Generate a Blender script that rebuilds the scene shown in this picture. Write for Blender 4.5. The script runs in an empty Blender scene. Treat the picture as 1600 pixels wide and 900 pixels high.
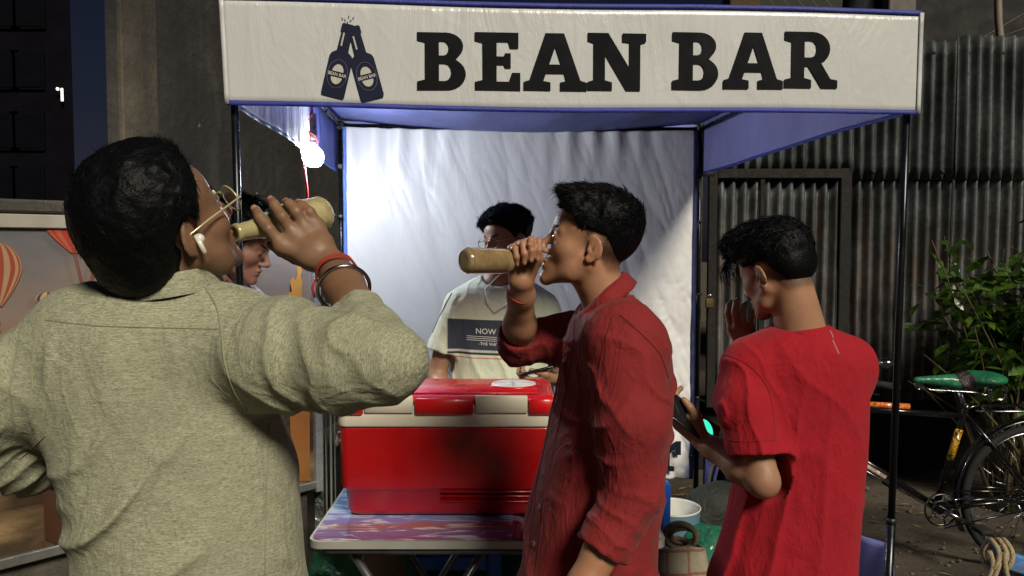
import bpy, math, random
import numpy as np
from mathutils import Vector, Matrix
from mathutils.bvhtree import BVHTree

# ------------------------------------------------------------------ camera
SC = bpy.context.scene
F_PX, PITCH, CAM_Z = 1250.0, math.radians(3.07), 1.5
cd = bpy.data.cameras.new('camera'); cam = bpy.data.objects.new('camera', cd)
SC.collection.objects.link(cam); SC.camera = cam
cam.location = (0, 0, CAM_Z); cam.rotation_euler = (math.radians(90) - PITCH, 0, 0)
cd.lens = 36.0 * F_PX / 1600.0; cd.sensor_width = 36.0
cd.clip_start = 0.05; cd.clip_end = 500
SC.view_settings.view_transform = 'Standard'; SC.view_settings.look = 'None'
SC.view_settings.exposure = 0.35; SC.view_settings.gamma = 1.0
SC.render.resolution_x = 1024; SC.render.resolution_y = 576

# ------------------------------------------------------------------ night sky
W = bpy.data.worlds.new('World'); SC.world = W; W.use_nodes = True
wn = W.node_tree.nodes; wl = W.node_tree.links
for n in list(wn): wn.remove(n)
wo = wn.new('ShaderNodeOutputWorld'); wb = wn.new('ShaderNodeBackground')
sky = wn.new('ShaderNodeTexSky'); sky.sky_type = 'NISHITA'; sky.sun_disc = False
SUN_EL, SUN_AZ = 38.0, 26.0      # street light stands high behind the camera, to its right
sky.sun_elevation = math.radians(SUN_EL); sky.sun_rotation = math.radians(180 - SUN_AZ)
tint = wn.new('ShaderNodeMix'); tint.data_type = 'RGBA'; tint.blend_type = 'MULTIPLY'; tint.inputs[0].default_value = 1.0; tint.inputs[7].default_value = (.22, .19, .27, 1)   # night glow of the town
wl.new(sky.outputs[0], tint.inputs[6]); wl.new(tint.outputs[2], wb.inputs[0]); wb.inputs[1].default_value = 0.012
wl.new(wb.outputs[0], wo.inputs[0])

# ------------------------------------------------------------------ one warm key light from behind the camera
sd = bpy.data.lights.new('street_light', 'SUN'); so = bpy.data.objects.new('street_light', sd)
SC.collection.objects.link(so)
sd.energy = 3.0; sd.angle = math.radians(15.0); sd.color = (1.0, 0.91, 0.74)
az = math.radians(-90 + SUN_AZ); el = math.radians(SUN_EL)
to_light = Vector((math.cos(az) * math.cos(el), math.sin(az) * math.cos(el), math.sin(el)))
so.rotation_euler = to_light.to_track_quat('Z', 'Y').to_euler(); so.location = (3, -5, 5)

random.seed(4); RNG = np.random.RandomState(4)

# ------------------------------------------------------------------ helpers
CP, SP = math.cos(PITCH), math.sin(PITCH)
def at(px, py, Y):
    """world point seen at a pixel of the 1600x900 photograph, at distance Y in front of the camera"""
    u = (px - 800) / F_PX; v = (450 - py) / F_PX
    d = np.array([u, CP + v * SP, -SP + v * CP]); t = Y / d[1]
    return np.array([0, 0, CAM_Z]) + d * t
def lin(c):
    return tuple(((x / 255.0) / 12.92 if x <= 10.31 else ((x / 255.0 + 0.055) / 1.055) ** 2.4) for x in c) + (1.0,)
def V(*a): return np.array(a, dtype=float)
def unit(v): v = np.asarray(v, float); return v / max(1e-9, np.linalg.norm(v))

def link(o, parent=None):
    SC.collection.objects.link(o)
    if parent is not None:
        o.parent = parent
        o.matrix_parent_inverse = Matrix.Translation(parent.location).inverted() if parent.type == 'EMPTY' else Matrix.Identity(4)
    return o
def thing(name, label, cat, loc=(0, 0, 0), group=None):
    o = bpy.data.objects.new(name, None); SC.collection.objects.link(o); o.location = loc
    o.empty_display_size = 0.1
    o['label'] = label; o['category'] = cat
    if group: o['group'] = group
    return o
def tag(o, label=None, cat=None, group=None, kind=None):
    if label: o['label'] = label
    if cat: o['category'] = cat
    if group: o['group'] = group
    if kind: o['kind'] = kind
    return o
def np_mesh(name, verts, quads=None, tris=None, faces=None, smooth=True):
    me = bpy.data.meshes.new(name)
    if faces is not None:
        me.from_pydata([tuple(v) for v in verts], [], [tuple(f) for f in faces])
    else:
        verts = np.asarray(verts, dtype=np.float32)
        q = np.asarray(quads, dtype=np.int32).reshape(-1, 4) if quads is not None else np.zeros((0, 4), np.int32)
        t = np.asarray(tris, dtype=np.int32).reshape(-1, 3) if tris is not None else np.zeros((0, 3), np.int32)
        me.vertices.add(len(verts)); me.vertices.foreach_set('co', verts.ravel())
        nl = q.size + t.size; me.loops.add(nl)
        me.loops.foreach_set('vertex_index', np.concatenate([q.ravel(), t.ravel()]))
        me.polygons.add(len(q) + len(t))
        st = np.concatenate([np.arange(len(q)) * 4, q.size + np.arange(len(t)) * 3]).astype(np.int32)
        me.polygons.foreach_set('loop_start', st)
        me.update(calc_edges=True)
    if smooth and len(me.polygons):
        me.polygons.foreach_set('use_smooth', np.ones(len(me.polygons), dtype=bool))
    me.validate(); me.update()
    return me
def obj(name, me, mat, parent=None, label=None):
    if isinstance(me, MB): me = me.mesh(name)
    me.name = name
    if mat is not None and not me.materials:
        me.materials.append(mat)
    o = bpy.data.objects.new(name, me); link(o, parent)
    if label: o['label'] = label
    return o

def frame_of(d):
    d = unit(d); a = V(0, 0, 1) if abs(d[2]) < 0.9 else V(1, 0, 0)
    x = unit(np.cross(a, d)); y = np.cross(d, x); return x, y, d
class MB:
    """mesh builder"""
    def __init__(s, smooth=False): s.v = []; s.f = []; s.smooth = smooth; s.sm = []
    def add(s, vs, fs, smooth=None):
        b = len(s.v); s.v += [tuple(map(float, v)) for v in vs]; s.f += [tuple(b + i for i in f) for f in fs]
        s.sm += [s.smooth if smooth is None else smooth] * len(fs); return s
    def box(s, c, size, R=None, bev=0.0):
        hx, hy, hz = [q / 2 for q in size]; R = np.eye(3) if R is None else np.asarray(R)
        b = min(bev, hx * .9, hy * .9, hz * .9)
        if b <= 0:
            vs = [V(x, y, z) for x in (-hx, hx) for y in (-hy, hy) for z in (-hz, hz)]
            fs = [(0, 1, 3, 2), (4, 6, 7, 5), (0, 4, 5, 1), (2, 3, 7, 6), (0, 2, 6, 4), (1, 5, 7, 3)]
        else:
            vs = []; idx = {}
            for sx in (-1, 1):
                for sy in (-1, 1):
                    for sz in (-1, 1):
                        for ax in range(3):
                            p = [sx * hx, sy * hy, sz * hz]; sg = (sx, sy, sz)
                            for k in range(3):
                                if k != ax: p[k] -= sg[k] * b
                            idx[(sx, sy, sz, ax)] = len(vs); vs.append(V(*p))
            fs = []
            def quad(k, f): fs.append(f if k > 0 else f[::-1])
            for ax in range(3):
                u, w = (ax + 1) % 3, (ax + 2) % 3
                for sg in (-1, 1):
                    def key(a_, b_):
                        t = [0, 0, 0]; t[ax] = sg; t[u] = a_; t[w] = b_; return idx[(t[0], t[1], t[2], ax)]
                    quad(sg, (key(-1, -1), key(1, -1), key(1, 1), key(-1, 1)))
            for ax in range(3):            # edges running along ax
                u, w = (ax + 1) % 3, (ax + 2) % 3
                for su in (-1, 1):
                    for sw in (-1, 1):
                        def key(sa, face):
                            t = [0, 0, 0]; t[ax] = sa; t[u] = su; t[w] = sw; return idx[(t[0], t[1], t[2], face)]
                        quad(su * sw, (key(-1, u), key(1, u), key(1, w), key(-1, w))[::-1])
            for sx in (-1, 1):
                for sy in (-1, 1):
                    for sz in (-1, 1):
                        quad(sx * sy * sz, tuple(idx[(sx, sy, sz, a_)] for a_ in range(3)))
        c = np.asarray(c, float)
        return s.add([c + R @ v for v in vs], fs)
    def rings(s, rings, closed=True, cap0=True, cap1=True, smooth=True):
        n = len(rings[0]); vs = [p for r in rings for p in r]; fs = []
        for i in range(len(rings) - 1):
            for j in range(n if closed else n - 1):
                k = (j + 1) % n; fs.append((i * n + j, i * n + k, (i + 1) * n + k, (i + 1) * n + j))
        b = len(s.v); s.add(vs, fs, smooth)
        if cap0: s.f.append(tuple(b + q for q in range(n - 1, -1, -1))); s.sm.append(False)
        if cap1: s.f.append(tuple(b + (len(rings) - 1) * n + q for q in range(n))); s.sm.append(False)
        return s
    def tube(s, pts, r, n=10, caps=True, smooth=True):
        pts = [np.asarray(p, float) for p in pts]; rs = r if hasattr(r, '__len__') else [r] * len(pts)
        x = None; rr = []
        for i, p in enumerate(pts):
            d = unit(pts[min(i + 1, len(pts) - 1)] - pts[max(i - 1, 0)])
            if x is None: x, y, _ = frame_of(d)
            else:
                x = x - d * np.dot(x, d); x = unit(x); y = np.cross(d, x)
            rr.append([p + rs[i] * (math.cos(t) * x + math.sin(t) * y) for t in [2 * math.pi * k / n for k in range(n)]])
        return s.rings(rr, True, caps, caps, smooth)
    def lathe(s, prof, c=(0, 0, 0), axis=(0, 0, 1), n=24, cap0=False, cap1=False, smooth=True):
        x, y, d = frame_of(axis); c = np.asarray(c, float)
        rr = [[c + d * z + r * (math.cos(t) * x + math.sin(t) * y) for t in [2 * math.pi * k / n for k in range(n)]] for r, z in prof]
        return s.rings(rr, True, cap0, cap1, smooth)
    def torus(s, c, axis, R, r, n=32, m=8, arc=(0, 2 * math.pi)):
        x, y, d = frame_of(axis); c = np.asarray(c, float)
        full = arc[1] - arc[0] > 6.28; N = n if full else n + 1; rr = []
        for k in range(N):
            t = arc[0] + (arc[1] - arc[0]) * k / n; e = math.cos(t) * x + math.sin(t) * y
            rr.append([c + e * R + r * (math.cos(q) * e + math.sin(q) * d) for q in [2 * math.pi * j / m for j in range(m)]])
        if full: rr.append(rr[0])
        return s.rings(rr, True, not full, not full)
    def sphere(s, c, r, n=16, m=10, sc=(1, 1, 1), R=None):
        R = np.eye(3) if R is None else np.asarray(R); c = np.asarray(c, float); rr = []
        for i in range(m + 1):
            p = math.pi * i / m; p = min(max(p, 0.02), math.pi - 0.02)
            rr.append([c + R @ (r * V(math.sin(p) * math.cos(t) * sc[0], math.sin(p) * math.sin(t) * sc[1], -math.cos(p) * sc[2])) for t in [2 * math.pi * k / n for k in range(n)]])
        return s.rings(rr, True, True, True)
    def grid(s, fn, nu, nv, smooth=True):
        vs = [fn(i / nu, j / nv) for j in range(nv + 1) for i in range(nu + 1)]
        fs = [(j * (nu + 1) + i, j * (nu + 1) + i + 1, (j + 1) * (nu + 1) + i + 1, (j + 1) * (nu + 1) + i) for j in range(nv) for i in range(nu)]
        return s.add(vs, fs, smooth)
    def mesh(s, name='m'):
        me = bpy.data.meshes.new(name); me.from_pydata(s.v, [], s.f)
        me.polygons.foreach_set('use_smooth', np.array(s.sm, dtype=bool)); me.update(); return me
def thicken(o, t, off=0):
    m = o.modifiers.new('thickness', 'SOLIDIFY'); m.thickness = t; m.offset = off; return o
def rotz(a): c, s_ = math.cos(a), math.sin(a); return np.array([[c, -s_, 0], [s_, c, 0], [0, 0, 1.0]])

# ------------------------------------------------------------------ materials
class NT:
    def __init__(s, name):
        m = bpy.data.materials.new(name); m.use_nodes = True; s.m = m; s.n = m.node_tree.nodes; s.l = m.node_tree.links
        s.b = s.n['Principled BSDF']; s.tc = s.n.new('ShaderNodeTexCoord')
    def map(s, scale=(1, 1, 1), src='Object', attr=None, rot=(0, 0, 0)):
        mp = s.n.new('ShaderNodeMapping'); mp.inputs['Scale'].default_value = scale; mp.inputs['Rotation'].default_value = rot
        if attr:
            a = s.n.new('ShaderNodeAttribute'); a.attribute_name = attr; s.l.new(a.outputs['Vector'], mp.inputs[0])
        else: s.l.new(s.tc.outputs[src], mp.inputs[0])
        return mp.outputs[0]
    def noise(s, vec, scale, detail=4, rough=.55, dist=0):
        t = s.n.new('ShaderNodeTexNoise'); t.inputs['Scale'].default_value = scale; t.inputs['Detail'].default_value = detail
        t.inputs['Roughness'].default_value = rough; t.inputs['Distortion'].default_value = dist
        s.l.new(vec, t.inputs['Vector']); return t.outputs['Fac']
    def vor(s, vec, scale, feature='F1', out='Distance'):
        t = s.n.new('ShaderNodeTexVoronoi'); t.feature = feature; t.inputs['Scale'].default_value = scale
        s.l.new(vec, t.inputs['Vector']); return t.outputs[out]
    def ramp(s, fac, stops, interp='LINEAR'):
        r = s.n.new('ShaderNodeValToRGB'); r.color_ramp.interpolation = interp
        while len(r.color_ramp.elements) < len(stops): r.color_ramp.elements.new(0.5)
        for e, (p, c) in zip(r.color_ramp.elements, stops):
            e.position = p; e.color = c if len(c) == 4 else tuple(c) + (1,)
        s.l.new(fac, r.inputs[0]); return r.outputs[0]
    def mix(s, fac, a, b, mode='MIX'):
        x = s.n.new('ShaderNodeMix'); x.data_type = 'RGBA'; x.blend_type = mode
        for sock, val in ((x.inputs[0], fac), (x.inputs[6], a), (x.inputs[7], b)):
            if isinstance(val, (int, float)): sock.default_value = val
            elif isinstance(val, tuple): sock.default_value = val
            else: s.l.new(val, sock)
        return x.outputs[2]
    def math(s, op, a, b=0.0):
        x = s.n.new('ShaderNodeMath'); x.operation = op
        for i, val in enumerate((a, b)):
            if isinstance(val, (int, float)): x.inputs[i].default_value = val
            else: s.l.new(val, x.inputs[i])
        return x.outputs[0]
    def sep(s, vec):
        x = s.n.new('ShaderNodeSeparateXYZ'); s.l.new(vec, x.inputs[0]); return x.outputs
    def bump(s, h, strength=.3, dist=.002, prev=None):
        b = s.n.new('ShaderNodeBump'); b.inputs['Strength'].default_value = strength; b.inputs['Distance'].default_value = dist
        s.l.new(h, b.inputs['Height'])
        if prev is not None: s.l.new(prev, b.inputs['Normal'])
        return b.outputs[0]
    def set(s, **k):
        for key, val in k.items():
            sock = s.b.inputs[key.replace('_', ' ')]
            if isinstance(val, (int, float)): sock.default_value = val
            elif isinstance(val, tuple): sock.default_value = val
            else: s.l.new(val, sock)
        return s
    def nrm(s, x): s.l.new(x, s.b.inputs['Normal']); return s
def BW(lo, hi, a=0.0, b=1.0): return [(lo, (a, a, a, 1)), (hi, (b, b, b, 1))]
def plain(name, col, rough=.5, metal=0.0, var=.25, vs=8.0, bump=.1, bs=60.0, coat=0.0, bd=.002, spec=.5):
    t = NT(name); v = t.map(); n = t.noise(v, vs)
    c = lin(col); d = tuple(x * (1 - var) for x in c[:3]) + (1,); e = tuple(min(1, x * (1 + var * .5)) for x in c[:3]) + (1,)
    t.set(Base_Color=t.ramp(n, [(.3, d), (.7, e)]), Roughness=t.ramp(t.noise(v, vs * 3), BW(.3, .7, max(.03, rough - .1), min(1, rough + .1))), Metallic=metal, Coat_Weight=coat)
    t.b.inputs['Specular IOR Level'].default_value = spec
    if bump: t.nrm(t.bump(t.noise(v, bs), bump, bd))
    return t.m

# ------------------------------------------------------------------ implicit surfaces (numpy) -> mesh
def smin(a, b, k):
    if k <= 0: return np.minimum(a, b)
    h = np.clip(0.5 + 0.5 * (b - a) / k, 0, 1); return b + (a - b) * h - k * h * (1 - h)
def sabs(x): return np.minimum(1.0, np.sqrt(x * x + .012) - .004)
def smax(a, b, k): return -smin(-a, -b, k)
def ell(P, c, r, R=None):
    q = P - np.asarray(c, np.float32)
    if R is not None: q = q @ np.asarray(R, np.float32)
    r = np.asarray(r, np.float32)
    k0 = np.sqrt(np.sum((q / r) ** 2, 1)); k1 = np.sqrt(np.sum((q / (r * r)) ** 2, 1)) + 1e-6
    return k0 * (k0 - 1.0) / k1
def cone(P, a, b, ra, rb):
    """capsule whose radius runs from ra to rb"""
    a = np.asarray(a, np.float32); ab = np.asarray(b, np.float32) - a; q = P - a
    t = np.clip(q @ ab / max(1e-9, float(ab @ ab)), 0, 1)
    return np.sqrt(np.sum((q - t[:, None] * ab) ** 2, 1)) - (ra + (rb - ra) * t)
def chain(P, pts, rs, k=.01):
    d = None
    for i in range(len(pts) - 1):
        e = cone(P, pts[i], pts[i + 1], rs[i], rs[i + 1]); d = e if d is None else smin(d, e, k)
    return d
def near(P, c, r, fn):
    """evaluate fn only near c"""
    dist = np.sqrt(np.sum((P - np.asarray(c, np.float32)) ** 2, 1)) - r
    out = dist + 0.02; m = dist < 0.0
    if m.any(): out[m] = fn(P[m])
    return out.astype(np.float32)
def plane(P, p, n): return (P - np.asarray(p, np.float32)) @ np.asarray(unit(n), np.float32)
_perm = np.random.RandomState(11).rand(4096).astype(np.float32)
def vnoise(P, s=1.0, seed=0):
    q = P * np.asarray(s, np.float32) + seed * 17.31; i = np.floor(q).astype(np.int64); f = (q - i).astype(np.float32); f = f * f * (3 - 2 * f)
    def h(dx, dy, dz): return _perm[((i[:, 0] + dx) * 73 + (i[:, 1] + dy) * 1571 + (i[:, 2] + dz) * 2917) & 4095]
    r = 0
    for dz in (0, 1):
        wz = f[:, 2] if dz else 1 - f[:, 2]
        for dy in (0, 1):
            wy = f[:, 1] if dy else 1 - f[:, 1]
            r = r + wz * wy * (h(0, dy, dz) * (1 - f[:, 0]) + h(1, dy, dz) * f[:, 0])
    return r * 2 - 1
def creases(P, R, s, seed, amp):
    """cloth folds: ridged noise, stretched by s in the frame R"""
    q = P @ np.asarray(R, np.float32)
    w = vnoise(q, 9.0, seed + 3)[:, None] * 0.02
    n = vnoise(q + w, s, seed); m = np.clip(vnoise(q, 5.0, seed + 7) * 1.6 + .45, 0, 1)
    return amp * m * ((1 - np.abs(n)) ** 2.2 - .35)
def loft(P, secs, k, o, nrm_dir, power=2.3):
    """trunk through elliptical sections: secs rows = z, cx, cy, half width, half depth"""
    S = np.asarray(sorted(secs), float); z = P[:, 2]
    zi = np.clip(z, S[0, 0], S[-1, 0])
    cx, cy, a, b = [np.interp(zi, S[:, 0], S[:, i]) for i in (1, 2, 3, 4)]
    w = np.asarray(unit(k)); n = np.asarray(unit(nrm_dir))
    dx = P[:, 0] - cx; dy = P[:, 1] - cy
    u = np.abs(dx * w[0] + dy * w[1]) / a; v = np.abs(dx * n[0] + dy * n[1]) / b
    rr = (u ** power + v ** power) ** (1 / power)
    d = (rr - 1) * np.minimum(a, b) * np.where(rr > 1, 1.0, 1.0)
    over = np.maximum(S[0, 0] - z, z - S[-1, 0])
    return np.where(over > 0, np.sqrt(np.maximum(d, 0) ** 2 + over ** 2), np.maximum(d, over)).astype(np.float32)
def smooth_secs(secs, n=40):
    S = np.asarray(sorted(secs), float); z = np.linspace(S[0, 0], S[-1, 0], n)
    out = [z] + [np.interp(z, S[:, 0], S[:, i]) for i in range(1, S.shape[1])]
    A = np.stack(out, 1)
    for _ in range(3): A[1:-1, 1:] = (A[:-2, 1:] + 2 * A[1:-1, 1:] + A[2:, 1:]) / 4
    return [tuple(r) for r in A]
def sdf_mesh(f, lo, hi, h, c=4, slack=1.6):
    lo = np.asarray(lo, float); hi = np.asarray(hi, float)
    nb = np.ceil((hi - lo) / (h * c)).astype(int); n = nb * c
    g = np.stack(np.meshgrid(*[np.arange(k) for k in nb], indexing='ij'), -1).reshape(-1, 3)
    cen = (lo + (g + .5) * c * h - h * .5).astype(np.float32)
    fc = np.concatenate([f(cen[i:i + 400000]) for i in range(0, len(cen), 400000)])
    Vv = np.where(fc < 0, -1.0, 1.0).astype(np.float32).reshape(nb)
    Vv = Vv.repeat(c, 0).repeat(c, 1).repeat(c, 2)
    act = g[np.abs(fc) < c * h * .87 * slack + h]
    off = np.stack(np.meshgrid(*[np.arange(c)] * 3, indexing='ij'), -1).reshape(1, -1, 3)
    for i in range(0, len(act), 6000):
        idx = (act[i:i + 6000, None, :] * c + off).reshape(-1, 3)
        Vv[idx[:, 0], idx[:, 1], idx[:, 2]] = f((lo + idx * h).astype(np.float32))
    Vv[0], Vv[-1] = 1, 1; Vv[:, 0] = 1; Vv[:, -1] = 1; Vv[:, :, 0] = 1; Vv[:, :, -1] = 1
    S = Vv < 0
    cnt = np.zeros(n - 1, np.uint8)
    for dx in (0, 1):
        for dy in (0, 1):
            for dz in (0, 1): cnt += S[dx:n[0] - 1 + dx, dy:n[1] - 1 + dy, dz:n[2] - 1 + dz]
    ci = np.argwhere((cnt > 0) & (cnt < 8)); idm = np.full(n - 1, -1, np.int32)
    idm[ci[:, 0], ci[:, 1], ci[:, 2]] = np.arange(len(ci))
    acc = np.zeros((len(ci), 3)); num = np.zeros(len(ci))
    co = [(x, y, z) for x in (0, 1) for y in (0, 1) for z in (0, 1)]
    val = {q: Vv[ci[:, 0] + q[0], ci[:, 1] + q[1], ci[:, 2] + q[2]] for q in co}
    for q in co:
        for ax in range(3):
            if q[ax] == 0:
                r = list(q); r[ax] = 1; r = tuple(r); a, b = val[q], val[r]; m = (a < 0) != (b < 0)
                t = np.where(m, a / np.where(m, a - b, 1), 0); p = np.tile(np.array(q, float), (len(ci), 1)); p[:, ax] += t
                acc[m] += p[m]; num[m] += 1
    verts = lo + (ci + acc / num[:, None]) * h
    quads = []
    for ax in range(3):
        u, w = (ax + 1) % 3, (ax + 2) % 3
        sl0 = [slice(None)] * 3; sl1 = [slice(None)] * 3; sl0[ax] = slice(0, -1); sl1[ax] = slice(1, None)
        A, B = S[tuple(sl0)], S[tuple(sl1)]
        for flip, msk in ((False, A & ~B), (True, ~A & B)):
            e = np.argwhere(msk)
            if not len(e): continue
            e = e[(e[:, u] > 0) & (e[:, w] > 0) & (e[:, u] < n[u] - 1) & (e[:, w] < n[w] - 1)]
            def cell(du, dw):
                q = e.copy(); q[:, u] -= du; q[:, w] -= dw; return idm[q[:, 0], q[:, 1], q[:, 2]]
            qd = np.stack([cell(1, 1), cell(0, 1), cell(0, 0), cell(1, 0)], 1)
            quads.append(qd[:, ::-1] if flip else qd)
    return verts, np.concatenate(quads)
def sdf_obj(name, f, lo, hi, h, mat, parent, fuv=None, smooth_iter=0, label=None):
    v, q = sdf_mesh(f, lo, hi, h); me = np_mesh(name, v, quads=q)
    if fuv is not None:
        a = me.attributes.new('fuv', 'FLOAT_VECTOR', 'POINT'); a.data.foreach_set('vector', fuv(v).astype(np.float32).ravel())
    o = obj(name, me, mat, parent, label); return o
def cloth_uv(bones, yaw_w):
    """fabric coordinates: each garment panel (trunk or sleeve) carries its own weave direction"""
    def fn(v):
        v = np.asarray(v, np.float32); ds = np.stack([cone(v, a, b, ra, rb) for a, b, ra, rb, _ in bones], 1); k = ds.argmin(1)
        out = np.zeros((len(v), 3), np.float32)
        for i, (a, b, ra, rb, along) in enumerate(bones):
            m = k == i
            if not m.any(): continue
            ax = unit(np.asarray(b) - np.asarray(a)); x, y, d = frame_of(ax); q = v[m] - np.asarray(a, np.float32)
            if along: out[m] = np.stack([q @ x, q @ y, q @ d], 1) + i * 3.1
            else: out[m] = q
        return out
    return fn

# ------------------------------------------------------------------ human parts
def head_frame(az, pitch, roll=0.0):
    a, p, r = math.radians(az), math.radians(pitch), math.radians(roll)
    Fw = V(math.cos(a) * math.cos(p), math.sin(a) * math.cos(p), math.sin(p)); L = V(-math.sin(a), math.cos(a), 0); U = np.cross(Fw, L)
    L2 = L * math.cos(r) + U * math.sin(r); U2 = np.cross(Fw, L2)
    return np.stack([Fw, L2, U2], 1)           # columns: forward, left, up
def m2(p): return (p[0], -p[1], p[2])
def head_sdf(p, q=None):
    q = q or {}
    y = np.abs(p[:, 1]); s = p.copy(); s[:, 1] = y            # mirror
    d = ell(p, (-.012, 0, .045), (.098, .077, .083))
    d = smin(d, ell(p, (.028, 0, .042), (.060, .066, .058)), .02)
    d = smin(d, ell(p, (.040, 0, -.018), (.046, .058, .066)), .025)
    ch = q.get('cheek', 0.0)
    d = smin(d, cone(s, (.002, .052 + ch, -.035), (.030, .044 + ch, -.062), .020, .018), .022)
    d = smin(d, cone(s, (.030, .044 + ch, -.062), (.080, .012, -.088), .018, .015), .022)
    d = smin(d, ell(s, (.052, .036, -.014), (.024, .024 + ch, .020)), .03)
    d = smin(d, ell(p, (.074, 0, -.058), (.022, .028, .026)), .018)
    d = smin(d, ell(p, (.083, 0, -.090), (.014, .017, .014)), .012)
    d = smin(d, cone(s, (.085, .010, .027), (.068, .044, .026), .008, .008), .012)
    d = smax(d, -ell(s, (.099, .031, .009), (.017, .017, .012)), .012)
    d = smin(d, ell(s, (.0745, .031, .009), (.0135, .0145, .0125)), .004)
    d = smax(d, -ell(s, (.091, .031, .008), (.006, .0115, .0034)), .002)
    d = smin(d, cone(p, (.086, 0, .018), (.112, 0, -.019), .0075, .0090), .012)
    d = smin(d, ell(p, (.107, 0, -.022), (.0115, .011, .0095)), .006)
    d = smin(d, ell(s, (.097, .0125, -.026), (.011, .0065, .0075)), .005)
    d = smax(d, -ell(s, (.102, .006, -.034), (.005, .0035, .004)), .003)
    d = smin(d, ell(p, (.0925, 0, -.0485), (.0095, .021, .0055)), .005)
    d = smin(d, ell(p, (.0905, 0, -.0600), (.0095, .019, .0062)), .005)
    d = smax(d, -ell(p, (.104, 0, -.0540), (.0105, .022, .0013)), .003)
    ca, sa = math.cos(.26), math.sin(.26)
    R = np.array([[ca, 0, sa], [0, 1, 0], [-sa, 0, ca]]) @ rotz(math.radians(-26))
    e = ell(s, (-.011, .080, .002), (.0180, .0058, .0285), R)
    e = smin(e, ell(s, (-.002, .078, -.024), (.010, .006, .010)), .006)
    e = smax(e, -ell(s, (-.010, .0925, .010), (.0135, .0075, .0215), R), .003)
    e = smin(e, cone(s, (-.016, .0845, .016), (-.006, .0825, -.014), .0040, .0035), .003)
    e = smax(e, -ell(s, (-.001, .0870, -.003), (.0060, .0100, .0085)), .003)
    e = smin(e, ell(s, (.002, .0775, -.004), (.005, .006, .009)), .004)
    d = smin(d, e, .006)
    return d
def hand_pose(w, Fd, Nd, right, curls, thumb, sc=1.0, spread=(6, 1, -4, -9)):
    """returns palm and finger segments. Fd towards the fingers, Nd out of the back of the hand"""
    Fd = unit(Fd); Nd = unit(np.asarray(Nd) - Fd * np.dot(Nd, Fd)); S = np.cross(Nd, Fd) * (1 if right else -1); w = np.asarray(w, float)
    lat = (.0275, .0095, -.0085, -.026); kn = (.088, .092, .087, .078)
    ph = ((.043, .026, .021), (.047, .029, .022), (.043, .027, .022), (.034, .021, .019)); rr = (.0090, .0092, .0087, .0077)
    palm = []; fingers = []
    for i in range(4):
        mcp = w + (Fd * kn[i] + S * lat[i] - Nd * (.004 if i in (0, 3) else 0)) * sc
        palm.append((w + S * lat[i] * .55 * sc, mcp, .0165 * sc, .0125 * sc))
        sp = math.radians(spread[i]); base = Fd * math.cos(sp) + S * math.sin(sp); p = mcp; a = 0; ch = [p]
        for j in range(3):
            a += math.radians(curls[i][j]); dr = base * math.cos(a) - Nd * math.sin(a); p = p + dr * ph[i][j] * sc; ch.append(p)
        fingers.append((ch, [rr[i] * 1.12 * sc, rr[i] * 1.0 * sc, rr[i] * .92 * sc, rr[i] * .78 * sc]))
    tb = w + (Fd * .022 + S * .020 - Nd * .008) * sc; p = tb; ch = [p]
    for (a, b, c_), l in zip(thumb, (.042, .032, .026)):
        p = p + unit(Fd * a + S * b - Nd * c_) * l * sc; ch.append(p)
    palm.append((w, ch[1], .016 * sc, .013 * sc)); palm.append((ch[1], palm[0][1], .010 * sc, .010 * sc))
    fingers.append((ch, [.0155 * sc, .0120 * sc, .0108 * sc, .0085 * sc]))
    return dict(palm=palm, fingers=fingers, w=w, S=S, F=Fd, N=Nd, c=w + Fd * .09 * sc)
def hand_px(w, fingers, thumb, rs=(.0098, .0092, .0085, .0072)):
    """hand given joint by joint (for a grip)"""
    w = np.asarray(w); F_ = []; palm = []
    for f in fingers:
        ch = [at(*q) for q in f]; F_.append((ch, list(rs))); d = unit(ch[0] - w); palm.append((w + (ch[0] - w) * .12, ch[0], .0175, .0120))
    for a, b in zip(F_[:-1], F_[1:]): palm.append(((w + a[0][0]) / 2, (w * .4 + b[0][0] * .6), .0165, .0140)); palm.append((a[0][0], b[0][0], .0115, .0115))
    ch = [at(*q) for q in thumb]; palm.append((w, ch[0], .0185, .0150)); F_.append((ch, [.0150, .0120, .0105, .0085])); palm.append((ch[0], F_[0][0][0], .012, .011))
    return dict(palm=palm, fingers=F_, w=w, c=(w + F_[1][0][0]) / 2)
def hand_sdf(P, H):
    def fn(Q):
        d = None
        for a, b, ra, rb in H['palm']:
            e = cone(Q, a, b, ra, rb); d = e if d is None else smin(d, e, .010)
        out = d; fs = None
        for ch, rs in H['fingers']:
            e = chain(Q, ch, rs, .003); fs = e if fs is None else smin(fs, e, .0015)
        return smin(out, fs, .007)
    return near(P, H['c'], .17, fn)
def forearm(P, e, w, re=.043, rw=.026):
    e = np.asarray(e, float); w = np.asarray(w, float); m = e + (w - e) * .33; t = e + (w - e) * .8
    d = chain(P, [e, m, t, w], [re, re * 1.02, rw * 1.08, rw], .02); return d

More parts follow.
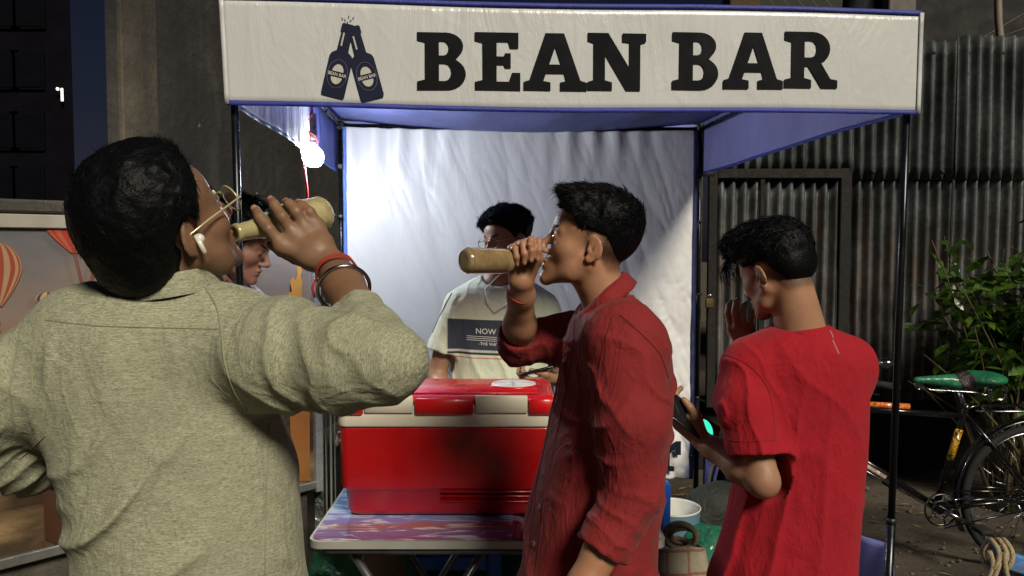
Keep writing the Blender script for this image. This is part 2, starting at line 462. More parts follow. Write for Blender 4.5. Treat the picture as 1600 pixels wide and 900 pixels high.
def stub_map(p, h):
    """how densely cropped hair darkens the skin"""
    s = np.abs(p[:, 1]); r = hair_region(p, dict(h, zlow=None)); ear = ell(np.stack([p[:, 0], s, p[:, 2]], 1), (-.008, .084, .0), (.026, .016, .036))
    a = np.clip(r / .016, 0, 1) * np.clip((ear + .002) / .008, 0, 1) * np.clip((p[:, 2] - h.get('nape', -.06)) / .04, 0, 1) ** .5
    a = a * h.get('fade', .9)
    bd = h.get('beard', 0.0)
    if bd:
        jaw = np.clip((-.038 - (p[:, 0] - .03) * .12 - p[:, 2]) / .012, 0, 1) * np.clip((p[:, 0] - .0) / .02, 0, 1) * np.clip((p[:, 2] + .125) / .02, 0, 1)
        mo = np.clip(1 - np.abs(p[:, 2] + .040) / .007, 0, 1) * np.clip((.027 - s) / .006, 0, 1) * (p[:, 0] > .07); lips = np.clip(1.6 - np.sqrt(((p[:, 2] + .054) / .012) ** 2 + (s / .024) ** 2), 0, 1) * (p[:, 0] > .07)
        a = np.maximum(a, bd * np.clip(np.maximum(jaw, mo * 1.2) - lips, 0, 1))
    return a.astype(np.float32)
def add_stub(o, fr, c, h, s=1.0):
    me = o.data; n = len(me.vertices); co = np.empty(n * 3, np.float32); me.vertices.foreach_get('co', co); p = ((co.reshape(-1, 3) - c) @ fr) / s
    a = np.zeros(n, np.float32); m = np.sum(p * p, 1) < .16 ** 2; a[m] = stub_map(p[m], h); at_ = me.attributes.new('stub', 'FLOAT', 'POINT'); at_.data.foreach_set('value', a)
def nails(H, mat, parent):
    for ch, rs in H['fingers'][:4]:
        d1 = unit(ch[-2] - ch[-3]); d2 = unit(ch[-1] - ch[-2]); b = (d2 - d1); b = b - d2 * np.dot(b, d2)
        if np.linalg.norm(b) < .05: continue
        dor = -unit(b); sd_ = np.cross(d2, dor); r = rs[-1]; R = np.stack([d2, sd_, dor], 1); m = MB(True); m.sphere(ch[-1] + dor * (r * .80) - d2 * r * .15, r, 12, 8, (.95, .70, .30), R); obj('fingernail', m, mat, parent)
def hair_region(p, h):
    xm = np.interp(p[:, 2], h['zx'][0], h['zx'][1]); xm2 = xm - np.abs(p[:, 1]) * h.get('temple', .10)
    zm = np.interp(p[:, 0], [-.12, -.05, -.03, .0, .02, .05], [h.get('nape', -.062), h.get('nape', -.062), -.028, .004, -.012, .005])
    if h.get('zlow'): zm = np.maximum(zm, np.interp(p[:, 0], h['zlow'][0], h['zlow'][1]) * np.clip(np.abs(p[:, 1]) / .05 + (p[:, 0] < -.05), 0, 1))
    return np.minimum(xm2 - p[:, 0], p[:, 2] - zm)
def hair_sdf(p, h):
    d = ell(p, (-.012, 0, .045), (.098, .077, .083)); d = smin(d, ell(p, (.028, 0, .042), (.060, .066, .058)), .02)
    for c_, r_ in h.get('extra', []): d = smin(d, ell(p, c_, r_), .03)
    T = np.interp(p[:, 2], h['tz'][0], h['tz'][1]); T = T * np.interp(p[:, 0], h.get('tx', ([0, 1], [1, 1]))[0], h.get('tx', ([0, 1], [1, 1]))[1])
    n = vnoise(p, (55, 55, 40), h.get('seed', 0)) * .5 + vnoise(p, (110, 110, 80), h.get('seed', 0) + 5) * .3
    d = d - T - n * np.clip(T * .35, 0, h.get('rag', .007))
    reg = hair_region(p, h) + n * .004
    d = smax(d, -reg * .8, .006)
    s = p.copy(); s[:, 1] = np.abs(s[:, 1]); d = smax(d, -ell(s, (-.006, .088, -.002), (.030, .034, .040)), .005)
    return d
def make_hair(name, fr, c, h, mat, parent, res=.003, S=1.0):
    R32 = (fr / S).astype(np.float32); c32 = np.asarray(c, np.float32)
    f = lambda P: hair_sdf((P - c32) @ R32, h) * S
    r = .19; v, q = sdf_mesh(f, c - r, c + r, res)
    # strands: thin tapering blades following the comb direction
    tri = v[q]; nrm = np.cross(tri[:, 1] - tri[:, 0], tri[:, 2] - tri[:, 0]); nrm /= np.linalg.norm(nrm, axis=1)[:, None] + 1e-9
    cen = tri.mean(1); loc = (cen - c) @ fr / S; nl = nrm @ fr
    rs = np.random.RandomState(h.get('seed', 0) + 50)
    T = np.interp(loc[:, 2], h['tz'][0], h['tz'][1])
    sl = loc.copy(); sl[:, 1] = np.abs(sl[:, 1]); clear = ell(sl, (-.004, .085, -.004), (.040, .030, .046)) > 0
    ok = np.where((hair_region(loc, h) > -.004) & (T > .002) & clear)[0]; pick = rs.choice(ok, min(h.get('n', 9000), len(ok) * 2))
    b = cen[pick] - nrm[pick] * .004; N = nrm[pick]; comb = np.array([h['comb'](l) for l in loc[pick]]) @ fr.T
    comb = comb + rs.normal(0, h.get('mess', .35), comb.shape)
    tan = comb - N * np.sum(comb * N, 1)[:, None]; tan /= np.linalg.norm(tan, axis=1)[:, None] + 1e-9
    L = np.where(rs.rand(len(pick)) < .05, 1.45, 1.0) * (np.clip(T[pick], .003, .05) * h.get('len', 1.1) + .004) * rs.uniform(.5, 1.25, len(pick)); lift = h.get('lift', .45) * rs.uniform(.4, 1.4, len(pick))
    d1 = tan + N * lift[:, None]; d1 /= np.linalg.norm(d1, axis=1)[:, None]; d2 = tan + N * (lift * .25)[:, None] + V(0, 0, -.25); d2 /= np.linalg.norm(d2, axis=1)[:, None]
    m = b + d1 * (L * .5)[:, None]; e = m + d2 * (L * .6)[:, None]
    sd_ = np.cross(d1, rs.normal(0, 1, d1.shape)); sd_ /= np.linalg.norm(sd_, axis=1)[:, None]; w = h.get('w', .0006)
    k = len(b); SV = np.stack([b - sd_ * w, b + sd_ * w, m + sd_ * w * .8, m - sd_ * w * .8, e], 1).reshape(-1, 3)
    i = np.arange(k) * 5 + len(v); qq = np.stack([i, i + 1, i + 2, i + 3], 1); tt = np.stack([i + 3, i + 2, i + 4], 1)
    me = np_mesh(name, np.concatenate([v, SV]), quads=np.concatenate([q, qq]), tris=tt)
    return obj(name, me, mat, parent)
def brows(fr, c, mat, parent, n=160):
    mb = []; F_ = []; rs = np.random.RandomState(3)
    for s in (-1, 1):
        for k in range(n):
            t = rs.rand(); p = V(.094 - .020 * t * t - .004 * t, s * (.012 + .036 * t), .029 + .006 * math.sin(t * 2.4) + rs.normal(0, .0016))
            p = p + V(.001, 0, 0); d = unit(V(-.3, s * 1.0, .25 + rs.normal(0, .2))) * .007; u = V(0, 0, .0007); i = len(mb)
            mb += [p - u, p + u, p + d]; F_.append((i, i + 1, i + 2))
    v = np.array(mb) @ fr.T + c; h_ = len(F_) // 2
    for a in (0, 1): me = np_mesh('eyebrow', v[a * h_ * 3:(a + 1) * h_ * 3], tris=np.array(F_[:h_])); obj('eyebrow', me, mat, parent)
def eyes(fr, c, parent, mw, mi, look=(1, 0, -.1)):
    for s in (-1, 1):
        e = V(.0755, s * .031, .009); mb = MB(True); mb.sphere(c + fr @ e, .0112, 14, 10); o = obj('eye', mb, mw, parent)
        l = unit(look); m = MB(True); x, y, d = frame_of(fr @ l)
        m.lathe([(.0001, .0117), (.003, .0114), (.0056, .0101)], c + fr @ e, fr @ l, 14); obj('iris', m, mi, o)

# ================================================================== SETTING
def ground_mat():
    t = NT('dirt'); v = t.map(); n = t.noise(v, 1.6, 6, .6); n2 = t.noise(v, 22, 5, .7)
    c = t.ramp(n, [(.3, lin((62, 55, 46))), (.7, lin((96, 86, 72)))]); c = t.mix(t.math('MULTIPLY', t.ramp(n2, BW(.45, .75)), .6), c, lin((44, 39, 33)))
    sp = t.ramp(t.vor(v, 38), BW(.03, .10, 1, 0)); c = t.mix(t.math('MULTIPLY', sp, .5), c, lin((120, 112, 98)))
    t.set(Base_Color=c, Roughness=.95); t.nrm(t.bump(t.noise(v, 14, 8, .7), .9, .03)); return t.m
g = MB(True)
def gz(x, y): return .012 * math.sin(x * 2.1 + y) + .010 * math.sin(y * 3.3 - x * 1.4) + .006 * math.sin(x * 9 + y * 7)
def gfn(a, b):
    x = -60 + 120 * (.5 + .5 * math.copysign(abs(2 * a - 1) ** 2.6, 2 * a - 1)); y = -8 + 78 * b ** 2.2; return V(x, y, gz(x, y) if abs(x) < 6 and y < 8 else 0)
g.grid(gfn, 120, 120); tag(obj('ground', g, ground_mat()), kind='structure')
# loose stones and clods lying on the dirt, too many to count
pb = MB(); rr_ = random.Random(8)
for k in range(650):
    x = rr_.uniform(.9, 3.2); y = rr_.uniform(2.1, 4.9); r = rr_.uniform(.004, .014) * (2 if rr_.random() < .05 else 1)
    pb.sphere((x, y, gz(x, y) + r * .3), r, 6, 4, (1, rr_.uniform(.6, 1.2), rr_.uniform(.4, .8)), rotz(rr_.random() * 6))
tag(obj('gravel', pb, plain('pebble', (96, 88, 76), .9, vs=3)), kind='stuff')
lb = MB()
for k in range(160):
    x = rr_.uniform(.9, 3.2); y = rr_.uniform(2.1, 4.9); a = rr_.random() * 6.28; l = rr_.uniform(.015, .05); w = l * rr_.uniform(.1, .4); z = gz(x, y) + .012
    e = V(math.cos(a), math.sin(a), rr_.uniform(-.1, .1)) * l; s = V(-math.sin(a), math.cos(a), 0) * w
    b = V(x, y, z); lb.add([b - e, b + s + V(0, 0, .003), b + e, b - s], [(0, 1, 2, 3)])
tag(obj('dead_leaf_litter', lb, plain('litter', (120, 98, 62), .9)), kind='stuff')

def concrete_mat(name, base, dark, light, sc=1.0):
    t = NT(name); v = t.map((sc, sc, sc)); n = t.noise(v, 1.1, 8, .65, .4); n2 = t.noise(v, 7, 8, .7)
    c = t.ramp(n, [(.30, lin(dark)), (.55, lin(base)), (.74, lin(light))]); c = t.mix(t.math('MULTIPLY', t.ramp(n2, BW(.40, .70)), .55), c, lin(dark))
    st = t.noise(t.map((5 * sc, 5 * sc, .35 * sc)), 1.0, 6, .6); c = t.mix(t.math('MULTIPLY', t.ramp(st, BW(.45, .68)), .65), c, lin(dark))
    ch = t.ramp(t.noise(v, 12, 4, .6), BW(.70, .73)); ch = t.math('MULTIPLY', ch, t.ramp(t.noise(v, 2.3, 3), BW(.5, .6)))
    c = t.mix(ch, c, lin(tuple(min(255, q * 1.9) for q in light)))
    t.set(Base_Color=c, Roughness=.93); t.nrm(t.bump(t.noise(v, 16, 10, .72), .7, .03, t.bump(t.noise(v, 3, 4), .5, .06))); return t.m
def wall_between(name, a, b, z0, z1, th, mat, label, cat, parent=None, bev=.0):
    a = V(*a); b = V(*b); d = unit(V(b[0] - a[0], b[1] - a[1], 0)); n = V(-d[1], d[0], 0); n = n if n[1] > 0 else -n
    L = np.linalg.norm((b - a)[:2]); c = (a + b) / 2; c = V(c[0], c[1], (z0 + z1) / 2) + n * th / 2
    R = np.stack([d, n, V(0, 0, 1)], 1); m = MB(); m.box(c, (L, th, z1 - z0), R, bev)
    o = obj(name, m, mat, parent)
    if label: tag(o, label, cat)
    return o
# --- tall stained concrete wall behind the stall (left)
WA = at(188, 383, 3.9); WB_ = at(560, 383, 7.4)
tw = thing('concrete_wall', 'tall dark stained concrete wall rising behind the poster and the left side of the stall', 'wall', (WA[0], WA[1], 0))
cm = concrete_mat('stained_concrete', (60, 58, 54), (27, 27, 27), (88, 83, 74))  # wall colour kept dark in place of the key light's falloff
wall_between('wall_panel', WA, WB_, -.2, 3.0, .05, cm, None, None, tw)
wd = unit(V(*(WB_ - WA)[:2], 0)); wn_ = V(wd[1], -wd[0], 0)
m = MB(); m.box(V(WA[0], WA[1], 1.4) + wd * .16 - V(-wn_[0], -wn_[1], 0) * .0 + wn_ * .012, (.30, .03, 3.2), np.stack([wd, wn_, V(0, 0, 1)], 1), .006)
obj('plaster_pilaster', m, concrete_mat('plaster', (84, 76, 62), (46, 42, 36), (112, 100, 80)), tw)

# --- far apartment block on the left, windows unlit
bl = thing('apartment_block', 'dark unlit apartment block far away at the left edge under the night sky', 'building', (-16, 26, 0))
bm_ = plain('night_facade', (17, 16, 22), .9, vs=1.5, spec=.0); x1 = at(118, 300, 24)[0]
m = MB(); q_ = 31 / 24; m.rings([[V(-26, 24, z), V(x1, 24, z), V(x1 * q_ - .3, 31, z), V(-26 * q_, 31, z)] for z in (-1, 18)], smooth=False); obj('facade', m, bm_, bl)
wm_ = plain('dark_pane', (8, 9, 15), .6, vs=3, spec=.05); fm_ = plain('window_surround', (15, 15, 20), .9, spec=.0)
for r_, py in enumerate((15, 110, 205, 290)):
    for px in (5, 45):
        a = at(px, py, 24); fr_ = MB(); fr_.box(a + V(0, .0, 0), (1.0, .16, 1.15)); f_ = obj('window', fr_, fm_, bl)
        p_ = MB(); p_.box(a + V(0, -.07, 0), (.84, .06, 1.0)); obj('pane', p_, wm_, f_)
lm = bpy.data.materials.new('lit_lamp'); lm.use_nodes = True; lm.node_tree.nodes['Principled BSDF'].inputs['Emission Color'].default_value = (1, .98, .9, 1); lm.node_tree.nodes['Principled BSDF'].inputs['Emission Strength'].default_value = .9
m = MB(); m.box(at(97, 148, 23.8), (.06, .06, .38), None, .01); m.sphere(at(90, 139, 23.8), .05, 8, 6); lo_ = obj('wall_lamp', m, lm, bl)

# --- boundary wall carrying the balloon poster
A0 = V(-1.664, 2.60, 0); A1 = V(-.858, 3.46, 0); ad = unit(A1 - A0); an = V(ad[1], -ad[0], 0)
A00 = A0 - ad * 1.3
bw = thing('boundary_wall', 'low masonry wall with a concrete coping, holding up the hot air balloon poster', 'wall', tuple(A0))
bmm = concrete_mat('boundary_concrete', (96, 90, 80), (48, 45, 40), (130, 122, 106))
def slab(mb, s0, s1, z0, z1, o0, o1, bev=.0):
    c = A0 + ad * (s0 + s1) / 2 + an * (o0 + o1) / 2; mb.box(V(c[0], c[1], (z0 + z1) / 2), (s1 - s0, abs(o1 - o0), z1 - z0), np.stack([ad, -an, V(0, 0, 1)], 1), bev)
PL = float(np.linalg.norm(A1 - A0))
m = MB(); slab(m, -1.3, PL - .03, -.1, 1.605, -.20, -.03); obj('masonry', m, bmm, bw)
m = MB(); slab(m, -1.3, PL - .02, 1.607, 1.652, -.22, -.01, .008); obj('coping', m, bmm, bw)
def pp(px, py, off=0.0):
    """point of the poster plane seen at a pixel"""
    o = np.array([0, 0, CAM_Z]); d = at(px, py, 1.0) - o; q = A0 + an * off; t = np.dot(q - o, an) / np.dot(d, an); return o + d * t
def poster_mat():
    t = NT('poster_print'); c = t.map(); sx = t.sep(t.map((1, 1, 1), 'Generated'))
    cl = t.noise(t.map((2.2, 2.2, 5.0)), 2.2, 8, .62, .4); z = t.math('ADD', sx[2], t.math('MULTIPLY', t.math('SUBTRACT', cl, .5), .45))
    col = t.ramp(z, [(0, lin((66, 54, 40))), (.10, lin((96, 78, 54))), (.17, lin((54, 40, 32))), (.30, lin((72, 58, 38))), (.42, lin((104, 100, 66))), (.60, lin((128, 102, 80))), (.74, lin((124, 108, 98))), (1, lin((92, 94, 98)))])
    big = t.ramp(t.vor(t.map((3.2, 3.2, 5)), 1.6, 'SMOOTH_F1'), BW(.2, .5, 1, 0)); lowz = t.ramp(sx[2], BW(.08, .30, 1, 0))
    col = t.mix(t.math('MULTIPLY', t.math('MULTIPLY', t.math('MULTIPLY', big, t.ramp(cl, BW(.35, .6))), lowz), 1.0), col, lin((158, 134, 100)))
    t.set(Base_Color=col, Roughness=.38); t.nrm(t.bump(t.noise(c, 3), .25, .02)); return t.m
po = thing('balloon_poster', 'framed billboard poster of hot air balloons over sunset clouds at the left', 'poster', tuple(A0))
Z0, Z1 = .47, 1.555
m = MB(); slab(m, -1.3, PL - .01, Z0, Z1, -.025, -.004); obj('print_sheet', m, poster_mat(), po)
frm = plain('white_frame', (160, 154, 142), .5, vs=5)
m = MB(); slab(m, -1.3, PL, Z1 + .001, Z1 + .047, -.03, .012, .003); obj('frame_rail', m, frm, po)
m = MB(); slab(m, -1.3, PL, Z0 - .035, Z0 - .001, -.03, .012, .003); obj('frame_rail', m, plain('steel_rail', (150, 150, 145), .35, .7), po)
m = MB(); slab(m, PL - .008, PL + .026, Z0 - .05, Z1 + .047, -.034, .016, .003); obj('frame_post', m, plain('steel_post', (190, 192, 196), .3, .6), po)
def print_mat(name, c1, c2, n=7.0, c3=None):
    t = NT(name); a = t.map(attr='fuv'); x = t.sep(a)[0]
    s = t.ramp(t.math('FRACT', t.math('MULTIPLY', x, n)), [(0, lin(c1)), (.42, lin(c1)), (.5, lin(c2)), (.92, lin(c2)), (1, lin(c1))])
    s = t.mix(t.math('MULTIPLY', t.noise(t.map(), 9, 4), .5), s, lin(c3 or c2)); t.set(Base_Color=s, Roughness=.4); return t.m
def balloon(px, py, rx, ry, mat, name='printed_balloon', clip=None, tail=1.35):
    vs = []; uv = []; fs = []; nu, nv = 14, 16
    for j in range(nv + 1):
        t = j / nv; ph = t * math.pi * .86
        w = math.sin(ph) if t < .55 else math.sin(.55 * math.pi * .86) * (1 - ((t - .55) / .45) ** 1.5 * .82); y = -math.cos(ph) if t < .55 else -math.cos(.55 * math.pi * .86) + (t - .55) / .45 * tail
        for i in range(nu + 1):
            u = i / nu * 2 - 1; x = px + rx * w * math.sin(u * math.pi / 2); yy = py + ry * y
            if clip: yy = max(clip, yy)
            vs.append(pp(x, yy, .0015)); uv.append((u + u ** 3 * .3, t, 0))
    for j in range(nv):
        for i in range(nu): a = j * (nu + 1) + i; fs.append((a, a + nu + 1, a + nu + 2, a + 1))
    me = np_mesh(name, np.array(vs), faces=fs); at_ = me.attributes.new('fuv', 'FLOAT_VECTOR', 'POINT'); at_.data.foreach_set('vector', np.array(uv, np.float32).ravel())
    return obj(name, me, mat, po)
balloon(-4, 423, 39, 44, print_mat('balloon_orange', (140, 62, 42), (160, 138, 106), 2.6, (128, 64, 46)))
balloon(122, 342, 62, 58, print_mat('balloon_red', (150, 54, 38), (158, 92, 66), 2.6, (160, 50, 34)), clip=345.5, tail=1.0)
balloon(74, 470, 19, 14, print_mat('balloon_blue', (44, 46, 76), (190, 160, 120), 1.2, (120, 60, 50)), tail=.6)
balloon(8, 733, 22, 28, print_mat('balloon_dark', (40, 32, 40), (96, 48, 44), 2.0, (30, 28, 36)), tail=1.3)
rope = plain('printed_rope', (112, 60, 44), .5)
m = MB()
for x0, y0, x1_, y1 in ((113, 388, 131, 460), (117, 388, 133, 460), (150, 412, 136, 462)):
    w = 1.0 if x0 < 140 else 3.0; m.add([pp(x0 - w, y0, .002), pp(x0 + w, y0, .002), pp(x1_ + w, y1, .002), pp(x1_ - w, y1, .002)], [(3, 2, 1, 0)])
obj('printed_rope', m, rope, po)
# printed tree-like flame shape at the right end of the poster
t = NT('printed_flame'); sx = t.sep(t.map((1, 1, 1), 'Generated')); t.set(Base_Color=t.mix(t.noise(t.map(), 14, 3), t.ramp(sx[2], [(0, lin((96, 56, 38))), (.45, lin((168, 96, 56))), (1, lin((190, 142, 70)))]), lin((160, 112, 56))), Roughness=.4)
fl = t.m; pol = [(447, 478), (450, 458), (456, 455), (453, 440), (458, 432), (462, 438), (465, 428), (464, 418), (470, 415), (472, 424), (470, 432), (473, 440), (471, 452), (473, 470), (478, 482), (484, 640), (484, 752), (458, 752), (452, 640), (446, 500)]
m = MB(); m.add([pp(x, y, .002) for x, y in pol], [tuple(range(len(pol) - 1, -1, -1))]); obj('printed_flame', m, fl, po)
m = MB(); m.add([pp(x, y, .003) for x, y in ((66, 735), (122, 735), (122, 866), (70, 842))], [(0, 1, 2, 3)][::-1]); obj('painted_shadow', m, plain('painted_shadow', (70, 44, 30), .4, vs=3), po)  # dark patch painting the olive-shirted man's cast shadow onto the poster

# --- text helper
def text_mesh(txt, size, ext=0.0, bold=0.0):
    c = bpy.data.curves.new('t', 'FONT'); c.body = txt; c.size = size; c.extrude = ext; c.offset = bold; c.resolution_u = 3
    o = bpy.data.objects.new('t', c); SC.collection.objects.link(o); dg = bpy.context.evaluated_depsgraph_get(); me = bpy.data.meshes.new_from_object(o.evaluated_get(dg)); bpy.data.objects.remove(o); return me
def place_mesh(me, o, x, y, z, s=1.0):
    n = len(me.vertices); co = np.empty(n * 3, np.float32); me.vertices.foreach_get('co', co); co = co.reshape(-1, 3)
    w = np.asarray(o) + s * (co[:, :1] * np.asarray(x) + co[:, 1:2] * np.asarray(y) + co[:, 2:3] * np.asarray(z)); me.vertices.foreach_set('co', w.astype(np.float32).ravel()); me.update(); return me
def poly_mesh(splines, ext=.0006):
    c = bpy.data.curves.new('p', 'CURVE'); c.dimensions = '2D'; c.fill_mode = 'BOTH'; c.extrude = ext
    for s in splines:
        sp = c.splines.new('POLY'); sp.points.add(len(s) - 1); sp.use_cyclic_u = True
        for p_, (x, y) in zip(sp.points, s): p_.co = (x, y, 0, 1)
    o = bpy.data.objects.new('p', c); SC.collection.objects.link(o); dg = bpy.context.evaluated_depsgraph_get(); me = bpy.data.meshes.new_from_object(o.evaluated_get(dg)); bpy.data.objects.remove(o); return me
def arcp(cx, cy, rx, ry, a0, a1, n=10): return [(cx + rx * math.cos(math.radians(a0 + (a1 - a0) * i / n)), cy + ry * math.sin(math.radians(a0 + (a1 - a0) * i / n))) for i in range(n + 1)]
blk = plain('print_black', (22, 22, 28), .35, vs=3, coat=.2)
me = text_mesh('E', .085, 0, .002); place_mesh(me, pp(-22, 532, .002), ad, V(0, 0, 1), an); obj('printed_letter', me, blk, po)
ps = MB(); ps.add([pp(23, 510, .002), pp(56, 510, .002), pp(56, 527, .002), pp(23, 527, .002)], [(3, 2, 1, 0)]); obj('printed_sign', ps, plain('sign_pink', (176, 52, 84), .4), po)
ps = MB(); ps.add([pp(27, 512, .003), pp(52, 512, .003), pp(52, 516, .003), pp(27, 516, .003)], [(3, 2, 1, 0)]); obj('printed_strip', ps, frm, po)

# --- weathered board and narrow planks standing between the poster and the stall
def board(px0, px1, py0, py1, Y, mat, name, label, cat, th=.02, parent=None):
    a = at(px0, py0, Y); b = at(px1, py1, Y); m = MB(); m.box((a + b) / 2 + V(0, th / 2, 0), (abs(b[0] - a[0]), th, abs(a[2] - b[2])), None, .003); o = obj(name, m, mat, parent)
    if label: tag(o, label, cat)
    return o
t = NT('foil_wrap'); v = t.map(); t.set(Base_Color=t.ramp(t.noise(v, 9, 5), [(.35, lin((70, 76, 74))), (.6, lin((150, 156, 152)))]), Roughness=.22, Metallic=.55); t.nrm(t.bump(t.noise(v, 26, 4, .6, 1.2), 1.0, .02)); foil = t.m
board(489, 506, 620, 840, 3.50, foil, 'foil_covered_board', 'narrow board wrapped in crumpled grey plastic beside the poster edge', 'board')
t = NT('weathered_wood'); v = t.map((14, 14, .9)); n = t.noise(v, 2.5, 6, .65); t.set(Base_Color=t.ramp(n, [(.35, lin((84, 78, 66))), (.5, lin((126, 130, 118))), (.68, lin((146, 156, 150)))]), Roughness=.8); t.nrm(t.bump(n, .6, .01)); wood = t.m
pk = thing('plank_stack', 'weathered grey green planks leaning upright next to the left tent pole', 'planks', tuple(at(512, 840, 3.62) * V(1, 1, 0)))
for k, (a, b, y) in enumerate(((496, 504, 3.60), (504.6, 511, 3.63), (511.6, 519, 3.61), (519.5, 524, 3.64))): board(a, b, 428 + 6 * (k % 2), 830, y, wood, 'plank', None, None, .022, pk)

# --- corrugated iron fence on the right
CORR = .0745
def corr_mat():
    t = NT('corrugated_iron'); v = t.map(); z = t.sep(v)[2]; n = t.noise(v, 3.2, 6, .62, .3); n2 = t.noise(v, 30, 5, .7)
    c = t.ramp(n, [(.32, lin((42, 46, 47))), (.52, lin((84, 90, 92))), (.72, lin((116, 122, 124)))])
    c = t.mix(t.math('MULTIPLY', t.ramp(n2, BW(.42, .68)), .55), c, lin((38, 36, 30)))
    low = t.ramp(t.math('ADD', t.math('DIVIDE', z, 3.0), t.math('MULTIPLY', t.math('SUBTRACT', t.noise(t.map((8, 8, .8)), 2), .5), .35)), BW(.46, .62, 1, 0))
    rust = t.math('MULTIPLY', low, t.ramp(t.noise(t.map((11, 11, .7)), 1.6, 5, .6), BW(.40, .56)))
    c = t.mix(t.math('MULTIPLY', rust, .34), c, t.ramp(t.noise(v, 11, 5), [(.35, lin((92, 64, 50))), (.65, lin((140, 116, 102)))]))
    drip = t.ramp(t.noise(t.map((15, 15, .45)), 1.3, 5, .6), BW(.55, .66)); c = t.mix(t.math('MULTIPLY', drip, .6), c, lin((30, 29, 28)))
    t.set(Base_Color=c, Roughness=t.ramp(n2, BW(.3, .7, .45, .8)), Metallic=.25); t.nrm(t.bump(n2, .35, .004)); return t.m
cmx = corr_mat()
FE = thing('corrugated_fence', 'tall rusty corrugated iron fence standing behind the stall on the right', 'fence', (2.2, 5.1, 0))
FY = lambda x: 5.12 + .02 * x
def sheet(x0, x1, z0, z1, dy, seed, mat=cmx, name='corrugated_sheet', par=FE, ragged=.0, amp=.029):
    rs = random.Random(seed); n = max(8, int((x1 - x0) / CORR * 8)); m = MB(True); tl = rs.uniform(-.01, .01)
    nz = 10
    def fn(a, b):
        x = x0 + (x1 - x0) * a; zt = z1 + tl * (a - .5) + ragged * (abs(math.sin(x * 41 + seed)) * .6 + .4 * math.sin(x * 17)); z = z0 + (zt - z0) * b
        return V(x + tl * b, FY(x) + dy - amp * math.cos(2 * math.pi * x / CORR) + .006 * math.sin(z * 2.2 + seed + x * 3), z)
    m.grid(fn, n, nz); o = obj(name, m, mat, par); thicken(o, .0012); return o
# door panel framed in dark timber inside the fence, sheets left and right of it
xg0 = at(1108, 400, 5.1)[0]; xg1 = at(1333, 400, 5.1)[0]
k = 0; x = -.6
while x < xg0 - .1: sheet(x, min(x + .62, xg0 - .015), .42, 2.80 + .02 * math.sin(k * 2.2), .004 * (k % 2), k); x += .60; k += 1
sheet(xg0 - .02, xg1 + .03, 1.97, 2.80, .006, 31, ragged=-.0)
x = xg1 + .015
while x < 6.5:
    sheet(x, x + .66, 1.92, 2.81 + .022 * math.sin(k * 1.9), .010 * (k % 2), k); sheet(x, x + .66, .46 + .03 * math.sin(k * 2.7), 2.02, .022 + .010 * (k % 2), k + 50); x += .645; k += 1
tm = plain('dark_timber', (24, 21, 19), .85, vs=12, bump=.4)
gt = thing('corrugated_gate', 'closed corrugated iron gate with dark frame and small padlock, behind the man in red T-shirt', 'gate', (xg0, 5.15, 0))
sheet(xg0 + .05, xg1 - .07, .50, 1.93, .035, 77, par=gt)
def bar(x0, x1, z0, z1, name='frame_bar', th=.04, y=5.115): m = MB(); m.box(((x0 + x1) / 2, y + .02 * x0, (z0 + z1) / 2), (x1 - x0, th, z1 - z0), None, .004); return obj(name, m, tm, gt)
bar(xg0, xg0 + .055, .45, 1.99); bar(xg1 - .07, xg1, .45, 1.99); bar(xg0 + .056, xg1 - .071, 1.925, 1.985); bar(xg0 + .056, xg1 - .071, .45, .52); bar(xg0 + .33, xg0 + .36, .521, 1.924, th=.03)
m = MB(); c = V(at(1110, 474, 5.05)[0], 5.07, at(1110, 474, 5.05)[2]); m.box(c, (.055, .02, .06), None, .006); pd = obj('padlock', m, plain('brass', (120, 104, 70), .4, .8), gt)
m = MB(); m.torus(c + V(0, 0, .035), (0, 1, 0), .018, .0035, 16, 6, (math.pi, 2 * math.pi)); m.v = [(v_[0], v_[1], 2 * (c[2] + .035) - v_[2]) for v_ in m.v]; obj('shackle', m, plain('chrome', (190, 190, 190), .2, 1.0), pd)
# bolts of the sheets
blt = plain('rust_bolt', (58, 42, 34), .8)
bp = MB(); bp.lathe([(.014, 0), (.014, .004), (.006, .012), (.0008, .013)], (0, 0, 0), (0, -1, 0), 8); bme = bp.mesh('bolt'); bme.materials.append(blt)
def add_bolt(x, z):
    xr = round(x / CORR) * CORR; o = bpy.data.objects.new('bolt', bme); o.location = (xr, FY(xr) - .017, z); link(o, FE)
x = xg1 + .08
while x < 3.6: add_bolt(x, 2.72); add_bolt(x + .02, 1.97); x += .225
x = xg0 + .05
while x < xg1: add_bolt(x, 2.7); x += .3
# low near-black wall filling the void under the sheets
fw = wall_between('plinth_wall', (-.6, 5.19, 0), (6.6, 5.34, 0), -.1, .47, .2, concrete_mat('black_plinth', (24, 23, 21), (10, 10, 9), (34, 32, 28)), 'low black plinth wall running under the corrugated fence', 'wall')

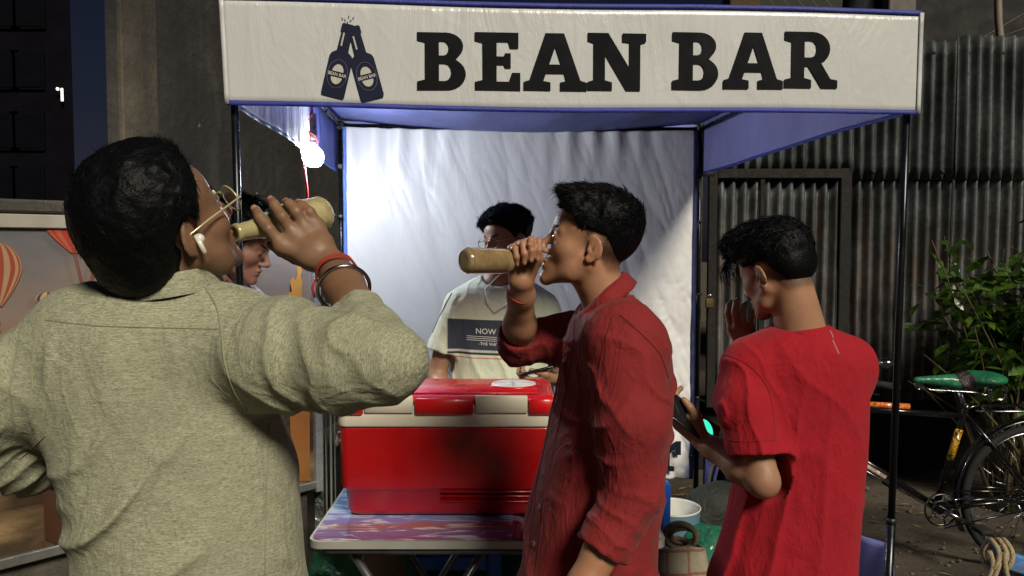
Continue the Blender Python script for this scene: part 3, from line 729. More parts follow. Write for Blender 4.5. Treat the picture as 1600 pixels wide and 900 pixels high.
# --- building behind the fence (top right)
rb = thing('back_building', 'dark building behind the corrugated fence with pale columns and a green netted opening', 'building', (4, 8.5, 0))
def rbox(px0, px1, py0, py1, Y, mat, name, th=.3):
    a = at(px0, py0, Y); b = at(px1, py1, Y); m = MB(); m.box(((a[0] + b[0]) / 2, Y + th / 2, (a[2] + b[2]) / 2), (b[0] - a[0], th, a[2] - b[2]), None, .01); return obj(name, m, mat, rb)
rbox(1145, 1181, -300, 420, 8.0, concrete_mat('column_tan', (84, 66, 46), (60, 46, 32), (100, 80, 58)), 'column')
t = NT('green_net'); v = t.map(rot=(0, math.radians(38), 0)); sx = t.sep(v); w_ = t.ramp(t.math('FRACT', t.math('MULTIPLY', sx[0], 9)), BW(.02, .08, 1, 0)); t.set(Base_Color=t.mix(w_, lin((34, 37, 28)), lin((80, 80, 62))), Roughness=.8)
rbox(1181, 1308, -300, 420, 8.1, t.m, 'net_panel', .05)
rbox(1397, 1421, -300, 420, 7.9, plain('grey_post', (98, 92, 86), .7, vs=4), 'column', .15)
rbox(1421, 1800, -300, 420, 8.2, plain('dark_panel', (22, 21, 21), .8, vs=2), 'wall_panel')
rbox(1308, 1397, -300, 420, 8.6, plain('navy_void', (24, 26, 38), .8), 'wall_panel')
m = MB(); m.tube([at(1556, -200, 6.2), at(1560, 30, 6.2), at(1568, 120, 6.2), at(1568, 700, 6.2)], .028, 10); pipe = obj('drain_pipe', m, plain('pipe', (120, 112, 98), .6, vs=6)); tag(pipe, 'pale vertical drain pipe rising above the fence near the right edge', 'pipe')
m = MB(); m.tube([at(1440 + 20 * i, 84 - 2 * i - 30 * (i / 9) ** 2, 6.6) for i in range(14)], .006, 6); m.tube([at(1520 + 12 * i, 68 - 7 * i, 6.4) for i in range(10)], .008, 6); tag(obj('overhead_cable', m, plain('cable', (60, 56, 52), .6)), 'thin dark cables slung above the corrugated fence at the right', 'cable')

# ================================================================== THE STALL
TU = V(.9976, .0698, 0); TV = V(-.0698, .9976, 0); TO = V(.184, 2.185, 0)
HW = .902; DP = 1.85
def T(u, v, z): p = TO + TU * u + TV * v; return V(p[0], p[1], z)
TR = np.stack([TU, TV, V(0, 0, 1)], 1)
tent = thing('market_tent', 'small promotional canopy stall with white lettered front valance and blue roof', 'tent', tuple(TO))
tube_m = plain('dark_tube', (44, 46, 52), .28, .75, vs=5, bump=0)
def bluecloth(name, c, sc=1.0, tr=.0):
    t = NT(name); v = t.map(); n = t.noise(v, 2.5 * sc, 4); d = tuple(int(q * .85) for q in c)
    t.set(Base_Color=t.ramp(n, [(.3, lin(d)), (.7, lin(c))]), Roughness=.62)
    w = t.sep(t.map((420, 420, 420))); h = t.math('ADD', t.math('SINE', w[0]), t.math('SINE', w[2])); t.nrm(t.bump(t.noise(v, 7 * sc, 5, .55, .6), .55, .02, t.bump(h, .12, .0005)))
    if tr:
        tb_ = t.n.new('ShaderNodeBsdfTranslucent'); tb_.inputs[0].default_value = lin(c); mx = t.n.new('ShaderNodeMixShader'); mx.inputs[0].default_value = tr
        out = t.n['Material Output']; t.l.new(t.b.outputs[0], mx.inputs[1]); t.l.new(tb_.outputs[0], mx.inputs[2]); t.l.new(mx.outputs[0], out.inputs[0])
    return t.m
blue = bluecloth('blue_canvas', (112, 122, 192), 1, .15); blue_d = bluecloth('blue_hem', (44, 56, 150)); blue_l = bluecloth('pale_blue_trim', (92, 130, 214))
def flex(name, col=(228, 228, 224), crease=1.0, rough=.32):
    t = NT(name); v = t.map(); n = t.noise(v, 1.7, 4); c = lin(col)
    t.set(Base_Color=t.ramp(n, [(.3, tuple(x * .93 for x in c[:3]) + (1,)), (.7, c)]), Roughness=rough, Coat_Weight=.35, Coat_Roughness=.12)
    c1 = t.noise(t.map((4, 4, 1.3), rot=(0, .45, .0)), 1.8, 5, .6, 1.4); c2 = t.ramp(t.vor(t.map((2.2, 2.2, 1.0), rot=(0, .7, 0)), 4.0, 'DISTANCE_TO_EDGE'), BW(0, .06, 1, 0)); c3 = t.noise(v, 34, 4, .6, 1.0)
    b = t.bump(c1, .5 * crease, .03); b = t.bump(c2, .12 * crease, .006, b); b = t.bump(c3, .16 * crease, .006, b); t.nrm(b); return t.m
white_flex = flex('white_flex'); val_flex = flex('valance_flex', (198, 201, 202), .45, .30)
pcol = plain('pole_collar', (30, 30, 34), .5)
corners = [(-HW, 0), (HW, 0), (-HW, DP), (HW, DP)]
lean = {(-HW, 0): (-.014, 0), (HW, 0): (.018, 0), (-HW, DP): (0, 0), (HW, DP): (0, 0)}
for u, v_ in corners:
    l_ = lean[(u, v_)]; m = MB(); m.tube([T(u - l_[0] * 1.0, v_, .0), T(u, v_, .72)], .0132, 14); pole = obj('pole', m, tube_m, tent)
    m = MB(); m.tube([T(u, v_, .70), T(u + l_[0], v_, 2.10)], .0100, 14); obj('upper_tube', m, tube_m, pole)
    m = MB(); m.tube([T(u, v_, .705), T(u, v_, .722)], .0142, 14); obj('collar', m, pcol, pole); m = MB(); m.box(T(u, v_, .008), (.09, .09, .012), TR, .003); obj('foot_plate', m, pcol, pole)
def tbar(a, b, r=.011, name='top_bar'): m = MB(); m.tube([a, b], r, 12); return obj(name, m, tube_m, tent)
zb = 2.085
tbar(T(-HW, DP, zb), T(HW, DP, zb)); tbar(T(-HW, 0, zb), T(HW, 0, zb)); tbar(T(-HW, 0, zb), T(-HW, DP, zb)); tbar(T(HW, 0, zb), T(HW, DP, zb))
for u in (-HW, HW):
    for v_, z_, q_ in ((DP, zb, .042), (0, zb, .042), (DP, 1.885, .032)): m = MB(); m.box(T(u, v_, z_), (q_, q_, q_), TR, .006); obj('joint', m, pcol, tent)
for s in (-1, 1): m = MB(); m.tube([T(s * HW, DP - .01, 1.78), T(s * (HW - .26), DP - .01, zb)], .007, 8)
# roof, hanging a little between the bars
m = MB(True)
def roof(a, b):
    u = (a * 2 - 1) * (HW + .005); v_ = b * (DP + .01) - .005; s = math.sin(a * math.pi)
    z = 2.118 - .07 * s * math.sin(min(1, b * 1.15) * math.pi * .62) ** 2 * b - .006 * math.sin(a * 31 + b * 4) * math.sin(b * 3.1)
    return T(u, v_, z)
m.grid(roof, 60, 30); ro = obj('roof_sheet', m, blue, tent); thicken(ro, .0015)
m = MB(True)
def bv(a, b):
    u = (a * 2 - 1) * HW; z = 2.11 - b * (.085 + .035 * math.sin(a * math.pi)) ; return T(u, DP + .016 + .006 * math.sin(a * 40), z)
m.grid(bv, 80, 4); thicken(obj('back_valance', m, blue, tent), .001)
# side valances
def side_val(s, c0, c1, mat, name, z1=1.862):
    m = MB(True)
    def f(a, b):
        v_ = (c0 + (c1 - c0) * a) * DP; sag = .005 * math.sin(v_ * 3.1); zt = 2.12; z = zt + (z1 + sag * b - zt) * b
        return T(s * (HW + .014 + .004 * b * math.sin(v_ * 9 + s) + .0015 * math.sin(v_ * 47)), v_, z)
    m.grid(f, 60, 12); o = obj(name, m, mat, tent); thicken(o, .0012)
    m = MB(True); m.grid(lambda a, b: f(a, .955 + .047 * b) + TU * (-s) * .0022, 60, 2); h_ = obj('trim', m, blue_l if s < 0 else blue_d, o); thicken(h_, .0008); return o
side_val(1, 0, 1, bluecloth('blue_side', (156, 156, 216), 1, .25), 'side_valance')
side_val(-1, 0, .60, flex('sheer_side', (214, 216, 222), 1.6, .4), 'side_valance'); side_val(-1, .60, 1.0, bluecloth('blue_side_left', (100, 112, 190), 1, .2), 'side_valance')
pip = plain('piping', (200, 200, 205), .4)
# front valance: its corners were measured in the photograph
zt, zbm = 2.134, 1.862
def fv(a, b):
    """a along, b up; hangs in front of the bar, skirt kicked slightly inwards"""
    u = -HW - .032 + .010 * (1 - b) + a * (2 * HW + .064 - .014 * (1 - b)); z = zbm + (zt - zbm) * b + .004 * math.sin(a * 3.1) * (1 - b) * -1 + .003 * math.sin(a * 9 + 1)
    o = -.030 + .0012 * math.sin(a * 11 + b * 2) * (1 - b) + .0006 * math.sin(a * 29 + b * 5); return T(u, o, z)
m = MB(True); m.grid(fv, 140, 12); front = obj('front_valance', m, val_flex, tent); thicken(front, .0012)
for b0, b1 in ((-.015, .033), (.975, 1.02)):
    m = MB(True); m.grid(lambda a, b: fv(a, b0 + (b1 - b0) * b) - TV * .0035, 140, 2); thicken(obj('hem', m, blue_d, front), .0012)
for a_0 in (-.003, .9965): m = MB(True); m.grid(lambda a, b: fv(a_0 + .006 * a, b) - TV * .004, 2, 10); thicken(obj('side_piping', m, pip, front), .002)
for s_, a0 in ((-1, 0), (1, 1)):
    m = MB(True); m.grid(lambda a, b: T(fvu(a0), 0, 0) if False else fv(a0, b) + TV * (a * .06 + .002), 3, 8); thicken(obj('valance_return', m, val_flex, front), .0012)
LET = {
 'B': [[(0, 90), (45, 90)] + arcp(45, 68.5, 27, 21.5, 90, -40, 9) + [(60, 48)] + arcp(47, 25, 29, 25, 55, -90, 10) + [(0, 0), (0, 13), (12, 16), (12, 74), (0, 77)],
       [(34, 76), (41, 76)] + arcp(41, 65, 8, 11, 90, -90, 6) + [(34, 54)], [(34, 41), (43, 41)] + arcp(43, 27.5, 10, 13.5, 90, -90, 6) + [(34, 14)]],
 'E': [[(0, 90), (68, 90), (68, 66), (55, 66), (52, 76), (34, 76), (34, 53), (45, 53), (47, 58), (56, 58), (56, 35), (47, 35), (45, 40), (34, 40), (34, 14), (53, 14), (58, 28), (71, 28), (71, 0), (0, 0), (0, 13), (12, 16), (12, 74), (0, 77)]],
 'A': [[(34, 90), (63, 90), (89, 16), (99, 13), (99, 0), (57, 0), (57, 13), (66, 15), (63, 27), (35, 27), (31, 15), (42, 13), (42, 0), (0, 0), (0, 13), (9, 16)], [(40, 41), (58, 41), (49, 68)]],
 'N': [[(0, 90), (32, 90), (65, 36), (65, 76), (54, 77), (54, 90), (91, 90), (91, 77), (82, 74), (82, 0), (60, 0), (27, 56), (27, 16), (38, 13), (38, 0), (0, 0), (0, 13), (9, 16), (9, 74), (0, 77)]],
 'R': [[(0, 90), (45, 90)] + arcp(43, 63, 28, 27, 90, -45, 9) + [(57, 41), (72, 15), (83, 13), (83, 0), (58, 0), (37, 35), (31, 35), (31, 16), (42, 13), (42, 0), (0, 0), (0, 13), (11, 16), (11, 74), (0, 77)], [(31, 76), (41, 76)] + arcp(41, 62.5, 9, 13.5, 90, -90, 6) + [(31, 49)]],
}
FL = T(-HW - .03, -.0335, 0)
def fpx(px, py):
    """point on the valance face seen at a pixel"""
    o = np.array([0, 0, CAM_Z]); d = at(px, py, 1.0) - o; q = FL; t = np.dot(q - o, TV) / np.dot(d, TV); return o + d * t
ink = plain('valance_ink', (14, 14, 19), .65, var=.1, vs=3, bump=0, spec=.12)
for ch, x0, x1_, yt, yb in (('B', 652, 728, 50, 140), ('E', 742, 813, 50, 141), ('A', 818, 917, 51, 141), ('N', 918, 1009, 51, 141), ('B', 1050, 1122, 50, 139), ('A', 1130, 1223, 50, 138), ('R', 1225, 1308, 49, 137)):
    me = poly_mesh(LET[ch]); o0 = fpx(x0, yb); w = max(p_[0] for p_ in LET[ch][0]); sx = np.linalg.norm(fpx(x1_, yb) - o0) / w; sz = (fpx(x0, yt)[2] - o0[2]) / 90
    place_mesh(me, o0, TU * sx, V(0, 0, sz), -TV * 1.0); obj('letter', me, ink, front)
# two bottle emblem
BOT = [(-20, 0), (-22, 4), (-22, 62)] + arcp(-12, 62, 10, 12, 180, 110, 5) + [(-11, 76), (-10, 108), (-12, 109), (-12, 120), (-9, 122), (9, 122), (12, 120), (12, 109), (10, 108), (11, 76)] + arcp(12, 62, 10, 12, 70, 0, 5) + [(22, 4), (20, 0)]
navy = plain('emblem_navy', (26, 30, 54), .6, var=.1, bump=0, spec=.15); labm = flex('emblem_label', (188, 186, 178), .5, .35); ringm = plain('emblem_ring', (74, 78, 100), .5)
for (cx, cy, ang, hole) in ((519, 151, -13.5, 0), (583, 155, 15.0, 1)):
    o0 = fpx(cx, cy); s = (fpx(cx, cy - 100)[2] - o0[2]) / 100 * .96; a = math.radians(ang); X = TU * math.cos(a) + V(0, 0, math.sin(a)); Zz = V(0, 0, math.cos(a)) - TU * math.sin(a)
    off = -TV * (.0008 * hole); X = X * .88; em = obj('bottle_emblem', place_mesh(poly_mesh([BOT]), o0 + off, X * s, Zz * s, -TV), navy, front)
    for sp, mt, dz in (([[(-6, 84), (-3, 84), (-3, 112 - 6), (-6, 106)]], labm, .002), ([arcp(0, 38, 19, 24, 0, 360, 24)[:-1], arcp(0, 38, 18, 23, 0, 360, 24)[:-1]], ringm, .002), ([arcp(0, 41, 10.5, 13, 4, 176, 10)], labm, .002), ([arcp(0, 33, 10.5, 12, 184, 356, 10)], labm, .002)):
        sp2 = [[(x - (0 if mt is ringm else 0), y) for x, y in q_] for q_ in sp]; place = place_mesh(poly_mesh(sp2, .0003), o0 + off - TV * dz, X * s, Zz * s, -TV)
        # sub-print belongs to the emblem mesh itself so that it stays one level deep
        bmj = obj('emblem_print', place, mt, front)
    me = text_mesh('BEAN BAR', 7.4, 0, .15); place_mesh(me, o0 + X * s * -17 + Zz * s * 34.5 - TV * .003, X * s, Zz * s, -TV); obj('emblem_text', me, labm, front)
m = MB()
for dx, dy, a in ((0, 0, 60), (5, 3, 30), (-4, 4, 120), (9, 7, 50), (-8, 6, 140), (2, 9, 90)):
    c = fpx(543 + dx, 35 - dy); a = math.radians(a); e = (TU * math.cos(a) + V(0, 0, math.sin(a))) * .0042; n_ = (-TU * math.sin(a) + V(0, 0, math.cos(a))) * .0014; m.add([c - e, c + n_, c + e, c - n_], [(0, 1, 2, 3)])
obj('splash_print', m, navy, front)
# half-height side curtain (right) trailing to the ground
m = MB(True)
def curt(a, b):
    v_ = DP * (1 - a) + .0; zt_ = .56 + .03 * a - .05 * math.sin(a * math.pi) + .02 * math.sin(a * 9); fold = .028 * math.sin(a * 26 + b * 2) * (1 - b * .5) + .015 * math.sin(a * 61)
    return T(HW + .02 + fold + .10 * (1 - b) * math.sin(a * math.pi), v_, max(.012, zt_ * b + .012))
m.grid(curt, 120, 24); thicken(obj('side_curtain', m, bluecloth('curtain_blue', (140, 144, 214), 1, .2), tent), .0015)
# black tape bow on the rear left pole
m = MB(True)
for s in (-1, 1):
    m.grid(lambda a, b: T(-HW + s * (.01 + a * .085), DP - .02 - .01 * math.sin(a * 3), 1.64 + .016 * (b - .5) * (1 - .3 * a) + .018 * math.sin(a * 2.4) - (.03 * a * a if s > 0 else 0)), 8, 2)
m.box(T(-HW, DP - .015, 1.64), (.034, .03, .026), TR, .005); o = obj('tape_tie', m, plain('black_tape', (30, 30, 30), .4), tent); thicken(o, .0015)
m = MB(True); m.box(T(HW - .01, DP - .01, 1.858), (.04, .02, .028), TR, .004); m.box(T(HW + .035, DP - .02, 1.862), (.07, .004, .03), TR, .001); obj('tape_tie', m, plain('black_tape2', (24, 24, 24), .4), tent)
for sgn, zc in ((1, 1.62), (1, 1.25)):
    m = MB(True); m.torus(T(HW, DP, zc), (0, 0, 1), .017, .006, 16, 6); m.tube([T(HW - .01, DP - .015, zc), T(HW - .02, DP - .02, zc - .06)], .004, 6); obj('cord_tie', m, plain('cord', (30, 30, 32), .7), tent)

# --- printed backdrop (its code is left out)
bk = thing('backdrop_banner', 'white wrinkled flex backdrop hanging from the rear bar inside the stall', 'banner', tuple(T(0, DP, 0)))
NB_U, NB_V = 260, 200
_uu = -HW + .022 + np.tile(np.arange(-2, NB_U + 3) / NB_U, NB_V + 1) * (2 * HW - .055); _zz = .30 + np.repeat(np.arange(NB_V + 1) / NB_V, NB_U + 5) * 1.775
def _rid(su, sz, ru, rz, seed): P_ = np.stack([_uu * su + _zz * ru, _zz * sz + _uu * rz, _uu * 0 + 3.3], 1).astype(np.float32); return (1 - np.abs(vnoise(P_, 1, seed))) ** 3
_P = np.stack([_uu, _zz, _uu * 0], 1).astype(np.float32); _rt = np.clip((_uu + .1) / .7, 0, 1); _lo = np.clip((1.6 - _zz) / .9, 0, 1)
CRK = .008 * _rid(5, .9, .8, 0, 1) + .005 * _rid(9, 2.2, 3.0, .6, 2) * (.4 + _rt) + .0030 * _rid(9, 5, -5, 4, 3) * _rt * (.3 + _lo) + .0028 * _rid(24, 14, -12, 9, 4) * _rt * (.3 + _lo) + .0014 * _rid(46, 22, 25, -18, 7) * (.3 + _rt) + .0025 * _rid(22, 5, 9, 2, 5) + .010 * vnoise(_P, (3, 1.3, 1), 6)
CRK *= 1.8; CRK = CRK.reshape(NB_V + 1, NB_U + 5)
def crk(u, z):
    i = int(round((u + HW - .022) / (2 * HW - .055) * NB_U)) + 2; j = int(round((z - .30) / 1.775 * NB_V)); return float(CRK[min(max(j, 0), NB_V), min(max(i, 0), NB_U + 4)]) - .022
def bd(a, b):
    u = -HW + .022 + a * (2 * HW - .055); z = .30 + b * (2.075 - .30) - (.012 * math.sin(a * math.pi) * b); tz = max(0, (b - .86) / .14)
    pl = .010 * tz * math.sin(a * 92) * (.5 + .5 * math.sin(a * 11))
    return T(u, DP - .035 + crk(u, z) * (1 - .6 * b) - pl, z)
t = NT('backdrop_flex'); v = t.map(); n = t.noise(v, 1.7, 4); t.set(Base_Color=t.ramp(n, [(.3, lin((205, 205, 206))), (.7, lin((218, 218, 218)))]), Roughness=.36, Coat_Weight=.3, Coat_Roughness=.15)
sx = t.sep(v); right = t.ramp(sx[0], BW(.45, .80)); low = t.ramp(sx[2], BW(.9, 1.5, 1, .25))
c1 = t.noise(t.map((5, 5, 1.1), rot=(0, .35, 0)), 1.6, 4, .55, 1.6); c2 = t.noise(t.map((1.6, 1.6, 2.6), rot=(0, -.8, 0)), 4.2, 5, .6, 2.2); c3 = t.noise(t.map((9, 9, .7), rot=(0, -.1, 0)), 2.2, 3, .5, .8)
b = t.bump(c1, .10, .03); b = t.bump(c3, .08, .02, b)
cr = t.ramp(t.vor(t.map((2.0, 2.0, 1.1), rot=(0, .8, 0)), 3.6, 'DISTANCE_TO_EDGE'), BW(0, .035, 1, 0)); b = t.bump(cr, .06, .006, b); t.nrm(b); bdm = t.m
m = MB(True); m.grid(bd, NB_U, NB_V); thicken(obj('banner_sheet', m, bdm, bk), .0012)
for a0, a1, mt in ((-.002, .008, blue_l), (.992, 1.004, plain('navy_hem', (30, 36, 84), .6))):
    m = MB(True); m.grid(lambda a, b: bd(a0 + (a1 - a0) * a, b) - TV * .003, 2, 90); thicken(obj('side_hem', m, mt, bk), .001)
SER = [[(0, 62), (34, 62), (34, 50)] + [(40, 58), (50, 63), (62, 63), (62, 34), (50, 34), (48, 46), (40, 44), (35, 36), (35, 12), (46, 10), (46, 0), (0, 0), (0, 10), (10, 12), (10, 50), (0, 52)]]
def bpx(px, py): o = np.array([0, 0, CAM_Z]); d = at(px, py, 1.0) - o; q = T(0, DP - .062, 0); t_ = np.dot(q - o, TV) / np.dot(d, TV); return o + d * t_
inkb = plain('backdrop_ink', (20, 22, 34), .35, vs=3)
o0 = bpx(1024, 737); s = (bpx(1024, 690)[2] - o0[2]) / 63; me = place_mesh(poly_mesh(SER), o0, TU * s * .86, V(0, 0, s), -TV); obj('printed_letter', me, inkb, bk)
m = MB(True); cp = [(690, 560), (697, 566), (706, 562), (702, 572), (712, 580), (706, 590), (701, 582), (708, 572), (716, 568)]
m.tube([bpx(x, y) for x, y in cp], .0028, 6); obj('printed_scroll', m, inkb, bk)

# --- LED bulb with holder and red flex
BL = at(489, 243, 3.25)
bu = thing('hanging_bulb', 'bright white LED bulb burning on a holder under the rear left corner of the stall', 'lamp', tuple(BL))
em_ = bpy.data.materials.new('lit_bulb'); em_.use_nodes = True; eb = em_.node_tree.nodes['Principled BSDF']; eb.inputs['Emission Color'].default_value = (.90, .95, 1.0, 1); eb.inputs['Emission Strength'].default_value = 400.0
m = MB(True); m.lathe([(.002, -.046), (.026, -.042), (.040, -.026), (.044, -.006), (.038, .016), (.019, .034)], BL, (0, 0, 1), 12); obj('bulb_globe', m, em_, bu)
m = MB(True); m.lathe([(.0185, .034), (.0185, .052), (.014, .056), (.014, .066)], BL, (0, 0, 1), 16, False, True); obj('bulb_body', m, plain('white_plastic', (220, 220, 220), .4), bu)
m = MB(True); m.lathe([(.015, .06), (.019, .064), (.020, .10), (.016, .105), (.018, .112), (.018, .165), (.010, .17)], BL, (0, 0, 1), 16, True, True); obj('lamp_holder', m, plain('bakelite', (32, 30, 34), .35), bu)
def wob(pts, n=30, a=.01, seed=1):
    rs = random.Random(seed); P = [np.asarray(p, float) for p in pts]; out = []
    for i in range(n + 1):
        t_ = i / n * (len(P) - 1); k_ = min(int(t_), len(P) - 2); f_ = t_ - k_; f_ = f_ * f_ * (3 - 2 * f_); out.append(P[k_] * (1 - f_) + P[k_ + 1] * f_ + V(rs.uniform(-a, a), rs.uniform(-a, a), 0) * .5)
    return out
red = plain('red_flex', (196, 34, 34), .45)
m = MB(True)
for k_ in range(2):
    m.tube([at(476 + 5 * i / 40 + 1.6 * math.sin(i * 1.1 + k_ * 3.14), 262 + i * 3.2 * .36 * 2.6 / 2.6 * 1.0, 3.22 + .002 * math.cos(i * 1.1 + k_ * 3.14)) for i in range(60)], .0022, 6)
obj('hanging_wire', m, red, bu)
m = MB(True)
m.tube(wob([at(470, 182, 3.24), at(461, 205, 3.24), at(467, 230, 3.22), at(478, 262, 3.22)], 24, .004), .0022, 6); m.tube(wob([at(466, 178, 3.2), at(474, 200, 3.2), at(492, 212, 3.2), at(498, 222, 3.2), at(486, 230, 3.2)], 24, .004, 3), .0022, 6)
m.tube(wob([at(474, 178, 3.2), at(470, 196, 3.2), at(478, 224, 3.2), at(474, 262, 3.22)], 24, .004, 5), .0022, 6); m.tube(wob([at(488, 178, 3.2), at(478, 196, 3.2), at(485, 214, 3.2), at(480, 232, 3.2)], 20, .004, 7), .0020, 6)
m.tube([BL + V(0, 0, .168), BL + V(0, 0, .30)], .003, 6); obj('tangled_wire', m, red, bu)

# ================================================================== TABLE AND COOLER
TZ = .70
tb = thing('folding_table', 'low folding table with a glossy sea picture printed on its top, under the red cooler', 'table', (-.1, 2.4, 0))
m = MB(True)
def rrect(x0, x1, y0, y1, r, z, n=5):
    out = []
    for cx, cy, a in ((x1 - r, y1 - r, 0), (x0 + r, y1 - r, 90), (x0 + r, y0 + r, 180), (x1 - r, y0 + r, 270)):
        for i in range(n + 1): t_ = math.radians(a + 90 * i / n); out.append(V(cx + r * math.cos(t_), cy + r * math.sin(t_), z))
    return out
TX0, TX1, TY0, TY1 = -.555, .42, 2.125, 2.68
m.rings([rrect(TX0, TX1, TY0, TY1, .035, TZ - .022), rrect(TX0, TX1, TY0, TY1, .035, TZ - .001)], True, True, True, False); obj('table_edge', m, plain('grey_edging', (176, 176, 168), .4, .3, vs=4), tb)
t = NT('sea_print'); v = t.map(); sx = t.sep(v); n = t.noise(t.map((1.5, 3.5, 1)), 2.4, 5, .6, 1.2)
lf = t.ramp(sx[1], [(0, (0, 0, 0, 1)), (1, (1, 1, 1, 1))]); yy = t.math('ADD', t.math('DIVIDE', t.math('SUBTRACT', sx[1], TY0), .55), t.math('MULTIPLY', t.math('SUBTRACT', n, .5), .35))
c = t.ramp(yy, [(0, lin((130, 84, 118))), (.10, lin((128, 106, 156))), (.20, lin((160, 104, 90))), (.30, lin((130, 130, 200))), (.5, lin((120, 170, 214))), (.85, lin((84, 156, 206))), (1, lin((150, 196, 220)))])
wv = t.ramp(t.noise(t.map((2, 7, 1), rot=(0, 0, .5)), 3, 4, .5, 2), BW(.52, .62)); c = t.mix(t.math('MULTIPLY', wv, .6), c, lin((232, 236, 244)))
pur = t.ramp(sx[0], BW(-.475, -.44)); c = t.mix(pur, c, t.mix(t.ramp(t.noise(t.map((4, 3, 1), rot=(0, 0, .7)), 3.2, 3, .5, 1.5), BW(.45, .6)), lin((40, 28, 56)), lin((150, 120, 150))))
t.set(Base_Color=c, Roughness=.16, Coat_Weight=.6, Coat_Roughness=.05); seap = t.m
m = MB(); m.rings([rrect(TX0 + .008, TX1 - .008, TY0 + .008, TY1 - .008, .03, TZ), rrect(TX0 + .008, TX1 - .008, TY0 + .008, TY1 - .008, .03, TZ + .0015)], True, True, True, False); obj('table_top', m, seap, tb)
stm = plain('table_steel', (120, 122, 124), .35, .8)
for y in (TY0 + .06, TY1 - .07):
    m = MB(True); m.tube([V(TX0 + .09, y, TZ - .02), V(TX0 + .50, y, .012)], .012, 10); obj('leg', m, stm, tb); m = MB(True); m.tube([V(TX0 + .50, y + .03, TZ - .02), V(TX0 + .09, y + .03, .012)], .012, 10); obj('leg', m, stm, tb)
    m = MB(True); m.tube([V(TX1 - .09, y, TZ - .02), V(TX1 - .40, y, .012)], .012, 10); obj('leg', m, stm, tb)
m = MB(True); m.tube([V(TX0 + .09, TY0 + .06, TZ - .03), V(TX0 + .09, TY1 - .07, TZ - .03)], .010, 10); m.tube([V(TX0 + .05, TY0 + .02, TZ - .035), V(TX1 - .05, TY0 + .02, TZ - .035)], .010, 8); obj('brace', m, stm, tb)

ck = thing('cooler_box', 'large red ice box with cream band and white lid disc, on the table', 'cooler', (-.17, 2.47, TZ))
redp = plain('red_plastic', (170, 14, 18), .34, vs=5, var=.12, bump=.06, bs=180, coat=.25); redl = plain('red_lid', (196, 20, 24), .32, vs=5, var=.1, bump=.06, bs=180, coat=.3); crm = plain('cream_plastic', (208, 202, 184), .42, vs=5, var=.1, bump=.05)
CX0, CX1, CY0, CY1, CZ0 = -.502, .120, 2.300, 2.615, TZ + .0035
def ringz(dx, dy, z, r=.03): return rrect(CX0 + dx, CX1 - dx, CY0 + dy, CY1 - dy, r, z, 6)
def body_ring(z, o): return ringz(o, o, CZ0 + z)
m = MB(True); prof = [(.0, .030), (.006, .020), (.018, .014), (.078, .011), (.084, .002), (.092, -.001), (.262, -.003), (.268, -.002)]
m.rings([body_ring(z, o) for z, o in prof]); cb = obj('body', m, redp, ck)
m = MB(True); m.rings([body_ring(z, o) for z, o in ((.269, .004), (.2695, -.006), (.275, -.008), (.300, -.007), (.331, -.005), (.334, .0))]); obj('rim_band', m, crm, ck)
m = MB(True); m.rings([ringz(o, o, CZ0 + z, .032) for z, o in ((.3345, .004), (.336, -.004), (.350, -.004), (.357, .003), (.3595, .016), (.3595, .020), (.357, .024))]); lid = obj('lid', m, redl, ck)
for cx in (CX0 + .03, (CX0 + CX1) / 2 - .005, CX1 - .03):
    w = .17 if abs(cx + .196) < .03 else .075; ox = cx if abs(cx + .196) < .03 else (CX0 + .034 if cx < -.3 else CX1 - .034)
    m = MB(True); m.box((ox, CY0 - .011, CZ0 + .331), (w, .014, .048), None, .005); obj('latch_tab', m, redl, lid)
for x0, x1_ in ((CX0 + .075, (CX0 + CX1) / 2 - .095), ((CX0 + CX1) / 2 + .085, CX1 - .075)):
    m = MB(True); m.box(((x0 + x1_) / 2, CY0 - .0085, CZ0 + .337), (x1_ - x0, .011, .052), None, .003); obj('raised_band', m, crm, ck)
for z in (.05, .066, .082):
    m = MB(True); m.box(((CX0 + CX1) / 2 + .13, CY0 + .012 - (.003 if z < .08 else .011), CZ0 + z - .004), (.30, .008, .0065), None, .003); obj('rib', m, redp, cb)
m = MB(True); m.box(((CX0 + CX1) / 2, (CY0 + CY1) / 2, CZ0 + .3605), (CX1 - CX0 - .085, CY1 - CY0 - .075, .005), None, .002); obj('lid_panel', m, redl, lid)
dc = V(.005, 2.475, CZ0 + .3635)
m = MB(True); m.lathe([(.080, -.001), (.080, .003), (.074, .004), (.070, .001)], dc, (0, 0, 1), 48); obj('disc_collar', m, redl, lid)
m = MB(True); m.lathe([(.070, -.001), (.069, .0035), (.060, .005), (.0005, .005)], dc, (0, 0, 1), 48); dsc = obj('vent_disc', m, plain('white_disc', (214, 214, 214), .35), lid)
m = MB(); m.box(dc + V(0, 0, .0075), (.008, .118, .006), None, .002); m.box(dc + V(0, 0, .007), (.118, .006, .005), None, .002); obj('disc_rib', m, plain('grey_rib', (190, 190, 192), .4), lid)
for s in (-1, 1):
    x = CX0 - .012 if s < 0 else CX1 + .012; m = MB(True); m.tube([V(x, CY0 + .06, CZ0 + .24), V(x + s * .012, CY0 + .07, CZ0 + .20), V(x + s * .012, CY1 - .07, CZ0 + .20), V(x, CY1 - .06, CZ0 + .24)], .006, 8); obj('handle', m, crm, ck)

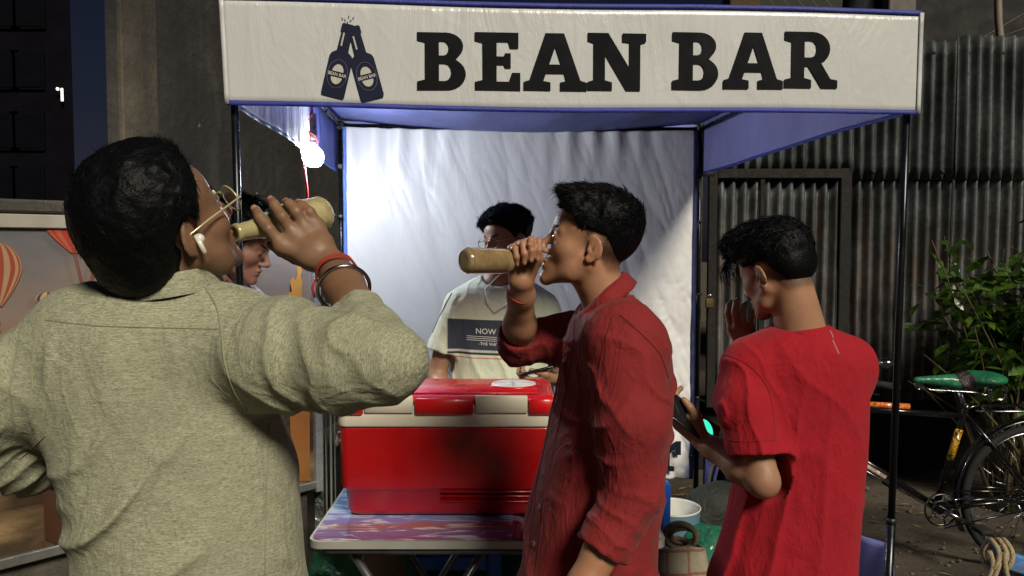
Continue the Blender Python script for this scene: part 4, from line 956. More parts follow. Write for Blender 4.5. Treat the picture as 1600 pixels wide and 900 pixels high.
# ================================================================== CLUTTER BEHIND AND BELOW
def heap(name, c, r, mat, label, cat, seed, sq=(1, 1, 1), res=.014, amp=.05):
    c = np.asarray(c, float)
    def f(P):
        d = ell(P, c, np.array(sq) * r); n = vnoise(P, 9, seed) * .6 + (1 - np.abs(vnoise(P, 13, seed + 2))) * .5
        return smax(d - n * amp, -(P[:, 2] - .012), .01)
    o = sdf_obj(name, f, c - np.array(sq) * r * 1.7, c + np.array(sq) * r * 1.7, res, mat, None); tag(o, label, cat); return o
def clothm(name, c, rough=.75, sh=0.0):
    t = NT(name); v = t.map(); d = tuple(int(q * .6) for q in c); t.set(Base_Color=t.ramp(t.noise(v, 4), [(.3, lin(d)), (.7, lin(c))]), Roughness=rough, Coat_Weight=sh); t.nrm(t.bump(t.noise(v, 20, 5, .6, 1.5), .7, .02)); return t.m
heap('green_sack', (-.50, 2.78, .28), .30, clothm('green_plastic', (30, 120, 78), .4, .3), 'crumpled green plastic sack under the left end of the table', 'sack', 3, (.62, .5, 1))
heap('green_cloth', (-.02, 3.05, .25), .30, clothm('green_fabric', (22, 92, 62), .7), 'dark green cloth bundle heaped on the ground behind the blue stool', 'cloth', 9, (1.2, .5, .95))
heap('brown_paper_bag', (-.43, 2.62, .25), .22, clothm('tan_paper', (150, 128, 96), .8), 'crumpled tan paper bag beneath the table beside the green sack', 'bag', 5, (.35, .35, 1.3), .012, .03)
heap('teal_cloth', (.76, 2.95, .22), .22, clothm('teal_fabric', (20, 118, 88), .6, .2), 'teal green cloth lying behind the checked bag', 'cloth', 12, (.75, .6, 1.05), .012, .045)
heap('dark_bag', (.86, 3.25, .2), .24, clothm('dark_fabric', (46, 50, 40), .7), 'dark olive bag slumped against the tent pole behind the teal cloth', 'bag', 15, (.8, .6, 1.35), .014, .03)
# blue plastic stool under the table
stl = thing('plastic_stool', 'blue plastic stool standing under the table behind the cooler', 'stool', (-.20, 2.75, 0)); bp_ = plain('blue_plastic', (36, 92, 190), .35, vs=6, var=.12)
sx0, sx1, sy0, sy1 = -.42, -.06, 2.72, 2.98
for a, b in ((sx0, sy0), (sx1, sy0), (sx0, sy1), (sx1, sy1)):
    m = MB(); m.box((a, b, .23), (.05, .03, .46), None, .006); obj('leg', m, bp_, stl)
for y_, z_, h_ in ((sy0, .40, .05), (sy0, .30, .035), (sy1, .40, .05)): m = MB(); m.box(((sx0 + sx1) / 2, y_, z_), (sx1 - sx0 - .052, .022, h_), None, .004); obj('apron', m, bp_, stl)
m = MB(); m.box(((sx0 + sx1) / 2, (sy0 + sy1) / 2, .472), (sx1 - sx0 + .06, sy1 - sy0 + .05, .02), None, .008); obj('seat', m, bp_, stl)
# blue chair to the right of the man in the crimson shirt
ch_ = thing('plastic_chair', 'blue plastic chair partly hidden behind the man in the crimson shirt, beside the white tub', 'chair', (.42, 2.75, 0))
cxr = at(1040, 800, 2.7)[0]
m = MB(True); m.box((cxr - .16, 2.72, .62), (.30, .018, .17), None, .008); obj('backrest', m, bp_, ch_)
for a in (cxr, cxr - .34):
    m = MB(); m.box((a, 2.71, .34), (.034, .034, .70), None, .008); obj('leg', m, bp_, ch_); m = MB(); m.box((a, 2.30 + .0, .20), (.034, .034, .40), None, .006); obj('leg', m, bp_, ch_)
m = MB(True); m.box((cxr - .17, 2.51, .41), (.37, .40, .022), None, .009); obj('seat', m, bp_, ch_)
# tub
tc = at(1050, 790, 3.05); tbz = tc[2] - .005
tub = thing('plastic_tub', 'tall round bucket with white inside and grey blue outside, behind the blue chair', 'bucket', (tc[0], tc[1], 0))
m = MB(True); m.lathe([(.085, .10), (.092, .11), (.108, tbz - .004)], (tc[0], tc[1], 0), (0, 0, 1), 40); obj('outer_wall', m, plain('tub_blue', (92, 122, 140), .4), tub)
m = MB(True); m.lathe([(.108, tbz - .004), (.111, tbz + .002), (.106, tbz + .003), (.103, tbz - .004), (.086, .12), (.001, .115)], (tc[0], tc[1], 0), (0, 0, 1), 40); obj('inner_wall', m, plain('tub_white', (205, 205, 198), .45), tub)
m = MB(True); m.lathe([(.083, .0), (.085, .10)], (tc[0], tc[1], 0), (0, 0, 1), 40, True); obj('foot', m, plain('tub_foot', (60, 80, 96), .5), tub)
# checked woven bag
bc = at(1055, 885, 2.60)
t = NT('checked_weave'); v = t.map(); s_ = t.sep(v); f1 = t.ramp(t.math('FRACT', t.math('MULTIPLY', s_[0], 14)), BW(.10, .14, 1, 0)); f2 = t.ramp(t.math('FRACT', t.math('MULTIPLY', s_[2], 14)), BW(.10, .14, 1, 0))
t.set(Base_Color=t.mix(t.math('MULTIPLY', t.math('MAXIMUM', f1, f2), .75), t.ramp(t.noise(v, 5), [(.3, lin((150, 140, 118))), (.7, lin((190, 180, 156)))]), lin((150, 84, 62))), Roughness=.6); t.nrm(t.bump(t.noise(v, 12, 4, .6, 1), .7, .02))
cbag = thing('checked_bag', 'cream woven carrier bag with thin red checks, standing in front of the tub', 'bag', (bc[0], 2.6, 0))
m = MB(True)
def bagring(z, w, d, s): return [V(bc[0] - .02 + w * math.copysign(abs(math.cos(q)) ** .6, math.cos(q)) + .006 * math.sin(q * 5 + s), 2.62 + d * math.copysign(abs(math.sin(q)) ** .6, math.sin(q)) + .006 * math.sin(q * 7 + s), z + .012 * math.sin(q * 2 + s) * (z > .3)) for q in [2 * math.pi * k / 40 for k in range(40)]]
m.rings([bagring(z, w, d, s) for z, w, d, s in ((.012, .13, .08, 0), (.15, .145, .095, 1), (.30, .14, .09, 2), (.42, .13, .08, 3), (.505, .115, .06, 4))], True, True, False); thicken(obj('sack_body', m, t.m, cbag), .002)
m = MB(True); m.torus(V(bc[0] + .02, 2.62, .53), (.2, 1, .35), .052, .010, 24, 8); m.torus(V(bc[0] + .035, 2.64, .525), (.1, 1, .8), .045, .009, 24, 8); obj('handle', m, clothm('khaki_strap', (150, 138, 104)), cbag)

# ================================================================== PEOPLE
def skin_mat(name, c, c2, beard=None):
    t = NT(name); v = t.map(); n = t.noise(v, 9, 4); n2 = t.noise(v, 60, 3)
    col = t.ramp(n, [(.3, lin(c2)), (.7, lin(c))]); n3 = t.noise(v, 24, 5, .65); col = t.mix(t.math('MULTIPLY', t.ramp(n3, BW(.45, .65)), .45), col, lin(c2)); col = t.mix(t.math('MULTIPLY', t.ramp(t.noise(v, 14, 3), BW(.5, .7)), .25), col, lin((c[0], c[1] * .72, c[2] * .62))); col = t.mix(t.math('MULTIPLY', n2, .25), col, lin(c2))
    sa = t.n.new('ShaderNodeAttribute'); sa.attribute_name = 'stub'; hn = t.ramp(t.noise(v, 700, 2), BW(.35, .65, .55, 1)); col = t.mix(t.math('MULTIPLY', sa.outputs['Fac'], hn), col, lin((22, 19, 18)))
    t.set(Base_Color=col, Roughness=t.ramp(n2, BW(.3, .7, .42, .62)), Subsurface_Weight=.08, Subsurface_Scale=.004)
    t.b.inputs['Subsurface Radius'].default_value = (1, .35, .2); t.b.inputs['Specular IOR Level'].default_value = .4
    t.nrm(t.bump(t.noise(v, 420, 3), .12, .0006, t.bump(t.noise(v, 90, 6, .65), .35, .0016))); return t.m
def hair_mat(name, c=(7, 8, 11)):
    t = NT(name); v = t.map(); n = t.noise(t.map((1, 1, 1)), 160, 3)
    t.set(Base_Color=t.mix(n, lin(tuple(int(q * .5) for q in c)), lin(tuple(int(q * 1.4) for q in c))), Roughness=.5, Specular_IOR_Level=.14); t.nrm(t.bump(n, .6, .003)); return t.m
hm = hair_mat('black_hair'); hm2 = hair_mat('black_hair_brownish', (16, 14, 13))
eye_w = plain('eye_white', (140, 128, 120), .25, var=.05, bump=0, coat=.5); eye_i = plain('iris_dark', (30, 18, 12), .2, bump=0, coat=.5)
def cotton(name, c, c2, streak=None, rough=.85, wv=900, fold=.5, su=60, sv=6):
    t = NT(name); u = t.map(attr='fuv'); n = t.noise(t.map((6, 6, 6), attr='fuv'), 1, 4)
    col = t.ramp(n, [(.3, lin(tuple(q * .9 for q in c))), (.7, lin(c))])
    if streak:
        s1 = t.noise(t.map((sv, sv, su), attr='fuv'), 3.2, 4, .65, .3); s2 = t.noise(t.map((sv * 4, sv * 4, su * 3), attr='fuv'), 3.0, 3, .6, .2)
        col = t.mix(t.ramp(s1, BW(.40, .60)), col, lin(c2)); col = t.mix(t.math('MULTIPLY', t.ramp(s2, BW(.45, .62)), .75), col, lin(streak))
    else: col = t.mix(t.math('MULTIPLY', t.noise(t.map((300, 300, 300), attr='fuv'), 1, 2), .4), col, lin(c2))
    t.set(Base_Color=col, Roughness=rough, Sheen_Weight=.06, Specular_IOR_Level=.2)
    f1 = t.noise(t.map((7, 7, 4), attr='fuv'), 1.6, 4, .5, 1.8); f2 = t.noise(t.map((16, 16, 9), attr='fuv'), 1.6, 3, .5, 1.5); w = t.noise(t.map((wv, wv, wv), attr='fuv'), 1, 2)
    b = t.bump(f1, fold, .02); b = t.bump(f2, fold * .6, .008, b)
    for sc_, st_, rt_ in (((5, 5, 2.2), .55, .5), ((11, 11, 7), .40, 1.1)):
        nn = t.noise(t.map(sc_, attr='fuv', rot=(rt_, 0, rt_)), 1.5, 3, .5, 1.4); rg = t.ramp(t.math('ABSOLUTE', t.math('SUBTRACT', nn, .5)), BW(0, .045, 1, 0)); b = t.bump(rg, st_ * fold * .8, .010, b); b = t.bump(w, .25, .0008, b)
    if streak: b = t.bump(s2, .25, .0012, b)
    t.nrm(b); return t.m
denim = cotton('denim', (40, 46, 66), (66, 74, 96), None, .9); darkp = cotton('dark_trousers', (34, 34, 38), (50, 50, 54), None, .9)
shoe_m = plain('shoe_leather', (40, 36, 34), .5); sole_m = plain('sole_rubber', (24, 24, 24), .8)
def trousers(par, hip, yaw_w, mat, spread=.095, hw=.165, stride=0.0, z_top=.98, crotch=.78, fwd=None):
    """hip centre (x, y), width direction yaw_w"""
    w = unit(yaw_w); n = V(-w[1], w[0], 0); c = V(hip[0], hip[1], 0)
    L = []
    for s in (-1, 1):
        h_ = c + w * s * (hw * .52) + V(0, 0, z_top - .10); k_ = c + w * s * spread + n * (.02 + stride * s * .5) + V(0, 0, .50); a_ = c + w * s * (spread + .01) + n * stride * s + V(0, 0, .075); L.append((h_, k_, a_))
    def f(P):
        d = ell(P, c + V(0, 0, z_top - .07), (hw, hw * .72, .15), np.stack([w, n, V(0, 0, 1)], 1))
        for h_, k_, a_ in L: d = smin(d, chain(P, [h_, k_, a_], [.093, .068, .058], .03), .03)
        d = d + creases(P, np.eye(3), (14, 14, 20), 4, -.008)
        return smax(smax(d, P[:, 2] - z_top, .004), .075 - P[:, 2], .003)
    lo = c + V(-.34, -.34, .03); hi = c + V(.34, .34, z_top + .04)
    o = sdf_obj('trousers', f, lo, hi, .010, mat, par, cloth_uv([(c, c + V(0, 0, 1), .1, .1, 0)], w))
    for (h_, k_, a_), s in zip(L, (-1, 1)):
        b = V(a_[0], a_[1], 0); fd = -n if fwd is None else unit(fwd)
        def sf(P):
            d = cone(P, b + V(0, 0, .055), b + fd * .15 + V(0, 0, .038), .045, .038); d = smin(d, cone(P, b - fd * .03 + V(0, 0, .05), b + V(0, 0, .10), .042, .04), .03); return smax(d, .022 - P[:, 2], .004)
        sh = sdf_obj('shoe', sf, b - V(.25, .25, 0), b + V(.25, .25, .18), .007, shoe_m, par)
        sd_ = np.cross(V(0, 0, 1), fd); m = MB(True); m.rings([[b + fd * (.055 + math.cos(q) * .135) + sd_ * math.sin(q) * .046 + V(0, 0, z) for q in [2 * math.pi * k_ / 20 for k_ in range(20)]] for z in (.001, .024)]); obj('sole', m, sole_m, sh)
    return o
def bbox(pts, pad):
    P = np.array([np.asarray(p, float) for p in pts]); return P.min(0) - pad, P.max(0) + pad
def secs_px(rows, Yc, b_list, yaw_w, lo_z=None):
    """rows of (py, left px, right px) on a trunk at distance Yc -> sections"""
    w = unit(yaw_w); out = []
    for (py, xl, xr), b in zip(rows, b_list):
        a = at(xl, py, Yc); c = at(xr, py, Yc); cx = (a[0] + c[0]) / 2; h_ = (c[0] - a[0]) / 2
        dirx = unit(V(cx, Yc, 0)); per = V(dirx[1], -dirx[0], 0)          # apparent half width of the ellipse -> its real one
        cw = abs(float(np.dot(w, per))); sw = math.sqrt(max(0, 1 - cw * cw)); app = h_ * per[0]
        A = math.sqrt(max(.03 ** 2, app * app - (b * sw) ** 2)) / max(.3, cw)
        out.append((a[2], cx, Yc, A, b))
    return out
def button(mb, p, n, r=.0055):
    mb.lathe([(r * .2, .0004), (r * .55, .0006), (r * .6, .0016), (r, .0018), (r, .0002)], p, n, 12, True)
def snap(o):
    me = o.data; co = np.empty(len(me.vertices) * 3, np.float32); me.vertices.foreach_get('co', co); co = co.reshape(-1, 3)
    return BVHTree.FromPolygons([Vector(c) for c in co.tolist()], [p.vertices[:] for p in me.polygons])
def seam(bv, pts, mat, par, r=.0013, name='seam', n=60, off=.0003):
    P = [np.asarray(p, float) for p in pts]; out = []
    for i in range(n + 1):
        t_ = i / n * (len(P) - 1); k_ = min(int(t_), len(P) - 2); f_ = t_ - k_; p0, p1, p2, p3 = P[max(k_ - 1, 0)], P[k_], P[k_ + 1], P[min(k_ + 2, len(P) - 1)]; q = .5 * (2 * p1 + (p2 - p0) * f_ + (2 * p0 - 5 * p1 + 4 * p2 - p3) * f_ ** 2 + (3 * p1 - p0 - 3 * p2 + p3) * f_ ** 3)
        # project along the view of the point
        o = Vector((0, 0, CAM_Z)); d = (Vector(q) - o).normalized(); h_ = bv.ray_cast(o, d)
        if h_[0] is not None: out.append(np.array(h_[0]) + np.array(h_[1]) * off)
    if len(out) > 3:
        m = MB(True); m.tube(out, r, 6); return obj(name, m, mat, par)

# ------------------------------------------------------------------ man in the olive shirt (nearest, left)
def person_olive():
    R0 = thing('person', 'man in slubbed olive shirt seen from behind, glasses and earbud, drinking from a raised bottle', 'person', tuple(at(290, 800, 1.19) * V(1, 1, 0)))
    sk = skin_mat('skin_olive', (136, 104, 80), (110, 82, 62))
    fr = head_frame(53, 30, 3); hc = at(258, 366, 1.165); HS = 0.95; frh = fr * HS; R32 = (fr / HS).astype(np.float32); h32 = hc.astype(np.float32)
    yw = unit(V(math.cos(math.radians(14)), math.sin(math.radians(14)), 0)); yn = V(-yw[1], yw[0], 0)
    # the neck runs from the skull base into the trunk
    nb = at(262, 470, 1.19); nt = hc + frh @ V(-.022, 0, -.05)
    sR, eR, wR = at(378, 540, 1.17), at(604, 566, 1.07), at(522, 420, 1.265)
    sL, eL, wL = at(92, 545, 1.17), at(-62, 668, 1.12), at(104, 742, 1.27)
    HR = hand_px(wR, [((442, 384, 1.275), (420, 358, 1.266), (406, 339, 1.276), (399, 327, 1.296)), ((460, 368, 1.280), (441, 339, 1.270), (429, 321, 1.282), (424, 313, 1.302)),
        ((478, 358, 1.287), (463, 331, 1.278), (452, 319, 1.292), (448, 316, 1.310)), ((496, 354, 1.297), (484, 332, 1.290), (472, 321, 1.302), (467, 318, 1.316))],
        [(486, 408, 1.295), (462, 402, 1.322), (440, 392, 1.345), (424, 382, 1.355)])
    HL = hand_pose(wL, V(.5, .75, -.35), V(-.7, .2, .6), False, [(20, 20, 15)] * 4, [(.7, .6, .4), (.9, .3, .3), (.95, .1, .2)], .98)
    rows = [(434, 214, 322), (446, 186, 342), (462, 146, 366), (485, 104, 392), (520, 76, 408), (570, 62, 418), (620, 58, 436), (680, 76, 454), (740, 98, 467), (800, 115, 478), (860, 120, 482), (930, 122, 486), (1010, 118, 490)]
    S = smooth_secs(secs_px(rows, 1.19, [.05, .065, .085, .105, .118, .124, .126, .128, .132, .136, .14, .14, .14], yw))
    def skin(P):
        d = near(P, hc, .19, lambda Q: HS * head_sdf((Q - h32) @ R32, {'cheek': .010}))
        d = smin(d, cone(P, nt, nb, .056, .068), .018)
        core = cone(P, at(250, 520, 1.20), at(290, 800, 1.20), .09, .09); d = smin(d, core, .05)
        d = smin(d, chain(P, [at(262, 520, 1.19), sR, eR], [.04, .036, .036], .02), .02); d = smin(d, forearm(P, eR, wR, .0335, .0265), .015)
        d = smin(d, chain(P, [at(262, 520, 1.19), sL, eL], [.04, .036, .036], .02), .02); d = smin(d, forearm(P, eL, wL, .040, .0275), .015)
        d = smin(d, hand_sdf(P, HR), .008); d = smin(d, hand_sdf(P, HL), .008); return d
    lo, hi = bbox([hc, sR, eR, wR, HR['c'], sL, eL, wL, HL['c'], at(290, 860, 1.2)], .17)
    body_ = sdf_obj('body', skin, lo, hi, .0030, sk, R0)
    # shirt
    cuffR = eR + (wR - eR) * .50; nR = unit(wR - eR); cuffL = eL + (wL - eL) * .80; nL = unit(wL - eL)
    def shirt(P):
        d = loft(P, S, yw, P, yn, 2.25)
        d = smin(d, ell(P, at(150, 515, 1.185), (.085, .085, .07)), .04); d = smin(d, ell(P, at(350, 520, 1.185), (.085, .085, .07)), .04)
        aR = chain(P, [at(350, 545, 1.18), at(440, 556, 1.135), at(540, 566, 1.09), eR], [.078, .075, .059, .046], .03)
        fR = chain(P, [eR, eR + (cuffR - eR) * .5, cuffR + nR * .02], [.047, .040, .036], .02)
        aL = chain(P, [at(130, 545, 1.18), at(40, 600, 1.15), eL], [.072, .067, .058], .03)
        fL = chain(P, [eL, eL + (cuffL - eL) * .5, cuffL + nL * .02], [.057, .052, .043], .02)
        # cloth bunches in rings round the bent sleeves
        axR = unit(eR - sR); tR = (P - sR.astype(np.float32)) @ axR.astype(np.float32)
        wob_ = vnoise(P, 16, 2); aR = aR - .0045 * np.clip((tR - .02) / .1, 0, 1) * (1 - sabs(np.sin(tR * 44 + wob_ * 2.6 + P[:, 2] * 22))) ** 1.5 * 1.6
        tL = (P - sL.astype(np.float32)) @ unit(eL - sL).astype(np.float32); aL = aL - .0035 * (1 - sabs(np.sin(tL * 52 + wob_ * 2.4))) ** 1.6
        tF = (P - eL.astype(np.float32)) @ nL.astype(np.float32); fL = fL - .005 * (1 - sabs(np.sin(tF * 80 + wob_ * 2.0 - P[:, 2] * 30))) ** 1.5
        sl = smin(smin(aR, smax(fR, plane(P, cuffR, nR), .003), .02), smin(aL, smax(fL, plane(P, cuffL, nL), .003), .02), .01)
        d = smin(d, sl, .035)
        # drape folds on the back: long soft diagonals, gathers below the yoke, waist creases
        q = P @ np.stack([yw, yn, V(0, 0, 1)], 1).astype(np.float32); x = q[:, 0] - float(S[20][1] * yw[0] + S[20][2] * yw[1]); z = q[:, 2]
        g1 = vnoise(q, (7, 4, 4.5), 1); low = np.clip((1.33 - z) / .25, 0, 1)
        dia = (1 - sabs(np.sin((z * 20 + x * 13) + g1 * 2.2))) ** 2.6; msk = np.clip(vnoise(q, (5, 3, 6), 8) * 1.5 + .25 + x * 2.2, 0, 1) * low
        d = d - .034 * dia * msk * np.clip((z - 1.0) / .08, .35, 1)
        dib = (1 - sabs(np.sin((z * 21 - x * 12) + g1 * 2.5 + 1.0))) ** 3; mb_ = np.clip(vnoise(q, (6, 3, 6), 14) * 1.7 + .05 - x * 2.4, 0, 1) * low
        d = d - .026 * dib * mb_
        ga = (1 - sabs(np.sin(x * 46 + g1 * 1.5))) ** 2 * np.exp(-((z - 1.345) / .035) ** 2); d = d - .006 * ga
        d = d - .005 * (1 - sabs(vnoise(q, (16, 10, 14), 21))) ** 3 * np.clip(vnoise(q, (4, 4, 4), 30) + .5, 0, 1)
        # openings
        d = smax(d, -(cone(P, nb - (nt - nb) * .2, nt, .060, .062)), .006)
        d = smax(d, -(chain(P, [cuffR - nR * .02, cuffR + nR * .08], [.030, .036], .01)), .002); d = smax(d, -(chain(P, [cuffL - nL * .02, cuffL + nL * .08], [.032, .038], .01)), .002)
        return smax(d, .93 - P[:, 2], .004)
    lo, hi = bbox([sR, eR, cuffR, sL, eL, wL, at(300, 440, 1.2), at(300, 960, 1.19), at(60, 700, 1.19), at(480, 800, 1.19)], .13)
    lo[2] = .91
    sm_ = cotton('slub_olive', (178, 179, 152), (146, 147, 122), (88, 90, 76), .88, 700, .34, 230, 16)
    bones = [(at(250, 480, 1.19), at(290, 900, 1.19), .17, .2, 0), (sR + (eR - sR) * .15, eR, .06, .06, 1), (eR, cuffR, .055, .05, 1), (sL + (eL - sL) * .15, eL, .06, .06, 1), (eL, cuffL, .055, .05, 1)]
    sh = sdf_obj('shirt', shirt, lo, hi, .0036, sm_, R0, cloth_uv(bones, yw))
    # collar band
    cp = at(264, 435, 1.178); nax = unit(V(-.02, -.18, 1)); x, y, d_ = frame_of(nax)
    m = MB(True); rr = []
    for r_, z in ((.078, -.014), (.0705, .016), (.0685, .018), (.066, .016), (.068, -.02)):
        rr.append([cp + d_ * (z + .004 * math.sin(t_ * 2)) + r_ * (1.0 + .02 * math.sin(3 * t_)) * (math.cos(t_) * x + math.sin(t_) * y) for t_ in [2 * math.pi * k_ / 48 for k_ in range(48)]])
    m.rings(rr, True, False, False); me = m.mesh(); a_ = me.attributes.new('fuv', 'FLOAT_VECTOR', 'POINT'); a_.data.foreach_set('vector', np.array(m.v, np.float32).ravel()); obj('collar_band', me, sm_, sh)
    # cuffs: turned edge rings
    for c_, n_, r_ in ((cuffR, nR, .0375), (cuffL, nL, .0440)):
        m = MB(True); m.torus(c_ - n_ * .002, n_, r_ - .002, .0030, 36, 8); me = m.mesh(); a_ = me.attributes.new('fuv', 'FLOAT_VECTOR', 'POINT'); a_.data.foreach_set('vector', np.array(m.v, np.float32).ravel()); obj('cuff_edge', me, sm_, sh)
    bv_ = snap(sh); st = plain('olive_thread', (136, 136, 110), .9, bump=0)
    seam(bv_, [at(72, 500, 1), at(150, 509, 1), at(250, 512, 1), at(342, 514, 1)], st, sh, .0010)
    seam(bv_, [at(322, 452, 1), at(338, 480, 1), at(346, 520, 1), at(352, 570, 1), at(366, 612, 1), at(386, 640, 1)], st, sh, .0012)
    seam(bv_, [at(66, 490, 1), at(56, 530, 1), at(50, 570, 1), at(52, 610, 1)], st, sh, .0011)
    seam(bv_, [at(421, 660, 1), at(418, 720, 1), at(415, 800, 1), at(414, 898, 1)], st, sh, .0009)
    seam(bv_, [at(30, 716, 1), at(50, 700, 1), at(72, 680, 1)], st, sh, .0012)
    # hair
    hp = dict(zx=([-.08, -.02, 0, .02, .04, .06, .08, .12], [-.05, -.01, .010, .026, .034, .040, .048, .060]), tz=([-.07, -.03, .02, .06, .10, .14], [.010, .018, .022, .023, .023, .022]), tx=([-.12, -.05, .0, .05, .09], [.45, .8, .85, .6, .5]), temple=.10, extra=[((.010, 0, .084), (.068, .070, .038)), ((-.072, 0, -.022), (.034, .056, .036))], beard=.35, fade=.6, nape=-.085, seed=2, rag=.016, n=26000, mess=.28, len=.55, lift=.2, w=.00045,
              comb=lambda l: V(.25 if l[2] > .06 else -.15, l[1] * 2, -.9 if l[2] < .08 else .35))
    make_hair('hair', fr, hc, hp, hm, R0, .003, HS); add_stub(body_, fr, hc, hp, HS)
    brows(frh, hc, hm, R0); eyes(frh, hc, R0, eye_w, eye_i)
    # glasses
    gl = plain('clear_frame', (196, 188, 150), .2, .3, bump=0, coat=.6); t = NT('lens_glass'); t.set(Base_Color=(.9, .95, 1, 1), Roughness=.03, Transmission_Weight=1.0, IOR=1.2); lens = t.m
    def hp_(x, y, z): return hc + frh @ V(x, y, z)
    gg = MB(True)
    for s in (-1, 1):
        oval = [hp_(.116 - .010 * (1 - math.cos(t_)) * .0 - .012 * abs(s * .034 + .025 * math.cos(t_)) / .06, s * .034 + .026 * math.cos(t_), .006 + .021 * math.sin(t_)) for t_ in [2 * math.pi * k_ / 28 for k_ in range(29)]]
        gg.tube(oval, .0015, 6, False); gg.tube([hp_(.108, s * .060, .013), hp_(.10, s * .075, .014), hp_(.03, s * .083, .012), hp_(-.012, s * .085, .008), hp_(-.025, s * .084, -.015)], .0016, 6)
    gg.tube([hp_(.114, .009, .010), hp_(.116, 0, .013), hp_(.114, -.009, .010)], .0015, 6)
    go = obj('glasses', gg, gl, R0)
    for s in (-1, 1):
        m = MB(True); m.add([hp_(.1155 - .012 * abs(s * .034 + .025 * math.cos(t_)) / .06, s * .034 + .0255 * math.cos(t_), .006 + .0205 * math.sin(t_)) for t_ in [2 * math.pi * k_ / 28 for k_ in range(28)]], [tuple(range(28))], False); thicken(obj('lens', m, lens, go), .0015)
    # earbud in the near ear
    wp = plain('earbud_white', (222, 218, 205), .25, bump=0, coat=.6); m = MB(True); e0 = hp_(.000, -.086, -.004)
    m.sphere(e0, .0075, 14, 10, (1, .9, 1)); m.tube([e0 + V(-.003, -.004, .004), e0 + V(.004, -.007, -.007), e0 + V(.010, -.006, -.020)], [.0040, .0038, .0034], 10); obj('earbud', m, wp, R0)
    # wrist thread and steel bangle
    ax = unit(wR - eR); p0 = eR + (wR - eR) * .965
    for k_ in range(3):
        m = MB(True); m.torus(p0 - ax * (.0045 * k_), unit(ax + V(.08 * k_, 0, .06 * k_ - .1)), .0310 + .0006 * k_, .0018, 36, 6); obj('wrist_thread', m, plain('thread_red', (150, 52, 34), .7), R0)
    m = MB(True); m.tube([p0 + V(-.029, -.010, -.012), p0 + V(-.034, -.012, -.026), p0 + V(-.030, -.012, -.040)], .0022, 6); obj('thread_tail', m, plain('thread_red2', (170, 40, 36), .7), R0)
    p1 = eR + (wR - eR) * .79; m = MB(True); m.torus(p1 + V(0, 0, -.004), unit(ax + V(.12, .1, .0)), .0395, .0030, 48, 10); obj('bangle', m, plain('steel_bangle', (170, 170, 172), .18, 1.0, bump=0), R0)
    trousers(R0, (S[5][1], 1.19), yw, denim, hw=.17, z_top=.99, fwd=yn)
    return dict(mouth=hc + frh @ V(.103, 0, -.054), hand=HR, root=R0)

# ------------------------------------------------------------------ man in the crimson shirt (middle), profile to the left
def collar_flaps(par, c, ax, fwd, mat, r0=.062, r1=.080, h=.034, point=.028, gap=24):
    """turned-down shirt collar: stand goes up, flap folds down and ends in two points"""
    ax = unit(ax); f = unit(np.asarray(fwd) - ax * np.dot(fwd, ax)); s = np.cross(ax, f); n = 60; m = MB(True); rows = []
    for j in range(9):
        row = []
        for i in range(n + 1):
            a = math.radians(gap + (360 - 2 * gap) * i / n); e = f * math.cos(a) + s * math.sin(a); fr_ = max(0, math.cos(a)); pt = point * fr_ ** 3
            hb = .012 * fr_
            if j <= 3: t_ = j / 3; r = r0 + .001 * t_; z = t_ * (h - hb)
            elif j == 4: r = r0 + .006; z = h - hb + .003
            else: t_ = (j - 4) / 4; r = r0 + .009 + (r1 - r0 - .006) * t_; z = (h - hb) - t_ * (h * .95 + pt)
            row.append(np.asarray(c) + e * (r + .002 * math.sin(i * .7)) + ax * z + f * (.010 * fr_ * (1 if j > 4 else 0)))
        rows.append(row)
    for j in range(8): pass
    vs = [p for r in rows for p in r]; m.add(vs, [(j * (n + 1) + i, j * (n + 1) + i + 1, (j + 1) * (n + 1) + i + 1, (j + 1) * (n + 1) + i) for j in range(8) for i in range(n)])
    me = m.mesh(); a_ = me.attributes.new('fuv', 'FLOAT_VECTOR', 'POINT'); a_.data.foreach_set('vector', np.array(m.v, np.float32).ravel())
    o = obj('collar', me, mat, par); thicken(o, .0022); return o

